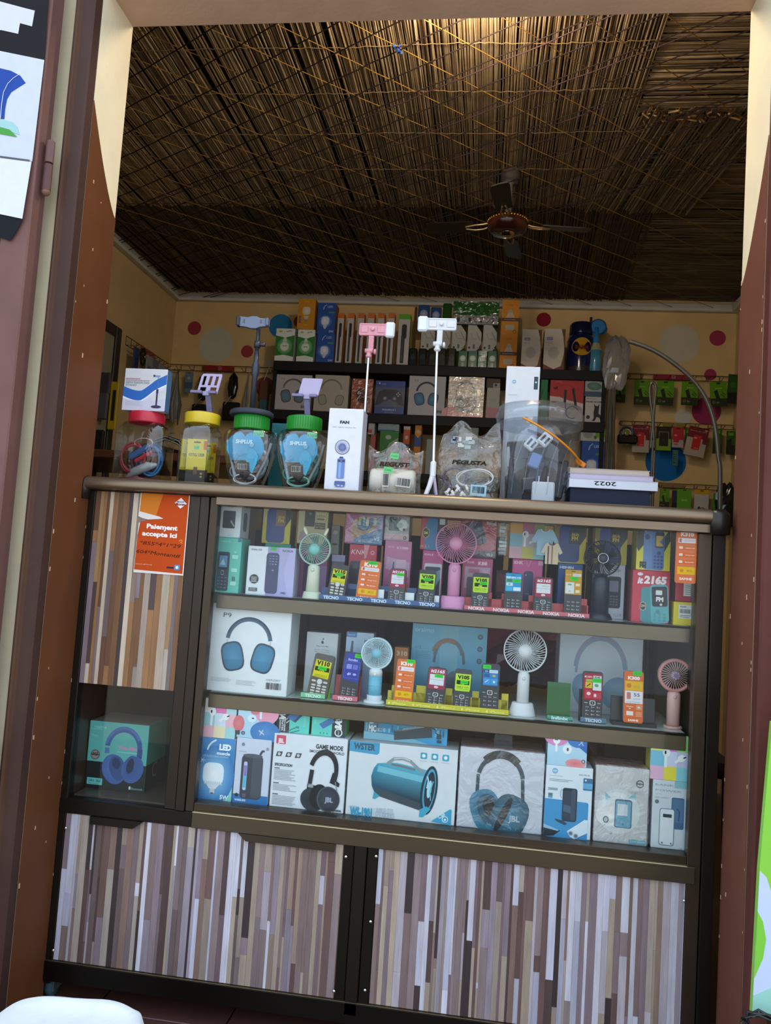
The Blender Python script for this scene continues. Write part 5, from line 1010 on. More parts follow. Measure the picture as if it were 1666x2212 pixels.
def s_k101(p): p.RR(.05, .43, .95, .95, .04, 'b02838'); p.T('K101', .27, .885, .085, 'f4e0e4', b=2, w=.36); p.R(.52, .855, .92, .915, 'd8dce0'); p.T('KHK', .72, .885, .085, '3a3c44', b=2, w=.30, slant=.2); p.R(.15, .79, .48, .84, 'a8b848'); p.R(.13, .66, .46, .78, 'd8b820'); p.L([(.20, .69), (.38, .75)], .05, '3a3418'); p.R(.50, .62, .92, .80, 'd8e0e4'); p.E(.68, .72, .10, '58a868', .08); p.RR(.13, .46, .46, .62, .02, 'c04858'); p.E(.30, .55, .10, 'f0d4d8', .08); p.RR(.50, .46, .92, .58, .02, 'c04858'); p.RR(.56, .49, .68, .55, .02, 'f0d4d8')
def s_blue(p): p.R(.10, .55, .90, .88, '2f80c0'); p.R(.12, .81, .42, .87, '1c4878'); p.T('R35', .27, .84, .07, 'd8e8f4', b=1); p.R(.42, .81, .88, .87, 'dce4ea'); p.T('SAMSENG', .65, .84, .06, '5a6878', w=.38); p.RR(.14, .72, .44, .79, .02, '2a5a90'); p.E(.68, .755, .10, 'c8a868', .06); p.RR(.12, .57, .48, .69, .02, '4a98d4'); p.RR(.52, .57, .88, .69, .02, '4a98d4'); p.L([(.2, .61), (.38, .66)], .03, 'd8ecf8'); p.E(.70, .63, .06, 'd8ecf8')
def s_henin3(p): p.R(.04, .52, .94, .98, '2c98cc'); p.R(.36, .93, .58, .945, '16466a'); p.T('BENIN H3', .5, .875, .11, 'dceef8', b=2, w=.84); p.R(.04, .75, .94, .835, '6ab890'); p.RR(.10, .76, .42, .83, .03, '4a7a6a'); p.RR(.08, .66, .46, .74, .02, 'c8dce8'); p.RR(.08, .54, .46, .64, .02, '54b0d8'); p.RR(.50, .54, .92, .63, .02, 'd8e8f2'); p.E(.26, .70, .06, '6a9ab0', .04)
def s_k106(p): p.RR(.02, .46, .98, .99, .05, 'c89638'); p.R(.36, .95, .62, .965, '3a2c18'); p.T('K106', .22, .885, .08, 'e8d4a0', b=1, w=.30); p.R(.46, .85, .94, .91, 'd8dcdc'); p.T('SCENIC', .70, .88, .07, '8a8e90', w=.38); p.RR(.06, .48, .56, .72, .02, 'd8dcd8'); p.E(.30, .67, .12, '8aa090', .05); p.E(.30, .53, .07, 'b0b4b0', .04); p.RR(.64, .64, .88, .70, .02, 'e8dcb8'); p.RR(.64, .50, .88, .56, .02, 'e8dcb8')
def s_sundan(p): p.P([(.08, .42), (.92, .38), (.96, .80), (.88, .96), (.18, .98), (.08, .88)], '3a44a0'); p.T('Sundan', .50, .84, .12, 'c8ccec', b=1, w=.52, slant=.2); p.RR(.12, .45, .92, .80, .03, '7c84c8'); p.RR(.13, .455, .91, .795, .03, '3a44a0'); p.RR(.22, .64, .50, .74, .02, '8a90d0'); p.RR(.56, .64, .82, .74, .02, '6a72bc'); p.T('d', .36, .54, .14, 'd8daf4', b=2); p.T('d', .46, .545, .10, 'd8daf4', b=2); p.E(.70, .54, .10, 'a8acdc', .06)
# stands with a printed lip
def holder(k, x0, y0, x1, y1, Y, base, label, c, txt, n, tc_, lipc=None, back=None, group=None, lean=-8, th=.010, m='plastic', hback=None, sx=.7):
    p0, p1 = wp(k, x0, y0, Y), wp(k, x1, y1, Y); w = p1.x-p0.x
    t = thing('phone_stand', label, 'phone stand', (p0.x, Y, base), (0, 0, 0), group)
    lh = p1.z-base if False else abs(wp(k, x0, y1, Y).z-wp(k, x0, y0, Y).z)
    g = Gm().box(0, w, 0, .0016, 0, lh, lipc or c); g.box(0, w, 0, .030, 0, .0014, c); g.build('tray', m, t)
    g = Gm()
    if back:
        for a, b_, h in back:
            V = [(a*w, .022, 0), (b_*w, .022, 0), (b_*w, .022+h*.12, h), (a*w, .022+h*.12, h)]
            g.add(V+[(x, y+.0016, z) for x, y, z in V], [(0, 1, 2, 3), (7, 6, 5, 4), (0, 3, 7, 4), (1, 5, 6, 2), (3, 2, 6, 7), (0, 4, 5, 1)], hback or c)
        g.build('back_plate', m, t)
    p = Pr(w, lh)
    for i in range(n):
        if callable(txt): txt(p, (i+.5)/n)
        else: p.T(txt, (i+.5)/n, .5, sx/n*.19, tc_, b=2, w=sx/n)
    p.build('lettering', 'paper', t)
    return t
TR = lambda h, *xs: [(a, b_, h) for a, b_ in xs]
# middle shelf stands
holder('H', 868, 828, 1070, 785, .068, S2, 'green phone stand marked TECNO with the V110 phone', '5fae2e', 'TECNO', 1, 'd4f0dc', '7cc498', back=[(.35, 1.12, .085)], hback='78c818', sx=.66)
phone('H', 915, 800, 1105, 470, .072, S2+.003, 'dark keypad phone with yellow V110 sticker in the green stand', '4c443c', [kp('c8c4bc', .04, .40, dots=True), ('screen_sticker', s_v110, 'paper'), price(.50, .67)], roll=7, lean=-8)
holder('H', 1128, 850, 1335, 805, .068, S2, 'red phone stand marked TECNO with the blue stickered phone', 'a03040', 'TECNO', 1, 'f0e4e6', 'cc6878', back=[(0, 1.04, .055)], sx=.6)
phone('H', 1172, 820, 1350, 455, .072, S2+.003, 'black keypad phone with deep blue sticker in the red stand', '23232c', [kp('c4c6d0', .04, .36, nav=False), ('screen_sticker', s_sundan, 'paper'), price(.80, .93)], roll=4)
def apple(p, u):
    p.E(u-.075, .46, .0085, 'f0e884', .009); p.E(u-.073, .76, .002, 'f0e884', .004); p.T('iPhone', u+.008, .50, .019, 'f0e884', b=1, w=.115)
holder('I', 56, 905, 1168, 853, .066, S2, 'long yellow phone stand with iPhone lettering on the middle shelf', 'c8b820', apple, 5, '', 'ccc02c', back=[(0, .99, .030), (.03, .065, .042), (.235, .315, .046), (.48, .535, .045), (.70, .755, .044), (.94, .995, .044)], sx=.7)
phone('I', 118, 868, 316, 483, .070, S2+.003, 'orange dummy phone card K310 in the yellow stand', '5a6068', [('screen_sticker', s_k310, 'paper'), price(.72, .96)], roll=2, name='phone_card')
phone('I', 405, 890, 598, 556, .070, S2+.003, 'black phone with red it2165 sticker in the yellow stand', '24272c', [kp(), ('screen_sticker', s_2165, 'paper'), price(.60, .79)], roll=2)
phone('I', 654, 915, 830, 572, .070, S2+.003, 'black phone with lime V105 sticker in the yellow stand', '24272c', [kp(nav=True), ('screen_sticker', s_v105, 'paper'), price(.58, .68)], roll=1)
phone('I', 900, 940, 1090, 525, .070, S2+.003, 'tall black phone with blue screen sticker at the right of the yellow stand', '22252c', [kp('b8bcc4', .03, .46), ('screen_sticker', s_blue, 'paper'), price(.28, .93)])
holder('J', 133, 897, 366, 858, .070, S2, 'empty dark green phone stand marked Infinix', '2c6c60', 'Infinix', 1, 'c8e8e0', '4c9484', back=[(0, .93, .078)], hback='145a1c', sx=.66)
holder('J', 432, 926, 666, 876, .070, S2, 'black phone stand with grey TECNO lip', '1c2028', 'TECNO', 1, 'c8d4e0', '56748e', back=[(-.04, .35, .068)], sx=.66)
phone('J', 446, 872, 648, 470, .074, S2+.003, 'black phone with red K101 sticker in the black TECNO stand', '1e2128', [kp(v1=.42), ('screen_sticker', s_k101, 'paper'), price(.70, .82)])
t = thing('phone_stand', 'plain black plastic phone stand with the K300 card', 'phone stand', (wp('J', 716, 965, .07).x, .075, S2)); w = (wp('J', 1125, 965, .07)-wp('J', 716, 965, .07)).x
Gm().box(0, w, 0, .03, 0, .008, '1a1c22', .001).build('tray', 'plastic', t); g = Gm(); g.M = Matrix.Translation((0, .018, .004)) @ Matrix.Rotation(math.radians(-8), 4, 'X'); g.box(0, w, 0, .002, 0, .056, '20232a', .0008); g.build('back_plate', 'plastic', t)
phone('J', 815, 915, 1016, 466, .068, S2+.009, 'orange dummy phone card K300 in the plain black stand', '5a7080', [('screen_sticker', s_k300, 'paper'), price(.66, .955)], name='phone_card', lean=-6)

# ---------------------------------------------------------------- top shelf, front row
hfan('E', 926, 430, 128, .075, S1, 'pale green handheld fan with bunny ears on the top shelf', 'a4c8bc', '84ccc8', 'd6dcc4', ('cup', 'd2d8c0', .88), 34, .34, .05, .42, 'straight', .60, .42, flare=.86, ears=True, blade='55756c')
hfan('F', 687, 384, 168, .075, S1, 'tall pink handheld fan with a pink foot on the top shelf', 'cc84a8', 'd892b4', 'd08cb4', ('cup', 'd08cb8', .98), 44, .31, .035, .29, 'straight', .58, .60, flare=1.0, blade='6a3c54')
hfan('G', 604, 460, 160, .085, S1, 'black handheld fan with a silver ringed hub on the top shelf', '1a1e28', '2a3040', '222a3a', ('cup', '1c2230', .80), 40, .30, .035, .46, 'black', .68, .34, flare=.96, hub2='glow', blade='10131a', button=False)
holder('E', 958, 858, 1925, 815, .066, S1, 'long blue phone stand with TECNO lettering on the top shelf', '2c4c84', 'TECNO', 5, 'd4e4f0', '38598c', back=[(0, 1, .028), (.20, .33, .040), (.50, .62, .040), (.72, .80, .040)], sx=.66)
# pale tabs painted in for reflections in the stand's cut-outs
for k, x0, y0, x1, y1 in (('F', 50, 828, 112, 755), ('F', 275, 850, 353, 782), ('F', 508, 866, 553, 805)):
    prod(k, x0, y0, x1, y1, .078, 'stand_reflection', {50: 'small pale painted reflection in the blue stand right of the K310 card', 275: 'small white painted reflection in the blue stand between the it2165 and V105 phones', 508: 'small white painted reflection at the right end of the blue stand'}[x0], 'card', None, base=S1+.003, depth=.001, c='e0e8ec', b=0)
phone('E', 1018, 820, 1178, 553, .070, S1+.003, 'dark phone with yellow V110 sticker in the blue stand', '2e2c2a', [kp('c4c2bc', .04, .46, dots=True), ('screen_sticker', s_v110, 'paper'), price(.50, .70)], roll=5)
phone('E', 1248, 838, 1442, 525, .070, S1+.003, 'orange dummy phone card K310 in the blue stand', '7c8c90', [('screen_sticker', s_k310, 'paper'), price(.60, .95)], roll=3, name='phone_card')
phone('F', 134, 870, 284, 588, .070, S1+.003, 'dark phone with red it2165 sticker in the blue stand', '38383c', [kp(), ('screen_sticker', s_2165, 'paper'), price(.66, .83)], roll=1)
phone('F', 368, 888, 524, 598, .070, S1+.003, 'black phone with lime V105 sticker in the blue stand', '26292e', [kp(), ('screen_sticker', s_v105, 'paper'), price(.50, .73)], roll=1)
holder('F', 750, 925, 1756, 888, .066, S1, 'long red phone stand with NOKIA lettering on the top shelf', 'b83c3c', 'NOKIA', 5, 'f0dcdc', 'c8606a', back=[(0, 1, .028), (.10, .22, .042), (.30, .40, .042), (.52, .66, .042), (.85, .99, .042)], sx=.66)
phone('F', 804, 905, 958, 624, .070, S1+.003, 'black phone with lime V105 sticker in the red stand', '26292e', [kp(), ('screen_sticker', s_v105, 'paper'), price(.66, .72)])
phone('F', 1066, 920, 1222, 622, .070, S1+.003, 'black phone with sky blue H3 sticker in the red stand', '24272c', [kp('d0d4d8', .02, .44, nav=False), ('screen_sticker', s_henin3, 'paper'), price(.70, .79)])
phone('F', 1302, 935, 1466, 658, .070, S1+.003, 'black phone with red it2165 sticker in the red stand', '24272c', [kp(), ('screen_sticker', s_2165, 'paper')])
phone('G', 268, 935, 436, 558, .070, S1+.003, 'black phone with golden K106 sticker in the red stand', '26282c', [kp('c8ccd0', .02, .44, nav=False), ('screen_sticker', s_k106, 'paper'), price(.55, .80)])
prod('E', 368, 785, 775, 425, .075, 'filler_box', 'white and lavender box marked NOKIA with a dark phone', 'box', a_nokia, base=S1, depth=.05, c='dfe4ea', cs='c8c8dc', m='gloss_card')
prod('E', 116, 775, 345, 345, .060, 'filler_box', 'turquoise phone box at the left end of the top shelf', 'box', a_tealphone, base=S1, depth=.07, c='5cc4b0', cs='48b0a0', key='teal', m='gloss_card')
prod('E', 157, 335, 345, 62, .062, 'speaker_box', 'white smart speaker box standing on the turquoise phone box', 'box', a_speaker, base=top_of('teal')+.0006, depth=.07, c='d8e0e4', cs='c0c8d0', m='gloss_card', sideart=lambda p: (p.RR(.3, .2, .7, .75, .15, '3c4864'), p.T('LED', .5, .85, .12, '8890a0')))
# right end of the top shelf
prod('G', 845, 1000, 1186, 575, .085, 'filler_box', 'red box marked it2165 picturing a teal phone', 'box', a_it, base=S1, depth=.06, c='c42840', cs='8a1c30', m='gloss_card', key='itr')
prod('G', 888, 556, 1192, 200, .087, 'filler_box', 'yellow box marked V110 standing on the red it2165 box', 'box', a_v110, base=top_of('itr')+.0006, depth=.06, c='dcd024', cs='9a9020', m='gloss_card')
prod('G', 1208, 1030, 1392, 842, .075, 'filler_box', 'small yellow box with a white barcode label at the right end', 'box', lambda p: (p.R(.24, .30, 1.0, .88, 'd8dcd8'), p.T('VILLAON', .45, .80, .07, '3a3c3a', b=2, w=.30), p.bars(.30, .52, .80, .70), p.lines(.30, .85, .44, 2, .07, .02, '5a5c5a'), p.T('CE', .90, .50, .09, '2a2c2a')), base=S1, depth=.08, c='dcc81c', cs='b8a818', m='gloss_card', key='yel')
prod('G', 1225, 835, 1395, 640, .085, 'filler_box', 'small red box with a white label on the small yellow box', 'box', lambda p: (p.R(.42, .25, 1.0, .80, 'd8d8d4'), p.lines(.50, .95, .70, 5, .09, .02, '6a6c6a')), base=top_of('yel')+.0006, depth=.07, c='b01c34', cs='7c1424', m='gloss_card')
phone('G', 1220, 668, 1420, 215, -.003+.0145, pix(1150+1220/3.967, 1090+668/3.967, .0).z, 'orange dummy phone card K310 stuck inside the glass at upper right', 'd86a34', [('screen_sticker', s_k310, 'paper')], lean=0, th=.003, name='phone_card', r=.004)
# ---------------------------------------------------------------- top shelf, rear rows
RY = .165
prod('E', 500, 800, 735, 395, RY, 'filler_box', 'teal green phone box under the left V105 box', 'box', lambda p: (p.R(0, .80, 1, 1, '58c0a8'), p.R(.4, .80, .62, .97, '48b858'), p.T('2165', .3, .9, .12, 'a0e0d0')), base=S1, depth=.05, c='3c9c8c', key='tg')
prod('E', 500, 372, 745, 85, RY, 'filler_box', 'yellow V105 box with a blue phone at the left of the rear row', 'box', lambda p: a_v105(p, cream=True), base=top_of('tg')+.0006, depth=.06, c='dcc828', cs='a07c18', m='gloss_card')
prod('E', 775, 800, 1035, 400, RY, 'filler_box', 'mauve phone box under the cream box behind the bunny fan', 'box', lambda p: (p.R(.55, .0, 1, .6, 'a888b8'), p.RR(.2, .1, .6, .8, .06, '50406a')), base=S1, depth=.05, c='b06898', key='mv')
prod('E', 780, 385, 1040, 95, RY, 'filler_box', 'cream phone box reading SUPER BIG BATTERY', 'box', a_1050, base=top_of('mv')+.0006, depth=.06, c='cfc49c', cs='8c8468')
prod('E', 1040, 830, 1170, 480, RY+.01, 'filler_box', 'pale grey phone box between the bunny fan and the KNK box', 'box', lambda p: (p.R(0, .85, 1, 1, 'a8a8c8'), p.T('2.4', .7, .93, .14, '787890')), base=S1, depth=.05, c='706878', key='gy')
prod('E', 1045, 480, 1130, 240, RY+.02, 'charger_box', 'grey charger box under the dark gap behind the bunny fan', 'box', lambda p: (p.E(.5, .75, .30, 'b0a8a8', .24), p.E(.5, .35, .35, '34343a', .10)), base=top_of('gy')+.0006, depth=.05, c='8c8c84')
prod('E', 1178, 800, 1428, 400, RY, 'filler_box', 'red box with large KNK letters', 'box', lambda p: (a_knk(p), p.P([(.55, .75), (.62, .75), (.72, 1), (.52, 1)], 'dc90a0'), p.E(.84, .86, .07, 'e8c8d0'), p.E(.84, .86, .05, 'c83c54'), p.RR(.05, .05, .85, .70, .10, '3a2c3c'), p.E(.25, .60, .10, '5a4c60')), base=S1, depth=.05, c='c42c48', cs='902038', m='gloss_card', key='knk')
prod('E', 1160, 412, 1480, 130, RY-.01, 'speaker_box', 'plastic wrapped pink and blue speaker box on the KNK box', 'box', a_pinkbox, base=top_of('knk')+.0006, depth=.06, c='c86496', cs='7a5480', m='gloss_card', wrap=True)
prod('F', 92, 830, 335, 372, RY, 'filler_box', 'pink phone box marked KHK K1300', 'box', a_k1300, base=S1, depth=.05, c='c87aa8', cs='9a4c78', m='gloss_card', key='k13')
prod('F', 108, 360, 322, 150, RY, 'toy_box', 'white toy box with a dark window on the K1300 box', 'box', a_toy, base=top_of('k13')+.0006, depth=.06, c='b8bcb8', cs='8c9490', wrap=True)
prod('F', 396, 860, 588, 445, RY, 'filler_box', 'magenta phone box marked OALE', 'box', a_oale, base=S1, depth=.05, c='c44488', cs='8a2c60', m='gloss_card', key='oale')
prod('F', 396, 430, 612, 150, RY, 'filler_box', 'red and blue phone box with a 24 badge on the OALE box', 'box', a_24, base=top_of('oale')+.0006, depth=.06, c='b84858', cs='30405c', m='gloss_card')
prod('F', 722, 870, 985, 510, RY, 'filler_box', 'dusky pink phone box marked KHK K88', 'box', a_k88, base=S1, depth=.05, c='b84878', cs='a85078', m='gloss_card', key='k88')
prod('F', 715, 505, 1022, 165, RY, 'speaker_box', 'red box marked V5.3 with a dark shape on the K88 box', 'box', a_bt, base=top_of('k88')+.0006, depth=.06, c='c03c48', cs='80283a', m='gloss_card', wrap=True)
prod('F', 992, 850, 1110, 600, RY+.02, 'filler_box', 'dark maroon phone box between the K88 and pink KHK boxes', 'box', lambda p: (p.RR(.1, .45, .9, .9, .04, '6a3440'), p.lines(.2, .8, .35, 4, .06, .02, '7a5058')), base=S1, depth=.05, c='3c1c28')
prod('F', 1122, 860, 1384, 520, RY, 'filler_box', 'bright pink phone box marked KHK under the pastel box', 'box', a_khk2, base=S1, depth=.05, c='d05090', cs='a03468', m='gloss_card', key='khk')
prod('F', 1108, 515, 1402, 205, RY-.01, 'earbud_box', 'pastel checked earbud box in the rear row of the top shelf', 'box', lambda p: (pastel(p, ['d8a8b8', 'c8c050', '9cc8cc', '80b8c8', 'c0b8cc', 'c0b0c0', 'd8a040', 'c0688c', '98a868']), pods(p, .45, .62, .9, .72, .50)), base=top_of('khk')+.0006, depth=.05, c='a8c0cc', m='gloss_card')
prod('G', 205, 900, 438, 512, RY, 'filler_box', 'blue phone box marked HENIN', 'box', a_henin, base=S1, depth=.05, c='2858a0', cs='1c3c70', m='gloss_card', key='hen')
prod('G', 182, 488, 470, 155, RY, 'filler_box', 'yellow V105 box with a blue phone on the HENIN box', 'box', a_v105, base=top_of('hen')+.0006, depth=.05, c='dcc828', cs='8c8020', m='gloss_card')
prod('G', 518, 985, 800, 520, RY-.03, 'filler_box', 'white phone box marked G18 behind the black fan', 'box', a_g18, base=S1, depth=.04, c='c4c8d4', cs='9c9ca8', key='g18')
prod('G', 532, 500, 822, 170, RY-.01, 'filler_box', 'yellow V105 box behind the black fan', 'box', a_v105, base=top_of('g18')+.0006, depth=.05, c='dcc828', cs='8c8020', m='gloss_card')
def tee(k, cx, cy, w, c, trim, label, Y, stripes=None):
    p = wp(k, cx, cy, Y); W_ = (wp(k, cx+w, cy, Y)-p).x; t = thing('car_freshener', label, 'air freshener', (p.x, Y, p.z))
    o = [(-.16, .5), (-.30, .46), (-.50, .05), (-.36, -.04), (-.30, .10), (-.30, -.5), (.30, -.5), (.30, .10), (.36, -.04), (.50, .05), (.30, .46), (.16, .5), (.10, .42), (0, .38), (-.10, .42)]
    Gm().prism([(x*W_, z*W_) for x, z in o][::-1], 0, .0012, c).build('shirt_card', 'gloss_card', t)
    Gm().tube([(x*W_, -.0006, z*W_) for x, z in ((-.16, .49), (-.10, .41), (0, .37), (.10, .41), (.16, .49))], .0009, trim, 5).build('collar', 'plastic', t)
    if stripes:
        g = Gm()
        for x, sc in stripes: g.prism([(x*W_, -.49*W_), ((x+.07)*W_, -.49*W_), ((x+.07)*W_, .34*W_), (x*W_, .34*W_)], -.0005, 0, sc)
        g.build('stripes', 'gloss_card', t)
    Gm().tube([(0, .0004, .38*W_), (.001, .0004, .7*W_)], .0004, 'd8d8d8', 4).build('string', 'plastic', t)
tee('F', 1398, 375, 215, '8cb4cc', 'd8ecf4', 'light blue shirt shaped air freshener hanging in front of the pastel box', .10)
tee('F', 1452, 465, 175, 'c8c0a8', 'b03040', 'striped shirt shaped air freshener hanging below the light blue one', .094, ((-.20, '7a3040'), (-.02, '9a6a3c'), (.14, 'd8b888')))
# a bag of small chargers hanging between the V5.3 and pastel boxes
t = thing('charger_bag', 'clear bag of small white plugs hanging between the V5.3 and pastel boxes', 'bag', tuple(wp('F', 1062, 350, .15))); g = Gm(); rnd = random.Random(9)
for i in range(9): g.box(-.008+rnd.uniform(-.004, .003), .006+rnd.uniform(-.003, .004), .002, .012, -.036+i*.0085, -.031+i*.0085+.002, rnd.choice(['c8d4d8', '8ca4ac', 'a8b0ac', '6a7478']), .001)
g.build('plugs', 'plastic', t); Gm().box(-.013, .013, 0, .016, -.042, .048, 'ffffff', .004).build('film', 'wrap', t)
# niche at the left: boxed headphones, dark back
prod('S', 181, 1721, 323, 1568, .075, 'headphone_box', 'turquoise and black box with blue headphones in the low left compartment', 'box', a_realme, base=.4525, depth=.11, c='5fb4ae', cs='4a9c88', ct='8c867c', key='rm', sideart=lambda p: (p.R(0, 0, 1, .40, '10161a'), p.Ar(.5, .28, .12, .16, 60, 300, '6a7478')))
part(Gm().box(-.90, -.66, CD-.012, CD-.004, .455, 1.15, '3c2a24'), 'niche_back', 'plastic')

rnd = random.Random(31)          # added filler boxes at the back, dark coloured to give the shaded gaps
for i, (x, w, h, c, lab) in enumerate(((-.56, .09, .16, '2c3034', 'dark grey filler box at the back left of the top shelf'), (-.44, .10, .18, '3a3424', 'olive filler box for the dark gap behind the cream phone box'), (-.32, .09, .19, '1c1c22', 'black filler box for the dark gap left of the KNK box'), (-.21, .10, .17, '3c2430', 'plum filler box for the dark gap behind the wrapped speaker box'),
        (-.10, .09, .19, '24262e', 'dark slate filler box for the dark gap behind the toy box'), (.0, .10, .18, '4a1c24', 'dark red filler box for the dark gap behind the pink fan'), (.11, .09, .19, '20242c', 'blackish filler box for the dark gap behind the charger bag'), (.21, .09, .18, '2c2c20', 'dark olive filler box for the dark gap behind the HENIN box'), (.31, .08, .19, '1e1c1e', 'black filler box for the dark gap between the V105 and V110 boxes'), (.395, .08, .18, '4a4424', 'dim yellow filler box for the dark gap at the back right of the top shelf'))):
    tag(Gm().box(-w/2, w/2, 0, .08, 0, h, c, .001).build('filler_box', 'card', None, (x, .30, S1)), lab, 'box')
# ================================================================== things standing on the counter
def P(k, x, y, Y): return wp(k, x, y, Y)
def W2(k, x0, x1, y, Y): return (wp(k, x1, y, Y)-wp(k, x0, y, Y)).x
# square jar with a red lid, earphone cables inside, and a boxed stand on it
Y = .12
def jar_sq(k, xl, xr, yb, yt, cl, cr_, cyb, cyt, lidc, label, Y, d=.085, name='plastic_jar'):
    a = P(k, xl, yb, Y); w = W2(k, xl, xr, yb, Y); h = P(k, xl, yt, Y).z-CT; cz = P(k, cl, cyt, Y).z-CT
    t = thing(name, label, 'jar', (a.x+w/2, Y, CT)); g = Gm()
    g.lathe([(.9, .0), (1, .004), (1.0, h*.80), (.97, h*.9), (.80, h*.98), (.66, h)], 'f0f4f2', n=36, sx=w/2, sy=d/2, pw=7); g.v = g.v
    g.build('jar_body', 'jar', t)
    r = W2(k, cl, cr_, cyb, Y)/2
    Gm().lathe([(r*.98, h-.001), (r, h+.002), (r, cz-.002), (r*.97, cz)], lidc, n=36).build('lid', 'plastic', t)
    g = Gm()
    for i in range(36): a_ = 2*math.pi*i/36; g.box(-.0006, .0006, 0, 0, 0, 0, lidc) if False else None
    return t, w, h, r, cz
t, w, h, r, cz = jar_sq('A', 268, 655, 1472, 1060, 358, 622, 1060, 985, 'c4283e', 'square clear jar with a red lid full of red and blue earphone cables', .12)
JR = CT+cz
rnd = random.Random(21)
def coil(c, n, R, z0, z1, name, cx=0, rr=.0018, sy=.7, turns=3, m='plastic', par=None, tilt=0):
    pts = []; 
    for i in range(n):
        a = 2*math.pi*turns*i/n; f = i/n
        pts.append((cx+R*math.cos(a)*(1+.12*math.sin(a*2.7)), R*sy*math.sin(a)*(.8+.2*math.cos(a*1.9)), z0+(z1-z0)*f+R*tilt*math.sin(a)+.004*math.sin(a*3.1)))
    return Gm().tube(pts, rr, c, 6).build(name, m, par)
def vcoil(c, n, R, cx, cz, name, par, y=0, rr=.0018, turns=3, m='plastic', sx=1.0, sz=1.0, rot=0, var=.12):
    pts = []
    for i in range(n):
        a = 2*math.pi*turns*i/n; k_ = 1+var*math.sin(i*.37+cx*100); x, z = R*sx*k_*math.cos(a), R*sz*k_*math.sin(a)
        pts.append((cx+x*math.cos(rot)-z*math.sin(rot), y+.004*math.sin(a*.7), cz+x*math.sin(rot)+z*math.cos(rot)))
    return Gm().tube(pts, rr, c, 6).build(name, m, par)
vcoil('a83840', 80, .030, -.018, .062, 'cable', t, -.022, .0022, 3, sz=1.15); vcoil('2f6ca0', 70, .026, .026, .058, 'cable', t, -.014, .0030, 3, sz=1.3)
vcoil('c0989c', 40, .016, .006, .100, 'cable', t, -.026, .0014, 2, sx=1.5, sz=.7); vcoil('903040', 50, .024, .0, .070, 'cable', t, .012, .0034, 3); vcoil('5c2c38', 70, .032, -.004, .055, 'cable', t, .016, .0050, 4, sz=1.2, var=.2); vcoil('2c4a6c', 60, .028, .014, .066, 'cable', t, .006, .0046, 3, sz=1.3, var=.2)
g = Gm(); g.M = Matrix.Translation((.0, -.026, .078)) @ Matrix.Rotation(math.radians(-32), 4, 'Y'); g.box(-.030, .030, -.004, .004, -.008, .008, '2c5c90', .003); g.box(-.022, .028, -.006, .002, -.021, -.012, 'c02c40', .003); g.build('wrapped_cable', 'gloss', t)
g = Gm(); g.M = Matrix.Translation((.004, -.012, .032)) @ Matrix.Rotation(math.radians(-24), 4, 'Y'); g.tube([(-.04, 0, 0), (-.02, -.004, .004), (.02, -.006, .004), (.042, 0, 0)], .010, 'a8acb0', 10, rs=[.004, .011, .012, .004]); g.build('grey_cable_bundle', 'gloss', t)
Gm().lathe([(.9*w/2, .006), (.9*w/2, .012)], '7c3040', n=24, sx=1, sy=.8).build('red_pouch', 'gloss', t)
prod('A', 300, 965, 662, 645, .085, 'stand_box', 'white box with a blue wave and a microphone-like stand on the red lidded jar', 'box', a_micbox, base=JR+.0006, depth=.030, c='d9dadc', cs='4a6a90', ct='c8c8c8')
# yellow lidded jar with yellow adapter cards
t, w, h, r, cz = jar_sq('O', 312, 730, 1725, 1045, 398, 830, 1060, 915, 'd2b828', 'square clear jar with a yellow lid holding yellow OTG adapter cards', .12, .09)
YJ = (t.location.x, CT+cz, .12)
def otg(x, y, rz, par):
    g = Gm().box(-.0245, .0245, 0, .0012, .037, .112, 'd6c418').box(-.0245, .0245, 0, .0012, .006, .037, '2a2620'); o = g.build('adapter_card', 'gloss_card', par, (x, y, .002), (0, 0, rz))
    p = Pr(.049, .106); p.R(.32, .91, .68, .94, '4a4020'); p.E(.5, .93, .045, '4a4020'); p.T('OTG USB', .5, .64, .135, '3a3414', b=1, w=.80); p.RR(.34, .76, .62, .85, .02, '6ac488'); p.T('1100', .48, .805, .06, '1c6a3a', w=.2); p.R(.40, .18, .60, .36, '6a4a30'); p.RR(.75, .12, .87, .16, .03, 'b8a848'); p.RR(.75, .19, .87, .23, .03, 'b8a848'); p.R(.84, .76, 1, .96, 'c8641c')
    p.build('card_print', 'gloss_card', o, (-.0245, 0, .006))
otg(.006, -.036, 0, t); otg(-.022, -.012, math.radians(58), t); otg(.012, .018, math.radians(-12), t)
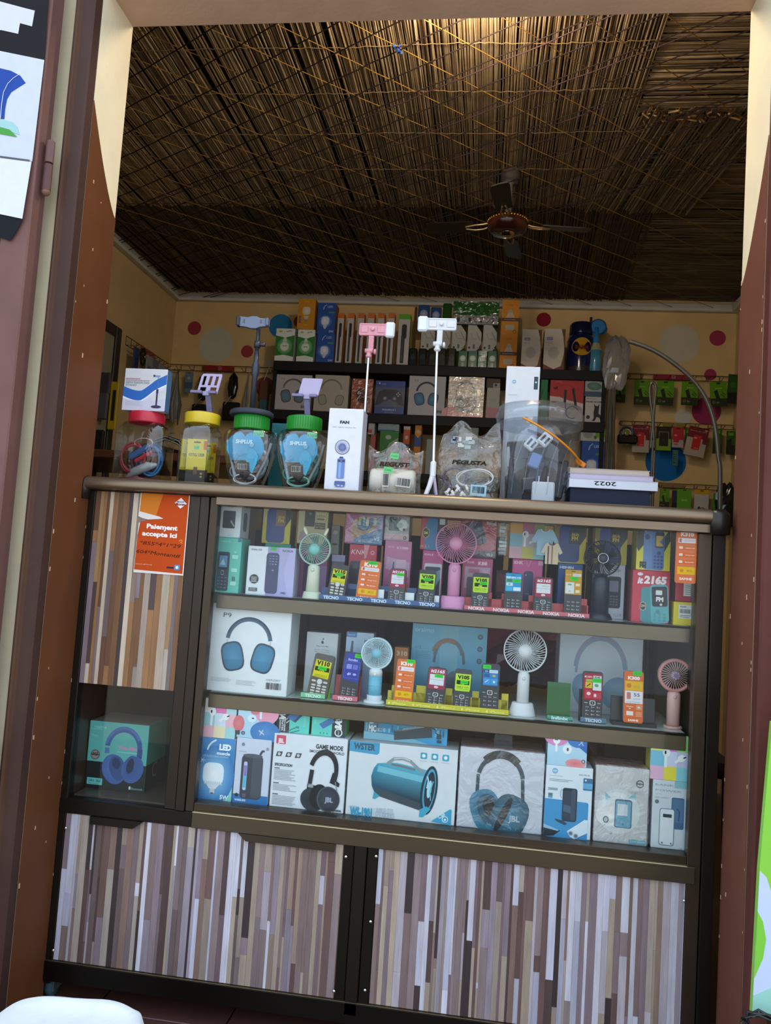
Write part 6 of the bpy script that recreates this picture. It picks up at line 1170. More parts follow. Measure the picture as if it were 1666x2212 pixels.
# heart shaped jars
def heart_jar(k, xl, xr, yb, yt, cl, cr_, cyb, cyt, label, stuffc, Y, tagx):
    a = P(k, (xl+xr)/2, yb, Y); w = W2(k, xl, xr, yb, Y)/2; h = P(k, xl, yt, Y).z-CT; cz = P(k, cl, cyt, Y).z-CT; r = W2(k, cl, cr_, cyb, Y)/2
    t = thing('heart_jar', label, 'jar', (a.x, Y, CT))
    pr = [(.50, 0), (.56, .03), (.66, .14), (.80, .34), (.93, .56), (1.0, .76), (.98, .88), (.88, .97), (.70, 1.0)]
    Gm().lathe([(w*q, h*z) for q, z in pr], 'f0f4f2', n=40, sy=.72, pw=2.3).build('jar_body', 'jar', t)
    g = Gm().lathe([(r*.98, h-.002), (r, h+.001), (r, cz-.002), (r*.96, cz)], '188a24', n=40)
    for i in range(44): a_ = 2*math.pi*i/44; g.tube([(r*1.002*math.cos(a_), r*1.002*math.sin(a_), h+.003), (r*1.002*math.cos(a_), r*1.002*math.sin(a_), cz-.003)], .0006, '147a20', 4)
    g.build('lid', 'plastic', t)
    # heart card pressed against the front, lying on the jar's slope
    hh = h*.78; g = Gm(); N = 30; pts = []
    def hx(v):   # half width of the heart at height v 0..1
        return w*.70*min(1, (v/.62)**.85) if v < .62 else w*.70*math.sqrt(max(0, 1-((v-.62)/.42)**2.6))
    def fy(z):   # jar front surface
        zz = z/h
        for (q0, a0), (q1, a1) in zip(pr, pr[1:]):
            if a0 <= zz <= a1: return w*.72*(q0+(q1-q0)*(zz-a0)/max(1e-6, a1-a0))
        return w*.6
    def row(v, f, c): pass
    z0 = h*.13
    for (v0, v1, c0, u0, u1) in ((0, .42, '14161c', -1, 1), (.42, 1.0, '2a9ccc', -1, 1)):
        n = 12
        for i in range(n):
            a0 = v0+(v1-v0)*i/n; a1 = v0+(v1-v0)*(i+1)/n; V = []
            for v in (a0, a1):
                z = z0+v*hh; x = hx(v); notch = max(0, (v-.93)/.07)*w*.16
                V.append([(-x, -fy(z)*.80+.0, z), (-notch, -fy(z)*.93, z), (notch, -fy(z)*.93, z), (x, -fy(z)*.80, z)])
            g.add(V[0]+V[1], [(0, 1, 5, 4), (1, 2, 6, 5), (2, 3, 7, 6)] if a1 < .93 else [(0, 1, 5, 4), (2, 3, 7, 6)], c0)
    card = g.build('heart_card', 'gloss_card', t)
    yy = -fy(z0+.8*hh)*.93-.0005
    p = Pr(1, 1); p.T('SHPLUS', -.02*w, 0, w*.13, 'd8eef8', b=2, w=w*.62); p.build('lettering', 'paper', card, (0, yy, z0+.80*hh), (math.radians(-4), 0, 0))
    g = Gm(); yv = lambda v: -fy(z0+v*hh)*.92-.0012
    for v, s_, c in ((.74, .10, '9cc8dc'),): g.ball((w*.26, yv(.72), z0+v*hh), w*s_, '78b8d8', 10, 8, sy=.1)
    sil = [(.22, .20), (.30, .16), (.46, .36), (.52, .50), (.42, .62), (.26, .68), (.12, .60), (.04, .46), (.10, .38), (.20, .38)]
    V = [(x*w, yv(v)+(.002 if abs(x) > .4 else 0), z0+v*hh) for x, v in sil]; g.add(V, [tuple(range(len(V)))], '4ab0d8')
    g.build('figure_print', 'paper', card)
    g = Gm(); x = -.22*w
    g.add([(-.24*w, yv(.24), z0+.23*hh), (.12*w, yv(.24), z0+.23*hh), (.12*w, yv(.36)-.0002, z0+.345*hh), (-.24*w, yv(.36)-.0002, z0+.345*hh)], [(0, 1, 2, 3)], 'b8bcc0')
    while x < .10*w: q = rnd.uniform(.01, .04)*w; g.add([(x, yv(.24)-.0006, z0+.24*hh), (x+q, yv(.24)-.0006, z0+.24*hh), (x+q, yv(.36)-.0008, z0+.335*hh), (x, yv(.36)-.0008, z0+.335*hh)], [(0, 1, 2, 3)], '2a2c30'); x += q+rnd.uniform(.01, .03)*w
    g.build('barcode', 'paper', card)
    p = Pr(w*.36, w*.24); p.R(0, 0, 1, 1, '6ccc80'); p.T(tagx, .5, .5, .34, '14502c', w=.8); p.build('price_tag', 'paper', t, (w*.30, -w*.60, h*.84), (0, math.radians(-6), math.radians(18)))
    vcoil(stuffc[0], 60, w*.40, -.02*w, h*.17, 'cable', t, -w*.34, .0016, 3, sz=.45); vcoil(stuffc[1], 50, w*.34, -.25*w, h*.30, 'cable', t, -w*.12, .0022, 3, sz=.8)
    vcoil(stuffc[0], 80, w*.52, 0, h*.52, 'cable', t, w*.20, .0042, 4, sz=.75, var=.25); vcoil(stuffc[1], 60, w*.40, .1*w, h*.40, 'cable', t, w*.08, .0050, 3, sz=.9, var=.3); vcoil('4a5258', 50, w*.46, -.05*w, h*.66, 'cable', t, w*.32, .0050, 3, sz=.5, var=.3)
    g = Gm(); g.M = Matrix.Translation((-.62*w, -.10*w, h*.52)) @ Matrix.Rotation(math.radians(-16), 4, 'Y'); g.box(-.004, .004, -.010, .010, -h*.34, h*.30, stuffc[2], .002); g.build('folded_band', 'gloss', t)
    g = Gm(); g.M = Matrix.Translation((.60*w, -.14*w, h*.5)) @ Matrix.Rotation(math.radians(20), 4, 'Y'); g.tube([(0, 0, -h*.34), (.004, 0, 0), (0, 0, h*.3)], .004, stuffc[3], 8); g.build('folded_cable', 'gloss', t)
    return t, r, CT+cz
hj1, r1, z1 = heart_jar('O', 818, 1495, 1790, 1105, 985, 1425, 1100, 945, 'heart shaped clear jar with green lid and white cables, dark stand on it', ('d4d6d8', '9aa0a4', 'b8c0cc', 'a8acb0'), .12, '1500')
hj2, r2, z2 = heart_jar('B', 132, 602, 1790, 1285, 250, 560, 1285, 1172, 'heart shaped clear jar with green lid and mint cables, beside the FAN box', ('8cc8b8', '5ca898', 'a8c0d4', 'b0b8bc'), .12, '1200')
# dark telescopic stand on the first heart jar
cx = hj1.location.x; t = thing('phone_tripod', 'tall slate grey telescopic phone stand on a round base on the first heart jar', 'phone stand', (cx-.002, .12, z1)); b = P('A', 1345, 950, .12)
rb = W2('A', 1160, 1492, 985, .12)/2
Gm().lathe([(rb*.97, .0), (rb, .003), (rb*.99, .010), (rb*.90, .0135), (.012, .016), (.010, .02)], '353c46', n=40).build('base', 'rubber', t)
zt = lambda yy: P('A', 1345, yy, .12).z-z1
dx = P('A', 1350, 400, .12).x-cx
Gm().lathe([(.0068, .016), (.0068, zt(700)), (.0090, zt(690)), (.0092, zt(610)), (.0062, zt(590)), (.0056, zt(500))], '2e3542', n=20).build('lower_tube', 'plastic', t)
Gm().lathe([(.0046, zt(505)), (.0046, zt(330))], '272c39', n=14).build('upper_tube', 'plastic', t)
g = Gm().lathe([(.0075, -.008), (.0085, 0), (.0075, .008)], '2a2f3a', (0, 0, zt(450)), 16); g.lathe([(.005, 0), (.005, .016)], '2a2f3a', (0.004, 0, zt(450)), 12, 'x'); g.build('joint', 'plastic', t)
q0, q1 = P('A', 1212, 330, .12), P('A', 1462, 225, .12); ww = q1.x-q0.x; g = Gm(); xx = q0.x-cx+.002; zz = zt(278)
g.prism([(xx+.004, zz-.011), (xx+ww*.3, zz-.013), (xx+ww*.42, zz-.016), (xx+ww*.6, zz-.016), (xx+ww*.70, zz-.012), (xx+ww*.92, zz-.010), (xx+ww*.92, zz+.009), (xx+ww*.70, zz+.010), (xx+ww*.60, zz+.014), (xx+ww*.44, zz+.014), (xx+ww*.30, zz+.011), (xx+.004, zz+.013), (xx, zz+.008), (xx, zz-.006)], -.006, .006, '6a7488'); g.build('clamp_plate', 'plastic', t)
g = Gm().box(xx-.003, xx+.005, -.012, .006, zz-.012, zz+.013, '20242e', .002); g.box(xx+ww*.90, xx+ww*1.0, -.012, .006, zz-.010, zz+.010, '606a84', .002)
for u in (.17, .21, .72, .76): g.box(xx+ww*u, xx+ww*(u+.012), -.0065, -.0058, zz-.004, zz+.006, '20242e')
g.build('clamp_jaws', 'plastic', t)
# lavender folding holders
def lav(cx, Y, z, label, tz, lean, slots, k, x0, x1, y0, y1, xa, ya, xb, yb2):
    t = thing('phone_holder', label, 'phone stand', (cx, Y, z)); C_ = 'a89cc0'
    Gm().lathe([(.030, 0), (.031, .002), (.029, .004)], '6a5c40' if slots else '2c3a3c', n=30).build('base', 'plastic', t)
    a = P(k, xa, ya, Y); b_ = P(k, xb, yb2, Y); a = Vector((a.x-cx, 0, .004)); b_ = Vector((b_.x-cx, 0, b_.z-z))
    d = (b_-a).normalized(); n_ = Vector((d.z, 0, -d.x))*.0068
    Gm().add([(a-n_), (a+n_), (b_+n_), (b_-n_)]+[(v+Vector((0, .003, 0))) for v in (a-n_, a+n_, b_+n_, b_-n_)], [(0, 1, 2, 3), (7, 6, 5, 4), (0, 4, 5, 1), (1, 5, 6, 2), (2, 6, 7, 3), (3, 7, 4, 0)], '585276').build('arm', 'plastic', t)
    w = W2(k, x0, x1, y1, Y); o = P(k, x0, y1, Y); hgt = P(k, x0, y0, Y).z-o.z; ox, oz = o.x-cx, o.z-z; sk = w*.22
    u = lambda s_, v: (ox+s_*w*.84+sk*v*.75, oz+v*hgt)
    g = Gm(); pl = lambda l: [u(*q) for q in l]
    if slots:
        for l in ([(0, 0), (1, 0), (1, .12), (0, .12)], [(0, .12), (.10, .12), (.10, .32), (0, .32)], [(.40, .12), (.60, .12), (.60, .32), (.40, .32)], [(.90, .12), (1, .12), (1, .32), (.90, .32)], [(0, .32), (1, .32), (1, .42), (0, .42)], [(0, .42), (.12, .42), (.12, .88), (0, .88)], [(.26, .42), (.42, .42), (.42, .88), (.26, .88)], [(.56, .42), (.72, .42), (.72, .88), (.56, .88)], [(.86, .42), (1, .42), (1, .88), (.86, .88)], [(0, .88), (1, .88), (.96, 1), (.06, 1)]):
            g.prism(pl(l), 0, .0025, 'b4a8cc')
    else: g.prism(pl([(0, .08), (1, .08), (1, .98), (.96, 1), (.04, 1), (0, .98)]), 0, .0025, 'b0a8c8')
    g.build('plate', 'plastic', t)
    g = Gm(); x2, z2_ = u(-.25, .05); x3, _ = u(.30, .05); x4, _ = u(.62, .05); x5, _ = u(.98, .05)
    g.box(x2, x3, -.012, .0, z2_-.004, z2_+.003, '7c7298', .001); g.box(x4, x5, -.012, .0, z2_-.004, z2_+.003, '7c7298', .001); g.box(x3, x4, -.004, .002, z2_-.008, z2_+.003, 'a098b8', .001)
    g.build('rest', 'plastic', t)
lav(YJ[0], .12, YJ[1], 'lavender phone holder with slotted plate on the yellow lidded jar', 0, 0, True, 'O', 505, 820, 395, 650, 670, 905, 650, 680)
lav(hj2.location.x, .12, z2, 'lavender phone holder with solid plate on the second heart jar', 0, 0, False, 'B', 345, 562, 818, 985, 435, 1172, 425, 985)
# FAN box
prod('B', 582, 1805, 942, 1100, .040, 'fan_box', 'white box marked FAN with a printed handheld fan, on the counter', 'box', a_fanbox, base=CT, depth=.062, c='dcdee6', cs='b8bac4', key='fanbox')
# selfie sticks
def selfie(k, base_px, top_px, clampbox, Y, c, label, left_light, tripod, zb=CT, hid=None):
    b = P(k, *base_px, Y); tp = P(k, *top_px, Y); t = thing('selfie_stick', label, 'selfie stick', (b.x, Y, zb)); L = tp.z-zb; lx = tp.x-b.x
    if tripod:
        hz = .082; g = Gm(); g.box(-.0065, .0065, -.0065, .0065, .045, hz, c, .003); g.build('grip', 'gloss', t)
        Gm().lathe([(.0042, 0), (.0042, .001)], 'c8ccd0', (0, -.0062, .064), 16, 'y').build('button', 'gloss', t)
        g = Gm(); g.tube([(-.001, -.004, .046), (-.006, -.006, .024), (-.013, -.008, .003)], .0055, c, 10, rs=[.0058, .0056, .0050]); g.build('leg', 'gloss', t)
        g = Gm(); g.tube([(.002, .004, .046), (.004, .010, .003)], .005, '2a2c44', 10); g.build('leg', 'gloss', t); g = Gm(); g.tube([(.003, -.001, .046), (.0105, .006, .003)], .004, 'b8a8c4', 10); g.build('leg', 'gloss', t)
    else:
        hz = .082; g = Gm(); g.box(-.0065, .0065, -.0065, .0065, 0, hz, c, .003); g.build('grip', 'gloss', t)
    Gm().tube([(0, 0, hz-.01), (lx*.55, 0, L*.60), (lx, 0, L)], .0034, 'd8dce4', 14).build('telescopic_pole', 'chrome', t)
    g = Gm().lathe([(.0045, L-.004), (.0075, L-.001), (.0080, L+.001), (.0055, L+.005), (.0055, L+.010)], c, (lx, 0, 0), 20); hx = .010
    g.lathe([(.0055, -.010), (.0060, 0), (.0055, .010)], c, (lx, 0, L+.014), 14, 'x'); g.lathe([(.006, .012), (.0072, .016), (.004, .018)], c, (lx+(-.0 if left_light else 0), 0, L+.012), 12, 'x'); g.build('joint', 'gloss', t)
    x0, y0, x1, y1 = clampbox; q0, q1 = P(k, x0, y1, Y), P(k, x1, y0, Y); a0, a1, c0, c1 = q0.x-b.x, q1.x-b.x, q0.z-zb, q1.z-zb
    neck = lx+(.004 if not left_light else .004); g = Gm(); g.box(neck-.0065, neck+.0065, -.004, .004, L+.014, c0+.004, c, .001)
    for i in range(4): g.box(neck-.005+.003*i, neck-.004+.003*i, -.0048, -.004, L+.02, c0, c)
    g.build('neck', 'gloss', t)
    cm = (c0+c1)/2; hh = (c1-c0)/2; lw = (a1-a0)*.26
    la, lb = (a0, a0+lw) if left_light else (a1-lw, a1); ba, bb = (a0+lw*.88, a1) if left_light else (a0, a1-lw*.88)
    g = Gm(); g.box(ba, bb, -.003, .008, cm-hh*.78, cm+hh*.78, c, .003); g.build('clamp', 'gloss', t)
    g = Gm(); 
    for za, zb2 in ((cm-hh*.78, cm-hh*.60), (cm+hh*.60, cm+hh*.78)): g.box(ba+.002, bb-.002, -.0045, -.003, za, zb2, c, .0006)
    for xa, xb in ((ba+.001, ba+.0045), (bb-.0045, bb-.001)): g.box(xa, xb, -.0045, -.003, cm-hh*.7, cm+hh*.7, c, .0006)
    g.box(ba+(bb-ba)*.08, ba+(bb-ba)*.34, -.0048, -.003, cm-hh*.42, cm+hh*.42, c, .001); g.box(ba+(bb-ba)*.68, ba+(bb-ba)*.94, -.0048, -.003, cm-hh*.42, cm+hh*.42, c, .001)
    g.lathe([(.0045, 0), (.0048, -.004), (.003, -.0055)], c, (ba+(bb-ba)*.50, -.003, cm), 16, 'y'); g.build('clamp_frame', 'gloss', t)
    Gm().box(la, lb, -.007, .006, cm-hh, cm+hh, 'dfe4ee', .0035).build('fill_light', 'gloss', t)
    return t
selfie('C', (192, 1600), (234, 492), (80, 238, 390, 348), .045, 'd8dade', 'white selfie stick standing on its tripod legs on the counter', True, True)
selfie('B', (905, 1795), (985, 625), (895, 322, 1226, 450), .125, 'd894a0', 'pink selfie stick standing behind the FAN box', False, False)
# plastic bags
def bag(k, xl, xr, yb, yt, Y, label, amp, seed, dep=.03):
    rnd = random.Random(seed); a = P(k, xl, yb, Y); w = W2(k, xl, xr, yb, Y); h = P(k, xl, yt, Y).z-CT
    t = thing('plastic_bag', label, 'bag', (a.x, Y, CT)); g = Gm(); N, M_ = 26, 18
    for s_ in (-1, 1):
        V = []
        for j in range(M_+1):
            for i in range(N+1):
                u, v = i/N, j/M_; bulge = dep*(math.sin(math.pi*min(1, max(0, u)))**.6)*(1-v)**.55
                cr = amp*(math.sin(u*19+v*7+seed)+math.sin(v*23-u*11+seed*2)+.7*math.sin(u*41+v*31))*.35
                x = w*(u+.03*math.sin(v*5+seed)*(u-.5)*2+(.04*(.5-u)*2*(v > .5)*(v-.5)*2)); z = h*v*(1+.10*math.sin(u*9+seed)*(v > .7)*(v-.7)*3.3)
                V.append((x, s_*(bulge+.002)+cr*(v > .02), max(z, .0008)))
        g.add(V, [(j*(N+1)+i, j*(N+1)+i+1, (j+1)*(N+1)+i+1, (j+1)*(N+1)+i) for j in range(M_) for i in range(N)], 'e8e0d0', True)
    g.build('film', 'film', t); return t, w, h
t, w, h = bag('B', 960, 1462, 1812, 1425, .085, 'clear crinkled bag with white earphones beside the FAN box', .004, 3)
g = Gm(); rr = h*.26
g.lathe([(rr*.9, -.002), (rr, .006), (rr, w*.72), (rr*.8, w*.78)], 'c8c4b8', (w*.10, 0, rr+.004), 24, 'x', sy=1.0); g.build('white_bundle', 'cloth', t)
p = Pr(w*.26, h*.18); p.R(0, 0, 1, 1, 'c8c4bc'); p.bars(.05, .15, .95, .95); p.build('barcode', 'paper', t, (w*.56, -rr-.003, h*.18), (0, math.radians(4), 0))
p = Pr(w*.12, h*.28); p.R(0, 0, 1, 1, 'c8c4bc'); p.bars(.1, .1, .9, .9); p.build('barcode', 'paper', t, (w*.32, -rr-.002, h*.16))
p = Pr(w*.16, h*.12); p.R(0, 0, 1, 1, '6cc47c'); p.T('1200', .5, .5, .2, '1c5a30', w=.7); p.build('price_tag', 'paper', t, (w*.33, -rr-.004, h*.44), (0, math.radians(6), 0)); 
p = Pr(w*.15, h*.11); p.R(0, 0, 1, 1, '6cc47c'); p.T('1200', .5, .5, .2, '1c5a30', w=.7); p.build('price_tag', 'paper', t, (w*.42, -.020, h*.74), (0, math.radians(5), 0))
p = Pr(w, h); p.T('REGUST', .5, .62, .07, '3a2c22', b=3, w=.52, slant=.3); p.build('lettering', 'paper', t, (0, -.022, 0))
t, w, h = bag('C', 232, 720, 1600, 1095, .085, 'clear crinkled bag of purple and white charging cables', .005, 5, .034)
vcoil('4c3c6c', 90, w*.19, w*.30, h*.30, 'purple_cable', t, -.010, .0020, 5, sx=1, sz=.85); vcoil('c4c8d0', 60, w*.24, w*.60, h*.30, 'white_cable', t, -.020, .0016, 2, sx=1.1, sz=.62); vcoil('2a2824', 50, w*.17, w*.70, h*.22, 'dark_cable', t, -.006, .003, 3, sx=1.1, sz=.6)
g = Gm(); rnd = random.Random(4)
for i in range(9):
    x = w*(.18+.035*i)+rnd.uniform(-.003, .003); z = .010+rnd.uniform(0, .022); M_ = Matrix.Translation((x, -.027-rnd.random()*.004, z)) @ Matrix.Rotation(rnd.uniform(-1.0, .9), 4, 'Y'); g.M = M_
    g.box(-.003, .003, -.002, .002, -.008, .005, 'd4d2cc', .001); g.box(-.002, .002, -.0012, .0012, -.012, -.008, 'a8a8a4', .0004)
g.build('plugs', 'plastic', t)
p = Pr(w*.25, h*.15); p.R(0, 0, 1, 1, '9cc0cc'); p.bars(.12, .25, .9, .85); p.build('barcode', 'paper', t, (w*.54, -.034, h*.055), (0, math.radians(2), 0))
g = Gm(); rnd = random.Random(6)
for i in range(8):
    x, z = w*rnd.uniform(.15, .55), h*rnd.uniform(.72, .86); g.box(x-.008, x+.008, -.012, -.010, z-.005, z+.006, rnd.choice(['8c98a0', 'a8b0b4', '707c88']), .001)
g.build('foil_scraps', 'chrome', t)
p = Pr(w, h); p.T('PEGUSTA', .5, .50, .06, '2c2a24', b=3, w=.55, slant=.25); p.build('lettering', 'paper', t, (0, -.030, 0))
# bucket of chargers
Y = .13; bl, br = P('C', 735, 1640, Y), P('C', 1290, 1640, Y); rb = (br.x-bl.x)/2; cx = (bl.x+br.x)/2; rt = W2('C', 715, 1395, 1075, Y)/2; hb = P('C', 1050, 1075, Y).z-CT+.004; ht = P('C', 1050, 940, Y).z-CT-.006
YB2 = .045+rb
t = thing('bucket', 'clear plastic bucket of phone chargers with an orange handle', 'bucket', (cx-.002, YB2, CT))
Gm().lathe([(rb*.94, 0), (rb, .004), (rb+(rt-rb)*.45, hb*.5), (rt*.955, hb*.97)], 'e8eef0', n=56).build('bucket_body', 'pail', t)
Gm().lathe([(rt*.965, hb*.93), (rt*1.0, hb*.94), (rt*1.0, hb*1.02), (rt*1.02, hb*1.03), (rt*1.02, hb*1.07), (rt*.97, hb*1.09), (rt*.95, hb*1.16), (rt*.82, ht), (rt*.60, ht+.004)], 'dfe3e2', n=56).build('bucket_lid', 'pail', t)
a0, a1 = P('C', 905, 1035, .045), P('C', 1385, 1350, .045); pts = []
for i in range(17):
    f = i/16; x = a0.x+(a1.x-a0.x)*f-t.location.x; z = a0.z+(a1.z-a0.z)*f-CT+.004*math.sin(math.pi*f); rr = rb+(rt-rb)*min(1, z/hb)+.004; rr = rr if z < hb*.9 else rt*1.03
    pts.append((x, -math.sqrt(max(0, rr*rr-min(abs(x), rr*.98)**2))-.004, z))
Gm().tube(pts, .0045, 'e08c14', 8, flat=.55).build('handle', 'plastic', t)
g = Gm(); e = pts[-1]; g.M = Matrix.Translation(e) @ Matrix.Rotation(math.radians(33), 4, 'Y'); g.box(-.012, .012, -.003, .004, -.006, .006, 'd87a14', .002); g.build('handle_end', 'plastic', t)
rnd = random.Random(12)
def chg(x, y, z, w_, h_, d_, c, ry, rz=0, pins=False, ports=False, nm='charger'):
    M_ = Matrix.Translation((x, y, z)) @ Matrix.Rotation(math.radians(ry), 4, 'Y') @ Matrix.Rotation(math.radians(rz), 4, 'Z'); g = Gm(); g.M = M_
    g.box(-w_/2, w_/2, -d_/2, d_/2, -h_/2, h_/2, c, .003)
    if ports:
        for q in (-.22, .22): g.box(w_*(q-.10), w_*(q+.10), -d_/2-.0006, -d_/2, -h_*.28, h_*.28, '26303c')
    o = g.build(nm, 'plastic', t)
    if pins: g = Gm(); g.M = M_; g.tube([(-w_*.2, 0, h_/2), (-w_*.2, 0, h_/2+.014)], .0018, 'c8ccd0', 8); g.tube([(w_*.2, 0, h_/2), (w_*.2, 0, h_/2+.014)], .0018, 'c8ccd0', 8); g.build('pins', 'chrome', o)
chg(.012, -rb*.66, .026, .050, .048, .026, 'd8dcdc', 0, 0, True)
chg(-.018, -rb*.40, .140, .026, .030, .020, 'd6d8d8', 38, 0, False, True); chg(.012, -rb*.44, .150, .026, .030, .020, 'dadcda', 40, 0, False, True)
chg(-.048, -.02, .055, .040, .100, .040, '0c121a', 3); chg(-.046, 0, .125, .050, .045, .05, '10161e', -6); chg(-.005, -.012, .075, .034, .060, .030, '1c2c48', 12); chg(-.008, -rb*.45, .10, .026, .034, .02, '6a86b8', 18)
chg(.042, 0.0, .065, .045, .09, .04, '0c1016', 8); chg(.040, -.01, .128, .048, .050, .04, '101216', 14, nm='charger'); chg(.008, .01, .115, .05, .05, .04, '12181f', -12); chg(-.068, -.02, .108, .006, .050, .02, 'c8ccd0', -4)
chg(0, .03, .05, .10, .09, .05, '0c1118', 0); chg(-.02, -rb*.5, .045, .030, .030, .02, '161f2e', -8)
for i in range(5):
    x = -.055+i*.026; Gm().tube([(x+.02, -rb*.86*math.sqrt(max(.1, 1-(x/rb)**2)), .150), (x+.002, -rb*.90*math.sqrt(max(.1, 1-(x/rb)**2)), .09), (x-.004, -rb*.90*math.sqrt(max(.1, 1-(x/rb)**2)), .02)], .0011, 'c8d4dc', 5).build('moulded_rib', 'pail', t)
# white speaker box behind the bucket
prod('C', 728, 1560, 1043, 626, .235, 'speaker_box', 'tall white box picturing a dark speaker, standing behind the bucket', 'box', a_nbspk, base=CT, depth=.05, c='d4d7dc', cs='3a4a6a')
prod('A', 1440, 1560, 1592, 1068, .225, 'headphone_carton', 'teal carton with sideways lettering between the two heart jars', 'box', lambda p: (p.T('FOUR', .66, .80, .16, '9cc8cc', b=2, w=.5, rot=90), p.T('MEN', .30, .82, .14, '9cc8cc', b=2, w=.4, rot=90), p.T('MAX PHONES', .5, .06, .08, '7ab4b8', w=.6)), base=CT, depth=.03, c='1f6c70', cs='185458')
# books
bx0 = P('C', 1285, 1620, .06).x
def book(k, xl, yb, xr, yt, Y, label, c, pg, key, base, name='book', yb_=None, d=.13, txt=None, roll=0):
    p0, p1 = P(k, xl, yb, Y), P(k, xr, yt, Y); h = p1.z-base; w = p1.x-p0.x; t = thing(name, label, 'book', (p0.x, Y, base), (0, roll, 0))
    Gm().box(.002, w-.002, .001, d-.001, .0012, h-.0012, pg).build('pages', 'paper', t)
    g = Gm().box(0, w, 0, d, 0, .0012, c).box(0, w, 0, d, h-.0012, h, c)
    g.build('cover', 'paper', t)
    if txt: pr = Pr(w, h); txt(pr); pr.build('spine_print', 'paper', t, (0, .001, 0))
    NOTE[key] = dict(z1=base+h)
    return t
book('D', -40, 1715, 690, 1672, .060, 'thin dark blue notebook at the bottom of the pile beside the bucket', '1c2438', '262c3c', 'b0', CT)
book('D', -45, 1655, 757, 1590, .055, 'thick white diary with an upside down 2022 on its edge', 'b8bcc8', 'c4c8d4', 'b1', top_of('b0')+.0003, txt=lambda p: (p.R(0, .05, 1, .95, 'ccd0da'), p.T('2022', .41, .55, .046, '20232c', b=1, w=.25, rot=180), [p.L([(random.random(), random.uniform(.2, .8)), (random.random()*.1+.6, random.uniform(.3, .9))], .002, 'a8acc0') for _ in range(0)]))
book('D', -45, 1600, 722, 1540, .062, 'lavender white book lying on the 2022 diary', 'a8a0b8', 'b8b0c4', 'b2', top_of('b1')+.0003)
book('D', -45, 1540, 688, 1490, .07, 'cream paperback with a curled cover on top of the pile', 'a89c94', 'b8aca0', 'b3', top_of('b2')+.0003, d=.11)
# hoses at the right
def hose(pts, r, c, label, name='hose', m='gloss', group=None, n=10):
    base = pts[0]; t = Gm().tube([(p[0]-base[0], p[1]-base[1], p[2]-base[2]) for p in pts], r, c, n).build(name, m, None, base); return tag(t, label, 'pipe', group)
def smooth(P_, n=8):
    out = []
    for i in range(len(P_)-1):
        a, b_, c_, d_ = P_[max(i-1, 0)], P_[i], P_[i+1], P_[min(i+2, len(P_)-1)]
        for q in range(n):
            s_ = q/n; out.append(tuple(.5*((2*b_[k])+(-a[k]+c_[k])*s_+(2*a[k]-5*b_[k]+4*c_[k]-d_[k])*s_*s_+(-a[k]+3*b_[k]-3*c_[k]+d_[k])*s_**3) for k in range(3)))
    return out+[tuple(P_[-1])]
def dp(l, Y, k='D'): return [tuple(P(k, x, y, Y)) for x, y in l]
YH = .46
hp_ = dp([(500, 322), (700, 395), (900, 520), (1080, 680), (1200, 860), (1270, 1080), (1300, 1350), (1315, 1780)], YH)
lo = hp_[-1]; hp_ = [(lo[0]-.01, YH+.03, .012), (lo[0]+.01, YH+.01, .5)]+hp_[::-1]
hose(smooth(hp_), .0062, '4a4438', 'thick grey brown pipe curving up and over to the left at the right side')
l1 = dp([(700, 1560), (690, 1300), (712, 1050), (690, 860), (685, 740), (712, 694), (740, 740), (728, 860), (716, 1050), (722, 1300), (716, 1560)], .62)
l1 = [(l1[0][0], .62, .02)]+l1+[(l1[-1][0]+.01, .62, .02)]
hose(smooth(l1), .0042, '3c3628', 'thin dark cable looped back on itself beside the pile of books')
# ================================================================== the black shelf unit on the back wall
YS2 = 2.17
xa = P('B', 128, 700, YS2).x; xb = P('S', 1312, 800, YS2).x
z1a = P('B', 135, 660, YS2).z; z1b = P('B', 135, 722, YS2).z; z2a = P('B', 130, 1098, YS2).z; z2b = P('B', 130, 1165, YS2).z
z3a = z2a-(z1a-z2a)*1.16
ZT, ZM, ZL = z1a, z2a, z3a
su = thing('wall_shelf', 'black shelf unit with two visible boards on the back wall', 'shelf', ((xa+xb)/2, YS2, 0)); su.location = (0, 0, 0)
for z in (ZT, ZM, ZL, .35): Gm().box(xa, xb, YS2, YB-.002, z-.050, z, '0f0f11', .002).build('shelf_board', 'rubber', su)
for x in (xa, xb-.02): Gm().box(x, x+.02, YS2+.004, YB-.002, 0, ZT-.051, '0f0f11', .002).build('side_panel', 'rubber', su)
def bp(*a, d=.08, **k): return prod(*a, depth=d, **k)
Y0 = YS2+.012
grp = 'goods on the wall shelf'
bp('B', 135, 655, 325, 375, Y0, 'bulb_box', 'green and white lamp box at the left end of the top wall shelf', 'box', a_greenbulb, base=ZT, c='dfe4dc', cs='b8bcb4')
bp('B', 330, 660, 506, 385, Y0, 'bulb_box', 'green and white lamp box under the orange lamp box', 'box', a_greenbulb, base=ZT, c='dfe4dc', cs='b8bcb4', key='gb2')
bp('B', 337, 385, 512, 105, Y0, 'bulb_box', 'orange lamp box standing on a green and white lamp box', 'box', a_orangebulb, base=top_of('gb2')+.001, c='c8891c', cs='9a6814')
bp('B', 508, 665, 684, 425, Y0, 'bulb_box', 'lower blue lamp box of the stack beside the orange lamp box', 'box', a_blueled, base=ZT, c='2450a0', cs='8a5a3c', key='bl1')
bp('B', 515, 418, 695, 145, Y0, 'bulb_box', 'upper blue lamp box of the stack beside the orange lamp box', 'box', a_blueled, base=top_of('bl1')+.001, c='2450a0', cs='8a5a3c')
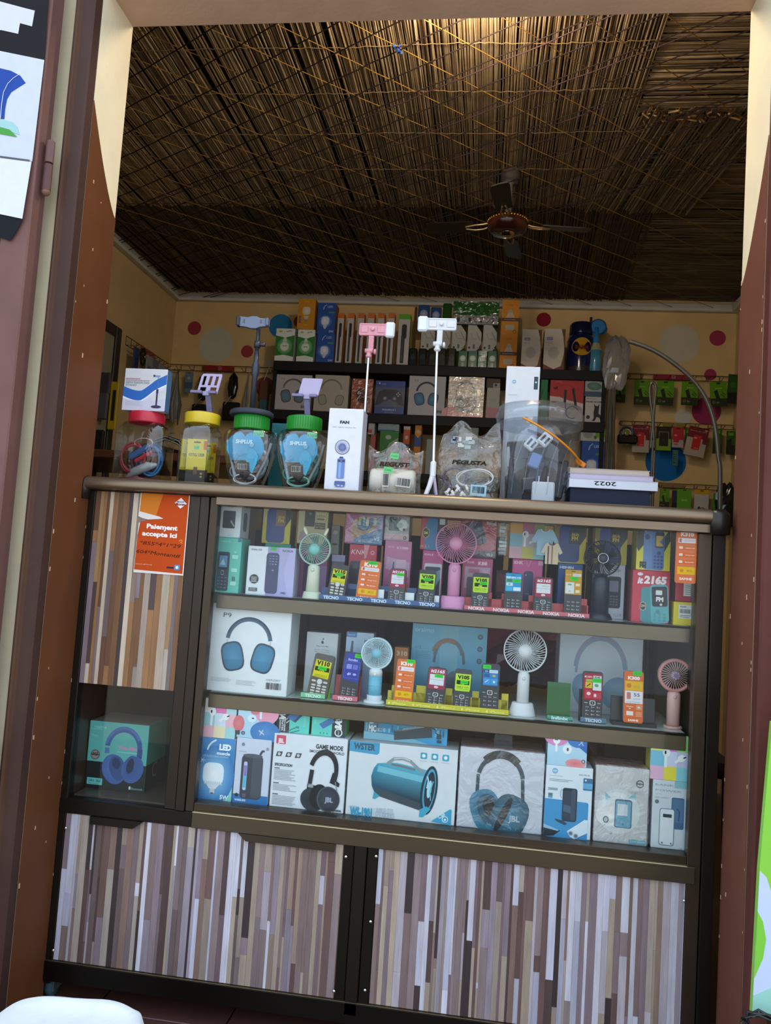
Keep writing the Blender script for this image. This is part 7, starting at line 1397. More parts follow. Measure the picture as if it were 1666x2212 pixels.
for i in range(6):
    bp('B', 680+91*i, 668, 768+91*i, 236, Y0+.004, 'selfie_stick_box', ('first', 'second', 'third', 'fourth', 'fifth', 'sixth')[i]+' orange topped selfie stick box from the left on the wall shelf', 'box', lambda p: a_stick(p), base=ZT, c='b8b4b4', cs='c86a28', d=.05, group='six orange topped selfie stick boxes')
bp('B', 1234, 675, 1366, 246, Y0+.004, 'selfie_stick_box', 'slim grey selfie stick box with a green top at the end of the row', 'box', lambda p: a_stick(p, '58a024'), base=ZT, c='b8b4b4', cs='58a024', d=.05)
# wrapped bulb packs
for i in range(5): bp('C', 8+76*i, 592, 80+76*i, 478, Y0+.006, 'bulb_pack', ('first', 'second', 'third', 'fourth', 'fifth')[i]+' black wrapped lamp pack from the left, low row of the wall shelf', 'pack', lambda p: p.E(.5, .5, .30, '2c3634', .40), base=ZT, c='18201e', m='gloss', group='black wrapped lamp packs', d=.06, b=.006)
for i in range(4): bp('C', 398+77*i, 600, 472+77*i, 500, Y0+.006, 'bulb_pack', ('first', 'second', 'third', 'last')[i]+' green wrapped lamp pack from the left beside the ECONOMIC box', 'pack', lambda p: (p.E(.5, .55, .34, 'a8b8ac', .36, ci='d8e4dc'), p.R(.36, .06, .64, .3, '98a89c')), base=ZT, c='2c6c50', m='gloss', group='green wrapped lamp packs', d=.06, wrap=(i == 2))
for i in range(5):
    x = 104+121*i
    p0 = P('C', x, 480, Y0+.02); p1 = P('C', x+118, 300, Y0+.02); w, h = p1.x-p0.x, p1.z-(ZT+.088)
    g = Gm().prism([(0, .0), (w*.55, 0), (w*.75, h*.05), (w, h*.28), (w, h*.72), (w*.6, h), (0, h)], 0, .03, 'b4b4ac'); o = tag(g.build('bulb_carton', 'card', None, (p0.x, Y0+.02, ZT+.088)), ('first', 'second', 'third', 'fourth', 'fifth')[i]+' pale cut cornered lamp carton from the left on the lamp stack', 'box', 'pale cut cornered lamp cartons')
    p = Pr(w, h); p.L([(.22, .68), (.42, .48), (.72, .48)], .018, '50584e'); p.L([(.62, .75), (.92, .42)], .03, '50584e'); p.E(.16, .14, .08, '3a3c3a'); p.R(.42, .10, .56, .26, '5a5c58'); p.E(.80, .12, .12, '9a9c94', .05); p.build('front_print', 'card', o)
zz = ZT+.088+h+.002
pk0, pk1 = P('C', 356, 285, Y0+.02), P('C', 722, 115, Y0+.02)
pw = pk1.x-pk0.x; zlo = max(zz, pk0.z)
Gm
o = prod('C', 356, 285, 722, 120, Y0+.02, 'bulb_tray', 'wide green and grey wrapped lamp tray on top of the lamp stack', 'box', lambda p: (p.R(0, .40, 1, 1, '2c6428'), [(p.R(.03+.25*i, 0, .24+.25*i, .40, '9a9c9c'), p.RR(.09+.25*i, .08, .15+.25*i, .30, .01, '4c4e4c'), p.E(.20+.25*i, .30, .014, '5c5e5c')) for i in range(4)], [p.RR(.08+.25*i, .55, .16+.25*i, .75, .01, '3c7a38') for i in range(4)]), base=zz, depth=.05, c='8c8c8c', cs='2c6428', m='gloss', wrap=True)
prod('C', 275, 235, 352, 125, Y0+.03, 'bulb_pack', 'dark green wrapped pack left of the wide lamp tray', 'pack', None, base=zz, depth=.05, c='24501f', m='gloss', b=.006)
for i, (x0, x1, y) in enumerate(((82, 178, 140), (182, 270, 158))):
    prod('C', x0, 240, x1, y, Y0+.02, 'bulb_pack', ('left', 'right')[i]+' blue wrapped lamp pack above the white selfie clamp', 'pack', lambda p: (p.E(.5, .5, .34, '7c8ca8', .38, ci='b0bccc'), p.R(.36, .0, .64, .2, '8c9cac')), base=zz, depth=.05, c='2c4c80', m='gloss', b=.004)
prod('C', 45, 380, 80, 150, Y0+.04, 'bulb_bag', 'brown translucent bag at the left of the lamp stack', 'bag', None, base=ZT, depth=.03, c='6a4c2c', m='gloss', b=.01)
bp('C', 720, 605, 880, 105, Y0, 'bulb_box', 'tall orange box marked ECONOMIC with two printed lamps', 'box', a_econ, base=ZT, c='d0861c', cs='7a4818')
bp('C', 888, 600, 1056, 335, Y0, 'lamp_box', 'left beige box with a curved white front on the top wall shelf', 'box', a_lens, base=ZT, c='6a4030', cs='4a3028')
bp('C', 1062, 605, 1240, 330, Y0, 'lamp_box', 'right beige box with a curved white front on the top wall shelf', 'box', a_lens, base=ZT, c='6a5a50', cs='2c2420')
# dark blue jar
a = P('C', 1262, 605, Y0+.05); w = W2('C', 1262, 1480, 500, Y0+.05)/2; h = P('C', 1370, 268, Y0+.05).z-ZT
t = thing('food_jar', 'big dark blue jar with a yellow oval label, turned lid', 'jar', (a.x+w-.008, Y0+.10, ZT))
Gm().lathe([(w*.92, 0), (w*.97, h*.05), (w*.97, h*.14), (w*1.0, h*.2), (w*1.0, h*.66), (w*.85, h*.78)], '18204c', n=36, cs=['3a3430', '3a3430', '18204c', '18204c', '18204c']).build('jar_body', 'gloss', t); Gm().lathe([(w*.86, h*.77), (w*.88, h*.80), (w*.86, h*.96), (w*.78, h)], '141a38', n=36).build('lid', 'gloss', t)
g = Gm(); g.M = Matrix.Translation((0, 0, 0)); V = []
for i in range(24):
    a_ = 2*math.pi*i/24; x = .72*w*math.cos(a_); z = h*.50+h*.17*math.sin(a_); V.append((x, -math.sqrt(w*w-x*x)-.001, z))
c0 = (0, -w-.004, h*.5); g.add([c0]+V, [(0, 1+i, 1+(i+1) % 24) for i in range(24)], 'c8981c', True); o = g.build('label', 'paper', t)
p = Pr(w, w*.5); p.T('BAMA', .5, .5, .26, '7c2a1c', b=3, w=1.0); p.T('MAYONNAISE', .5, .22, .08, '5a3a1c', w=.8); p.build('lettering', 'paper', t, (-w*.5, -w-.004, h*.42))
# blue topped bottle with plastic wrap
a = P('C', 1505, 640, Y0+.03); w = W2('C', 1505, 1610, 500, Y0+.03)/2; h = P('C', 1560, 300, Y0+.03).z-ZT
t = thing('spray_bottle', 'cream and blue bottle with a blue cap and crumpled film at the shelf end', 'bottle', (min(a.x+w, xb-.05), Y0+.07, ZT))
Gm().lathe([(w*.9, 0), (w, .004), (w, h*.50), (w*.55, h*.66), (w*.4, h*.80), (w*.4, h)], 'c0b88c', n=28, cs=['4c90a8', '4c90a8', 'c0b88c', '3a88c0', '2a78b8']).build('bottle_body', 'gloss', t)
g = Gm(); g.lathe([(w*1.0, -.008), (w*1.25, 0), (w*1.0, .008)], '2a78b8', (w*.25, 0, h*1.02), 26, 'y'); g.ball((w*.9, .012, h*.98), w*.8, '2468a8', 14, 8, sy=.5); g.box(-w*1.1, -w*.7, -.006, .006, h*1.0, h*1.22, '1c2430', .003); g.build('blue_cap', 'plastic', t)
def crumple(name, label, cx, cy, cz, rx, rz, seed, c='9a9890', m='wrap', cat='bag'):
    g = Gm(); rnd = random.Random(seed); V = []; F = []; n, mm = 22, 14
    for j in range(mm+1):
        for i in range(n):
            a = 2*math.pi*i/n; b_ = math.pi*j/mm; k_ = 1+.22*math.sin(a*3+seed)*math.sin(b_*2)+rnd.uniform(-.10, .10)*(0 < j < mm)
            V.append((rx*k_*math.sin(b_)*math.cos(a), rx*.45*k_*math.sin(b_)*math.sin(a), -rz*k_*math.cos(b_)))
    for j in range(mm): F += [(j*n+i, j*n+(i+1) % n, (j+1)*n+(i+1) % n, (j+1)*n+i) for i in range(n)]
    g.add(V, F, c, False); return tag(g.build(name, m, None, (cx, cy, cz)), label, cat)
a = P('C', 1600, 560, YS2-.03)
crumple('crumpled_bag', 'grey crumpled plastic bag hanging off the right end of the wall shelf', a.x+.02, YS2-.05, a.z-.03, .062, .125, 4, '8c8a84', 'gloss')
# second board
bp('B', 132, 1095, 480, 795, Y0, 'headphone_box', 'leftmost grey P9 headphone box on the second wall shelf', 'box', lambda p: a_p9(p, '7a7a7c', '6a6a6c', '4a4a4c', '8a8888'), base=ZM, c='b4b0ae', cs='8a8684')
bp('B', 484, 1103, 815, 798, Y0, 'headphone_box', 'beige headphone box right of the leftmost P9 box on the second wall shelf', 'box', lambda p: hp(p, .5, .57, .92, '8a8878', '9a9888', '6a6858'), base=ZM, c='aea898', cs='8a8478')
bp('B', 820, 1118, 1030, 830, Y0, 'toy_box', 'orange brown wrapped box with a dark picture on the second wall shelf', 'box', lambda p: (p.E(.5, .5, .28, '5a3428', .36, 20, ci='3a2a30'), p.L([(.2, .3), (.5, .6), (.8, .4)], .04, 'b8805a'), p.R(0, 0, 1, .12, '9c4c28')), base=ZM, c='a8582f', m='gloss_card', wrap=True)
bp('B', 1034, 1125, 1318, 850, Y0, 'gamepad_box', 'blue box with a black game controller on the second wall shelf', 'box', a_pad, base=ZM, c='22408c', m='gloss_card')
bp('C', 0, 990, 306, 702, Y0, 'headphone_box', 'grey P9 box with blue headphones behind the white selfie stick', 'box', lambda p: a_p9(p, '2c3440', '44648c', '2c3a50', '7a7a80'), base=ZM, c='b2b0b2', cs='8a8886')
bp('C', 310, 1000, 610, 698, Y0, 'headphone_box', 'film wrapped beige box with black headphones on the second wall shelf', 'box', lambda p: (p.E(.15, .1, .3, 'b86058', .18), p.R(.3, 0, 1, .1, 'c08078'), hp2(p, .48, .52, .85, '3c4442', '5c6664', '1c2020'), p.L([(.6, .85), (.98, .75)], .02, 'e8e4d4')), base=ZM, c='b8b09c', m='gloss_card', wrap=True)
bp('C', 614, 1000, 728, 790, Y0, 'earbud_box', 'faded pastel box left of the white speaker box on the second wall shelf', 'box', lambda p: (p.R(0, 0, 1, .35, 'b88890'), p.E(.5, .6, .3, '98a49c', .2)), base=ZM, c='a8a8a0')
bp('C', 618, 782, 730, 715, Y0+.01, 'carton', 'small brown and grey carton on the faded pastel box', 'box', lambda p: (p.R(.5, 0, 1, .5, '9c948c'), p.E(.7, .3, .1, '2c2420')), base=NOTE['faded pastel box left of the white speaker box on the second wall shelf']['z1']+.001, c='4c3c30')
bp('C', 1035, 1000, 1104, 722, Y0, 'cable_box', 'green box between the white speaker box and the red cable box', 'box', lambda p: p.L([(.1, .5), (.3, .75)], .10, '1c3c34'), base=ZM, c='2c7c4c')
bp('C', 1108, 1018, 1386, 732, Y0, 'cable_box', 'red and white box with a black audio cable on the second wall shelf', 'box', a_redcable, base=ZM, c='d4ccc8', cs='8a3028')
bp('C', 1388, 1028, 1556, 862, Y0, 'holder_box', 'white box marked PHONE HOLDER at the right end of the second wall shelf', 'box', a_holder, base=ZM, c='c4c2bc', cs='8a8884', key='ph')
bp('C', 1388, 858, 1556, 722, Y0, 'holder_box', 'green and grey goggles box lying on the PHONE HOLDER box', 'box', lambda p: (p.R(0, 0, 1, .28, '44586c'), p.E(.45, .58, .36, '4c7468', .20, -4, ci='6c9484'), p.R(.7, .8, 1, 1, '5c9c2c')), base=top_of('ph')+.001, c='a8aca8', cs='7a7c78')
# third board
zB = lambda y: P('B', 1100, y, Y0).z
bp('B', 975, 1800, 1050, 1330, Y0, 'carton', 'narrow salmon box just right of the FAN box on the third wall shelf', 'box', lambda p: p.R(0, .3, 1, .6, 'a88a84'), base=ZL, c='a8584c', key='c1')
bp('B', 978, 1325, 1045, 1185, Y0, 'carton', 'narrow white and red box on the salmon box', 'box', lambda p: p.R(0, .1, .6, .3, 'a84c44'), base=top_of('c1')+.001, c='a8a8a4')
bp('B', 1058, 1800, 1258, 1300, Y0, 'bulb_box', 'green and white lamp box on the third wall shelf', 'box', lambda p: (p.R(0, .6, 1, 1, '3c7c34'), p.P([(.5, .7), (1, .85), (1, 0), (.4, 0), (.35, .5)], '9ca49c'), p.E(.45, .85, .16, 'a8b8a8', .12)), base=ZL, c='3c7a38', key='c2')
bp('B', 1068, 1298, 1265, 1192, Y0, 'bulb_box', 'pale blue grey box lying on the green lamp box', 'box', lambda p: (p.R(0, .0, .8, .1, '3c6c9c'), p.L([(.6, .4), (.8, .55), (.9, .3)], .02, '3c8c5c')), base=top_of('c2')+.001, c='8c9ca0')
bp('B', 1268, 1800, 1362, 1255, Y0, 'bulb_box', 'orange and white lamp box on the third wall shelf', 'box', lambda p: (p.R(0, .93, 1, 1, 'b8b0a8'), p.E(.5, .76, .24, 'c8b098', .30), p.R(0, .5, 1, .62, '2c3c4c')), base=ZL, c='b8582c')
bp('B', 1370, 1800, 1468, 1198, Y0, 'bulb_box', 'yellow and blue lamp box on the third wall shelf', 'box', lambda p: (p.R(0, .5, 1, .74, '2c4c88'), p.P([(0, .74), (.5, .66), (1, .74), (1, .8), (0, .8)], 'c88a1c'), p.E(.5, .78, .28, 'c0a890', .30)), base=ZL, c='b8741c')
bp('B', 1482, 1800, 1580, 1370, Y0, 'carton', 'pale grey green carton behind the white selfie stick', 'box', None, base=ZL, c='8c9890')
bp('C', 385, 1500, 560, 1085, Y0, 'carton', 'grey green carton behind the bag of cables', 'box', lambda p: p.R(.3, 0, .32, 1, '5a6c68'), base=ZL, c='7c8c88')
bp('C', 1360, 1430, 1545, 1212, Y0, 'bulb_box', 'blue lamp box right of the bucket', 'box', a_blueled, base=ZL if ZL < P('C', 1400, 1420, Y0).z else ZL, c='2450a0', key='lb')
bp('C', 1355, 1205, 1552, 1108, Y0, 'bulb_box', 'white and lime box lying on the blue lamp box right of the bucket', 'box', lambda p: (p.R(.6, .3, 1, 1, '6c9c2c'), p.E(.3, .5, .2, '8c948c', .16), p.E(.6, .3, .06, '3c6c2c', .08)), base=top_of('lb')+.001, c='b0b4a8')
# hanging grey cords at the right of the unit
g = thing('cord_bundle', 'bundle of grey cords hanging down the right side of the wall shelf', 'cord', tuple(P('D', 340, 700, 2.12)))
for i in range(7):
    x0 = P('D', 318+9*i, 700, 2.12); x1 = P('D', 285+13*i, 1460, 2.12); o = Vector(g.location)
    Gm().tube([Vector((x0.x, 2.12+.006*(i % 2), x0.z+.06))-o, Vector((x0.x, 2.12, x0.z))-o, Vector(((x0.x+x1.x)/2+.006*math.sin(i*2), 2.12, (x0.z+x1.z)/2))-o, Vector((x1.x, 2.12, x1.z-.02))-o], .0048, ['5c5648', '6c6658', '4c463c'][i % 3], 6).build('cord', 'rubber', g)

# ================================================================== wire racks with hanging packs
def rack(pts_top, pts_bot, n, label, header=None, hooks=True, Y=2.43, k='D', step=None):
    a, b_ = P(k, *pts_top[0], Y), P(k, *pts_top[1], Y); c, d = P(k, *pts_bot[0], Y), P(k, *pts_bot[1], Y)
    zt, zb = (a.z+b_.z)/2, (c.z+d.z)/2; t = thing('hook_rack', label, 'rack', (a.x, Y, zb)); L = b_.x-a.x; H = zt-zb; C_ = '6a5628'
    Gm().tube([(0, 0, H), (L, 0, H)], .0022, C_, 6).build('wire', 'wire', t); Gm().tube([(0, 0, 0), (L, 0, 0)], .0022, C_, 6).build('wire', 'wire', t)
    for i in range(n+1):
        x = L*i/n; Gm().tube([(x, 0, H), (x, 0, 0), (x, -.045, -.004), (x, -.075, .006)], .0018, C_, 5).build('hook', 'wire', t)
    for x in (.0, L): Gm().tube([(x, 0, H*.5), (x, .02, H*.5)], .004, '8a8070', 8).build('wall_fixing', 'wire', t)
    if header:
        h0, h1 = P(k, header[0], header[2], Y-.006), P(k, header[1], header[2], Y-.006)
        o = Gm().box(h0.x-a.x, h1.x-a.x, -.008, -.004, .0, H, header[3], .0008).build('header_strip', 'plastic', t)
        p = Pr(h1.x-h0.x, H); p.RR(.50, .2, .60, .8, .02, 'b88a88'); p.RR(.515, .3, .585, .7, .015, header[3]); p.T('itel', .55, .5, .03, 'c8a8a4', b=1); p.build('header_print', 'paper', t, (h0.x-a.x, -.0085, 0))
    return t
rack(((372, 609), (1430, 640)), ((372, 656), (1430, 686)), 9, 'upper right wire hook rack with a dark red header strip', (712, 1050, 640, '8c2438'))
rack(((415, 1032), (1440, 1085)), ((415, 1075), (1440, 1118)), 9, 'middle right wire hook rack holding red and green packs', (800, 1000, 1080, '8c7a34'))
rack(((765, 1600), (1400, 1622)), ((765, 1640), (1400, 1662)), 6, 'lower right wire hook rack just above the counter', (790, 985, 1620, '8c7448'))
rack(((668, 606), (1480, 628)), ((668, 655), (1480, 668)), 8, 'left wire hook rack with a red header strip on the back wall', (935, 1182, 640, '8c1c20'), k='A')
def pack(k, x0, y0, x1, y1, Y, label, c, art, roll=0, name='blister_pack', cat='pack', group=None, d=.012, m='gloss_card'):
    p0, p1 = P(k, x0, y0, Y), P(k, x1, y1, Y); w, h = p1.x-p0.x, p1.z-p0.z
    cxx, t = (p0.x+p1.x)/2, None
    g = Gm().box(-w/2, w/2, 0, d*.3, -h, 0, c, .0006); o = tag(g.build(name, m, None, (cxx, Y, p1.z), (0, math.radians(roll), 0)), label, cat, group)
    pr = Pr(w, h); art(pr); pr.build('card_print', m, o, (-w/2, 0, -h))
    Gm().box(-w*.12, w*.12, -.0035, -.0025, -h*.07, -h*.035, '2a2a24').build('hang_hole', 'plastic', o)
    return o
def a_green(p): p.R(0, 0, 1, .33, '20301c'); p.R(0, .33, 1, 1, '5c9418'); p.P([(.22, .62), (.42, .68), (.62, .22), (.42, .16)], '1e2420'); p.L([(.64, .5), (.86, .36)], .05, '2c3c20'); p.L([(.70, .58), (.90, .44)], .05, '2c3c20'); p.E(.2, .17, .085, '8c8c5c'); p.E(.2, .17, .06, '3a3c28'); p.T('24', .44, .16, .11, '8c9070', b=2); p.R(.3, .72, .7, .76, '8cb84c'); p.E(.5, .93, .10, '24301c', .04)
for i, (x0, x1, y0, y1, r) in enumerate(((538, 690, 890, 676, 0), (742, 905, 895, 680, 1), (966, 1125, 895, 688, 1), (1215, 1375, 905, 690, -4))):
    pack('D', x0, y0, x1, y1, 2.37-.008*i, ('leftmost green and black charger card on the upper right rack', 'second green and black charger card from the left, upper right rack', 'third green and black charger card, behind the curved pipe', 'tilted green and black charger card right of the curved pipe, upper rack')[i], '5c9418', a_green, r)
pack('D', 375, 870, 470, 652, 2.424, 'shadowed green and black card beside the hanging grey cords', '2c4c14', a_green)
pack('D', 1385, 880, 1482, 620, 2.36, 'dark green card turned edgewise at the wall corner, upper rack', '24501c', lambda p: (p.R(0, 0, 1, .38, '181c18'), p.E(.5, .65, .3, '2c6c24', .3)), 3)
def a_batt(p): p.R(0, .62, 1, 1, '6c1424'); p.P([(0, .62), (.22, .62), (.22, .72), (.78, .72), (.78, .45), (1, .45), (1, 1), (0, 1)], '6c1424'); p.RR(.30, .22, .70, .72, .03, 'b81c28'); p.E(.42, .62, .08, 'd88c88', .05); p.T('Battery BL-28BI', .5, .86, .06, 'c88c90', w=.8); p.E(.86, .92, .07, 'c8a0a0', .04); p.R(.45, .26, .66, .29, 'd87070')
pack('D', 520, 1318, 685, 1075, 2.36, 'red and white battery card behind the round black earphones', 'a8a090', a_batt)
pack('D', 1030, 1355, 1225, 1100, 2.34, 'tilted red and white battery card on the middle right rack', 'a8a090', a_batt, 10)
pack('D', 735, 1300, 880, 1098, 2.35, 'lime and black battery card on the middle right rack', '78a01c', lambda p: (p.R(0, .5, 1, 1, '1c1a14'), p.P([(0, .5), (.15, .5), (.15, .9), (.85, .9), (.85, .5), (1, .5), (1, .7), (0, .7)], '1c1a14'), p.RR(.18, .16, .84, .80, .02, '8c8c84'), p.RR(.21, .18, .81, .78, .02, '17150f'), p.T('BL', .5, .45, .08, '5c5c44')))
pack('D', 882, 1275, 992, 1098, 2.355, 'small red and white card right of the lime battery card', 'a8a098', lambda p: (p.R(0, .38, 1, 1, 'b02034'), p.R(.1, .25, .6, .4, 'b02034'), p.E(.3, .6, .14, 'd88c94', .08), p.R(.15, .14, .55, .18, '983040')))
pack('D', 695, 1270, 735, 1090, 2.37, 'narrow dark red card half hidden by the looped cable', '6c1424', lambda p: p.R(0, 0, 1, .2, 'a89c98'))
for i, (x0, x1, y0, y1, lab) in enumerate(((996, 1062, 1300, 1110, 'dark green card between the two red cards, middle rack'), (1248, 1335, 1330, 1110, 'green and grey card behind the curved pipe, middle rack'), (1368, 1455, 1340, 1130, 'green card turned edgewise at the wall corner, middle rack'))):
    pack('D', x0, y0, x1, y1, 2.375, lab, '2f5c18', lambda p: (p.R(0, 0, 1, .4, '24281c'), p.P([(.1, .2), (.6, .3), (.6, .7), (.1, .6)], '1c241c'), p.R(.2, .8, .8, .95, '5c9c24')), 0)
t = thing('earphone_pack', 'round black earphone case with a coloured ring on the middle right rack', 'earphones', tuple(P('D', 475, 1170, 2.33)))
Gm().tube([(.030*math.cos(a), 0, .012+.030*math.sin(a)) for a in [2*math.pi*i/24 for i in range(24)]], .006, '1c3c5c', 8, closed=True).build('ring', 'gloss', t)
Gm().box(-.045, .055, -.006, .012, -.042, .006, '14161a', .008).build('case', 'gloss', t); Gm().ball((0, -.002, .014), .014, '6c7c3c', 12, 8, sy=.3).build('badge', 'gloss', t)
g = Gm(); p0 = P('D', 908, 1370, 2.34)
t = thing('key_ring_pack', 'narrow teal strip with three silver discs hanging below the red card', 'pack', tuple(P('D', 912, 1370, 2.34)))
Gm().box(-.014, .014, 0, .003, -.040, .040, '2c6c70', .001).build('strip', 'gloss', t)
for z in (-.02, .0, .022): Gm().lathe([(.002, -.006), (.0055, -.003), (.006, 0)], 'b8c0c0', (-.004, 0, z), 14, 'y').build('disc', 'chrome', t)
for x0, x1, y0, y1, lab, c, fn in ((768, 862, 1760, 1652, 'green card at the left of the lower right rack', '4c8c18', a_green), (880, 930, 1760, 1665, 'dark blue card on the lower right rack', '1c2c48', lambda p: p.R(0, 0, 1, .3, '0f1420')), (925, 1062, 1770, 1655, 'bright green card in the middle of the lower right rack', '5ca020', lambda p: p.R(.3, .4, .7, .5, '8cc04c')), (1080, 1218, 1800, 1660, 'white card with a yellow top and a black cable, lower right rack', 'b8b8ac', lambda p: (p.R(0, .80, 1, 1, 'c89c1c'), p.Ar(.55, .05, .24, .29, 20, 150, '1c1c1c'), p.P([(.25, .1), (.4, .2), (.36, .3), (.22, .18)], '1c1c1c'))), (1250, 1300, 1800, 1690, 'slim green card right of the white cable card', '4c9c20', lambda p: p.R(.2, .4, .8, .8, '3c7c1c'))):
    pack('D', x0, y0+60, x1, y1, 2.36, lab, c, fn)
a = P('D', 1385, 1740, 2.3); crumple('dark_pouch', 'black shiny pouch hanging in the corner above the counter', a.x, 2.32, a.z-.03, .05, .10, 7, '17181a', 'gloss', 'pouch')
# left side hangings
def hang(k, pts, Y, name, label, cat, builder):
    o = P(k, *pts, Y); t = thing(name, label, cat, tuple(o)); builder(t); return t
def cables(c, n, L, spread, r=.006):
    def f(t):
        rnd = random.Random(n)
        for i in range(n):
            x = (i-n/2)*spread; Gm().tube([(0, 0, 0), (x*.5, -.01, -L*.35), (x, -.012+rnd.uniform(-.01, .01), -L*.65), (x*.9, -.01, -L*rnd.uniform(.9, 1.05))], r, c[i % len(c)], 8, rs=[r*.5, r*.7, r*1.7, r*.5]).build('cable', 'rubber', t)
    return f
hang('A', (742, 655), 2.36, 'cable_bunch', 'bunch of pale grey chargers and cables on the left rack', 'cable', cables(['7a7a70', '8c8c80', '5c5c54', '94948a'], 7, .30, .012, .008))
pack('A', 787, 825, 862, 665, 2.38, 'pale blue card on the left rack behind the lavender holder', '6a8088', lambda p: (p.R(0, .2, 1, .5, '3c5c78'), p.E(.5, .7, .2, 'a0a8a4', .2)))
def clasp(L, w):
    def f(t):
        g = Gm(); g.lathe([(.004, 0), (w*.8, -L*.10), (w, -L*.32), (w*.7, -L*.5), (w*.3, -L*.55)], '141416', n=14, sy=.5); g.build('loop', 'gloss', t)
        Gm().box(-w*1.6, w*1.6, -.012, .012, -L, -L*.62, '101012', .006).build('pouch', 'plastic', t); Gm().tube([(0, -.014, -L*.5), (-w*1.1, -.014, -L*.68)], .003, 'd0d4d8', 6).build('zip', 'chrome', t)
    return f
hang('A', (1180, 668), 2.36, 'camera_pouch', 'black pouch with a loop strap hanging on the left rack', 'pouch', clasp(.27, .030)); hang('A', (950, 668), 2.37, 'camera_pouch', 'black pouch hanging behind the lavender slotted holder', 'pouch', clasp(.29, .034))
hang('A', (1420, 760), 2.30, 'film_bag', 'brown and teal film bag hanging at the left end of the wall shelf', 'bag', lambda t: (Gm().box(-.030, .030, -.01, .01, -.10, .02, '5a3a2c', .008).build('goods', 'gloss', t), Gm().box(-.024, .028, -.012, .012, -.15, -.08, '2c5c68', .008).build('teal_pack', 'gloss', t), Gm().tube([(-.02, 0, -.02), (.01, 0, .07), (.018, 0, .10)], .0014, 'c8ccc8', 5).build('string', 'plastic', t)))
hang('A', (1300, 668), 2.422, 'cable_bunch', 'thin pale cable hanging beside the dark stand tube', 'cable', cables(['8c8c80', '6c6c60'], 3, .26, .008, .004))
# things on the left wall: dark frame, racks running back
LX = XL+.02
fr = thing('metal_frame', 'dark metal frame with beige panes against the left wall', 'frame', (0, 0, 0))
def pl(px, py, X):      # point of the view ray at world x = X
    a, b_, s_ = CR['N']; d = FWD*CAM_F+RT*(a+px/s_-833)-UP*(b_+py/s_-1106); return CAM+d*((X-CAM.x)/d.x)
fa = pl(225, 60, -1.72); fb = pl(435, 190, -1.72); zt = fb.z+.0
y0_, y1_ = 1.42, fb.y
for (ya, yb, za, zb, nm) in ((y1_-.05, y1_, 0, zt, 'post'), (.45, .50, 0, zt, 'post'), (.50, y1_-.05, zt-.05, zt, 'rail'), (.50, y1_-.05, 1.22, 1.26, 'rail')):
    Gm().box(-1.745, -1.715, ya, yb, za, zb, '1e1c1a', .003).build(nm, 'plastic', fr)
Gm().box(-1.735, -1.725, .50, y1_-.05, .05, zt-.05, '8c8468').build('pane', 'plaster', fr)
def lpack(Y, z, w, h, c, lab, nm='blister_pack', off=.03, art=None):
    o = tag(Gm().box(0, .008, -w/2, w/2, -h, 0, c, .001).build(nm, 'gloss_card', None, (XL+off, Y, z)), lab, 'pack'); 
    if art: Gm().box(.008, .0105, -w*.35, w*.35, -h*.8, -h*.3, art, .0008).build('card_print', 'gloss_card', o)
    return o
a, b_ = pl(500, 250, XL+.03), pl(1035, 650, XL+.03)
t = thing('hook_rack', 'wire hook rack with a red strip running back along the left wall', 'rack', (XL+.03, a.y, (a.z+b_.z)/2)); L = min(b_.y, 2.40)-a.y
for z in (0, -.045): Gm().tube([(0, 0, z), (0, L, z)], .0022, '6a5628', 6).build('wire', 'wire', t)
for i in range(10): y = L*i/9; Gm().tube([(0, y, 0), (0, y, -.045), (.05, y, -.050), (.07, y, -.042)], .0018, '6a5628', 5).build('hook', 'wire', t)
Gm().box(.004, .007, L*.30, L*.62, -.045, 0, '8c2c20').build('header_strip', 'plastic', t)
zr = t.location.z-.05
for i, (f, w, h, c, art, lab) in enumerate(((.06, .05, .16, '24406c', '1c2c4c', 'blue shiny card at the near end of the left wall rack'), (.36, .07, .18, '8c9490', '4c6080', 'white and grey card on the left wall rack'), (.50, .06, .15, '5c6c78', '8c9aa0', 'blue grey card on the left wall rack'), (.64, .06, .15, '8c948c', '6a746c', 'pale green card on the left wall rack'), (.80, .06, .15, '747870', '50544c', 'grey card at the far end of the left wall rack'))):
    lpack(a.y+L*f, zr, w, h, c, lab, art=art, off=.07)
t = thing('watch', 'black and silver wristwatch hanging near the front of the left wall rack', 'watch', (XL+.098, a.y+L/9, t.location.z-.088))
Gm().tube([(0, .022*math.cos(a_), .040*math.sin(a_)) for a_ in [2*math.pi*i/20 for i in range(20)]], .006, '17150f', 6, closed=True).build('strap', 'rubber', t); Gm().lathe([(.012, -.004), (.013, 0), (.012, .004)], '9a9c98', (.012, 0, .0), 16, 'x').build('dial', 'chrome', t)
for z, lab, c in ((pl(350, 870, -1.6).z, 'tall yellow packet hanging by the dark frame on the left', 'b89c10'),):
    o = pl(350, 860, -1.695); oo = tag(Gm().box(-.02, .02, 0, .012, -.22, 0, c, .004).box(-.006, .01, -.001, 0, -.18, -.04, '2c2a10').build('yellow_packet', 'gloss_card', None, tuple(o)), lab, 'packet')
for (x, y, w, h, c, lab) in ((220, 740, .05, .10, '34343a', 'grey clear packet by the left jamb, upper one'), (190, 1000, .05, .12, '4a4c50', 'grey clear packet by the left jamb, lower one'), (120, 1480, .06, .18, '121216', 'black packet by the left jamb above the counter')):
    o = pl(x, y, -1.7255+w/2); tag(Gm().box(-w/2, w/2, 0, .02, -h, 0, c, .006).build('dark_packet', 'gloss', None, tuple(o)), lab, 'packet')
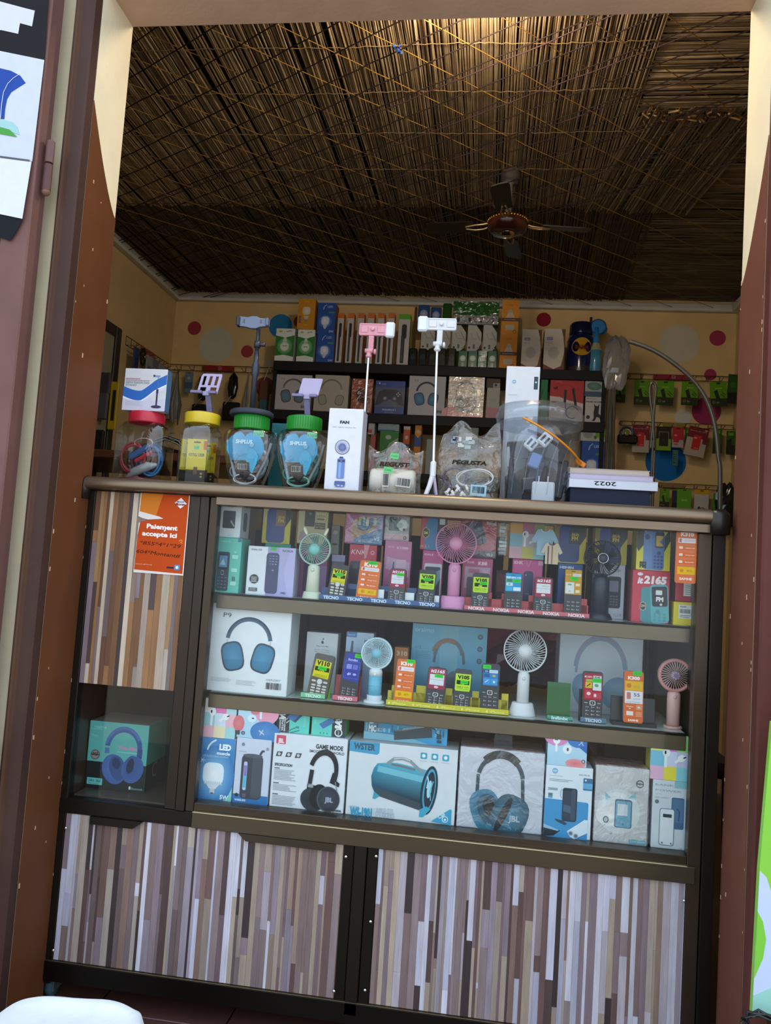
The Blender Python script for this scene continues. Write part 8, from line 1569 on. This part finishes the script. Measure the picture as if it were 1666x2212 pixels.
# dark goods heaped behind the jars
o = P('A', 720, 1010, 1.9); t = thing('red_bag', 'dark red cloth bag behind the jars on the left', 'bag', (o.x, 1.9, 0)); 
Gm().lathe([(.12, 0), (.14, .3), (.13, .9), (.11, 1.15), (.05, 1.25)], '3c1418', n=20, sy=.6).build('bag_body', 'cloth', t)
o = P('N', 1100, 1660, .9); t = thing('sandal', 'black slide sandal with white stripes behind the red lidded jar', 'sandal', (o.x, .9, o.z-.02))
g = Gm(); g.M = Matrix.Rotation(math.radians(12), 4, 'Y'); g.box(-.075, .075, -.03, .03, -.018, 0, '141418', .008); g.build('sole', 'rubber', t); g = Gm(); g.M = Matrix.Rotation(math.radians(12), 4, 'Y')
g.tube([(-.06, -.03, 0), (-.02, -.03, .030), (.03, -.03, .026), (.07, -.03, .002)], .010, '1a1a20', 8); g.build('strap', 'rubber', t)
g = Gm(); g.M = Matrix.Rotation(math.radians(12), 4, 'Y'); 
for q in (0, .010): g.tube([(-.055, -.041, q+.002), (-.02, -.041, .024+q), (.03, -.041, .020+q), (.065, -.041, q)], .0018, 'b0b0b0', 5)
g.build('stripes', 'rubber', t)
sb = thing('side_table', 'brown wooden side table behind the counter at the left', 'table', (-1.22, 1.05, 0))
zt = P('N', 1100, 1780, .92).z-.01
Gm().box(-.45, .45, -.2, .3, zt-.03, zt, '5a3424', .004).build('table_top', 'plastic', sb)
for x in (-.42, .42):
    for y in (-.17, .27): Gm().box(x-.02, x+.02, y-.02, y+.02, 0, zt-.03, '4a2a1c').build('leg', 'plastic', sb)
o = bpy.data.objects
# shopkeeper's side, seen dimly through the glass
t = thing('office_chair', 'dark chair with a black jacket behind the counter at the right', 'chair', (.62, 1.10, 0))
Gm().box(-.22, .22, -.2, .22, .42, .47, '1c1816', .02).build('seat', 'cloth', t)
g = Gm(); g.box(-.20, .20, .20, .24, .50, .86, '1c1816', .02); g.build('backrest', 'cloth', t)
for x in (-.19, .19):
    for y in (-.17, .21): Gm().tube([(x, y, 0), (x*.95, y*.95, .42)], .012, '2a2624', 8).build('leg', 'wire', t)
crumple('black_jacket', 'black quilted jacket hung over the chair back behind the pink fan', .58, 1.24, .74, .20, .17, 13, '100f10', 'cloth', 'jacket')
crumple('plastic_sack', 'clear plastic sack of red goods behind the white fan', .13, .90, .79, .17, .12, 15, '5c1420', 'gloss', 'sack')
t = thing('stool', 'small dark stool under the sack of red goods', 'stool', (.13, .92, 0)); Gm().box(-.2, .2, -.16, .16, .60, .64, '2c2420', .008).build('seat', 'plastic', t)
for x in (-.17, .17):
    for y in (-.13, .13): Gm().tube([(x, y, 0), (x*.9, y*.9, .60)], .014, '2c2420', 8).build('leg', 'plastic', t)
for i, (x, w, h, c, lab) in enumerate(((-.66, .26, .90, '34181f', 'maroon carton stacked behind the counter left of centre'), (-.40, .24, .92, '3a2028', 'plum carton stacked behind the counter'), (-.19, .15, .93, '2a1d16', 'tall brown carton behind the counter'))):
    tag(Gm().box(-w/2, w/2, -.12, .12, 0, h, c, .004).build('carton', 'card', None, (x, .75+.02*i, 0)), lab, 'box')
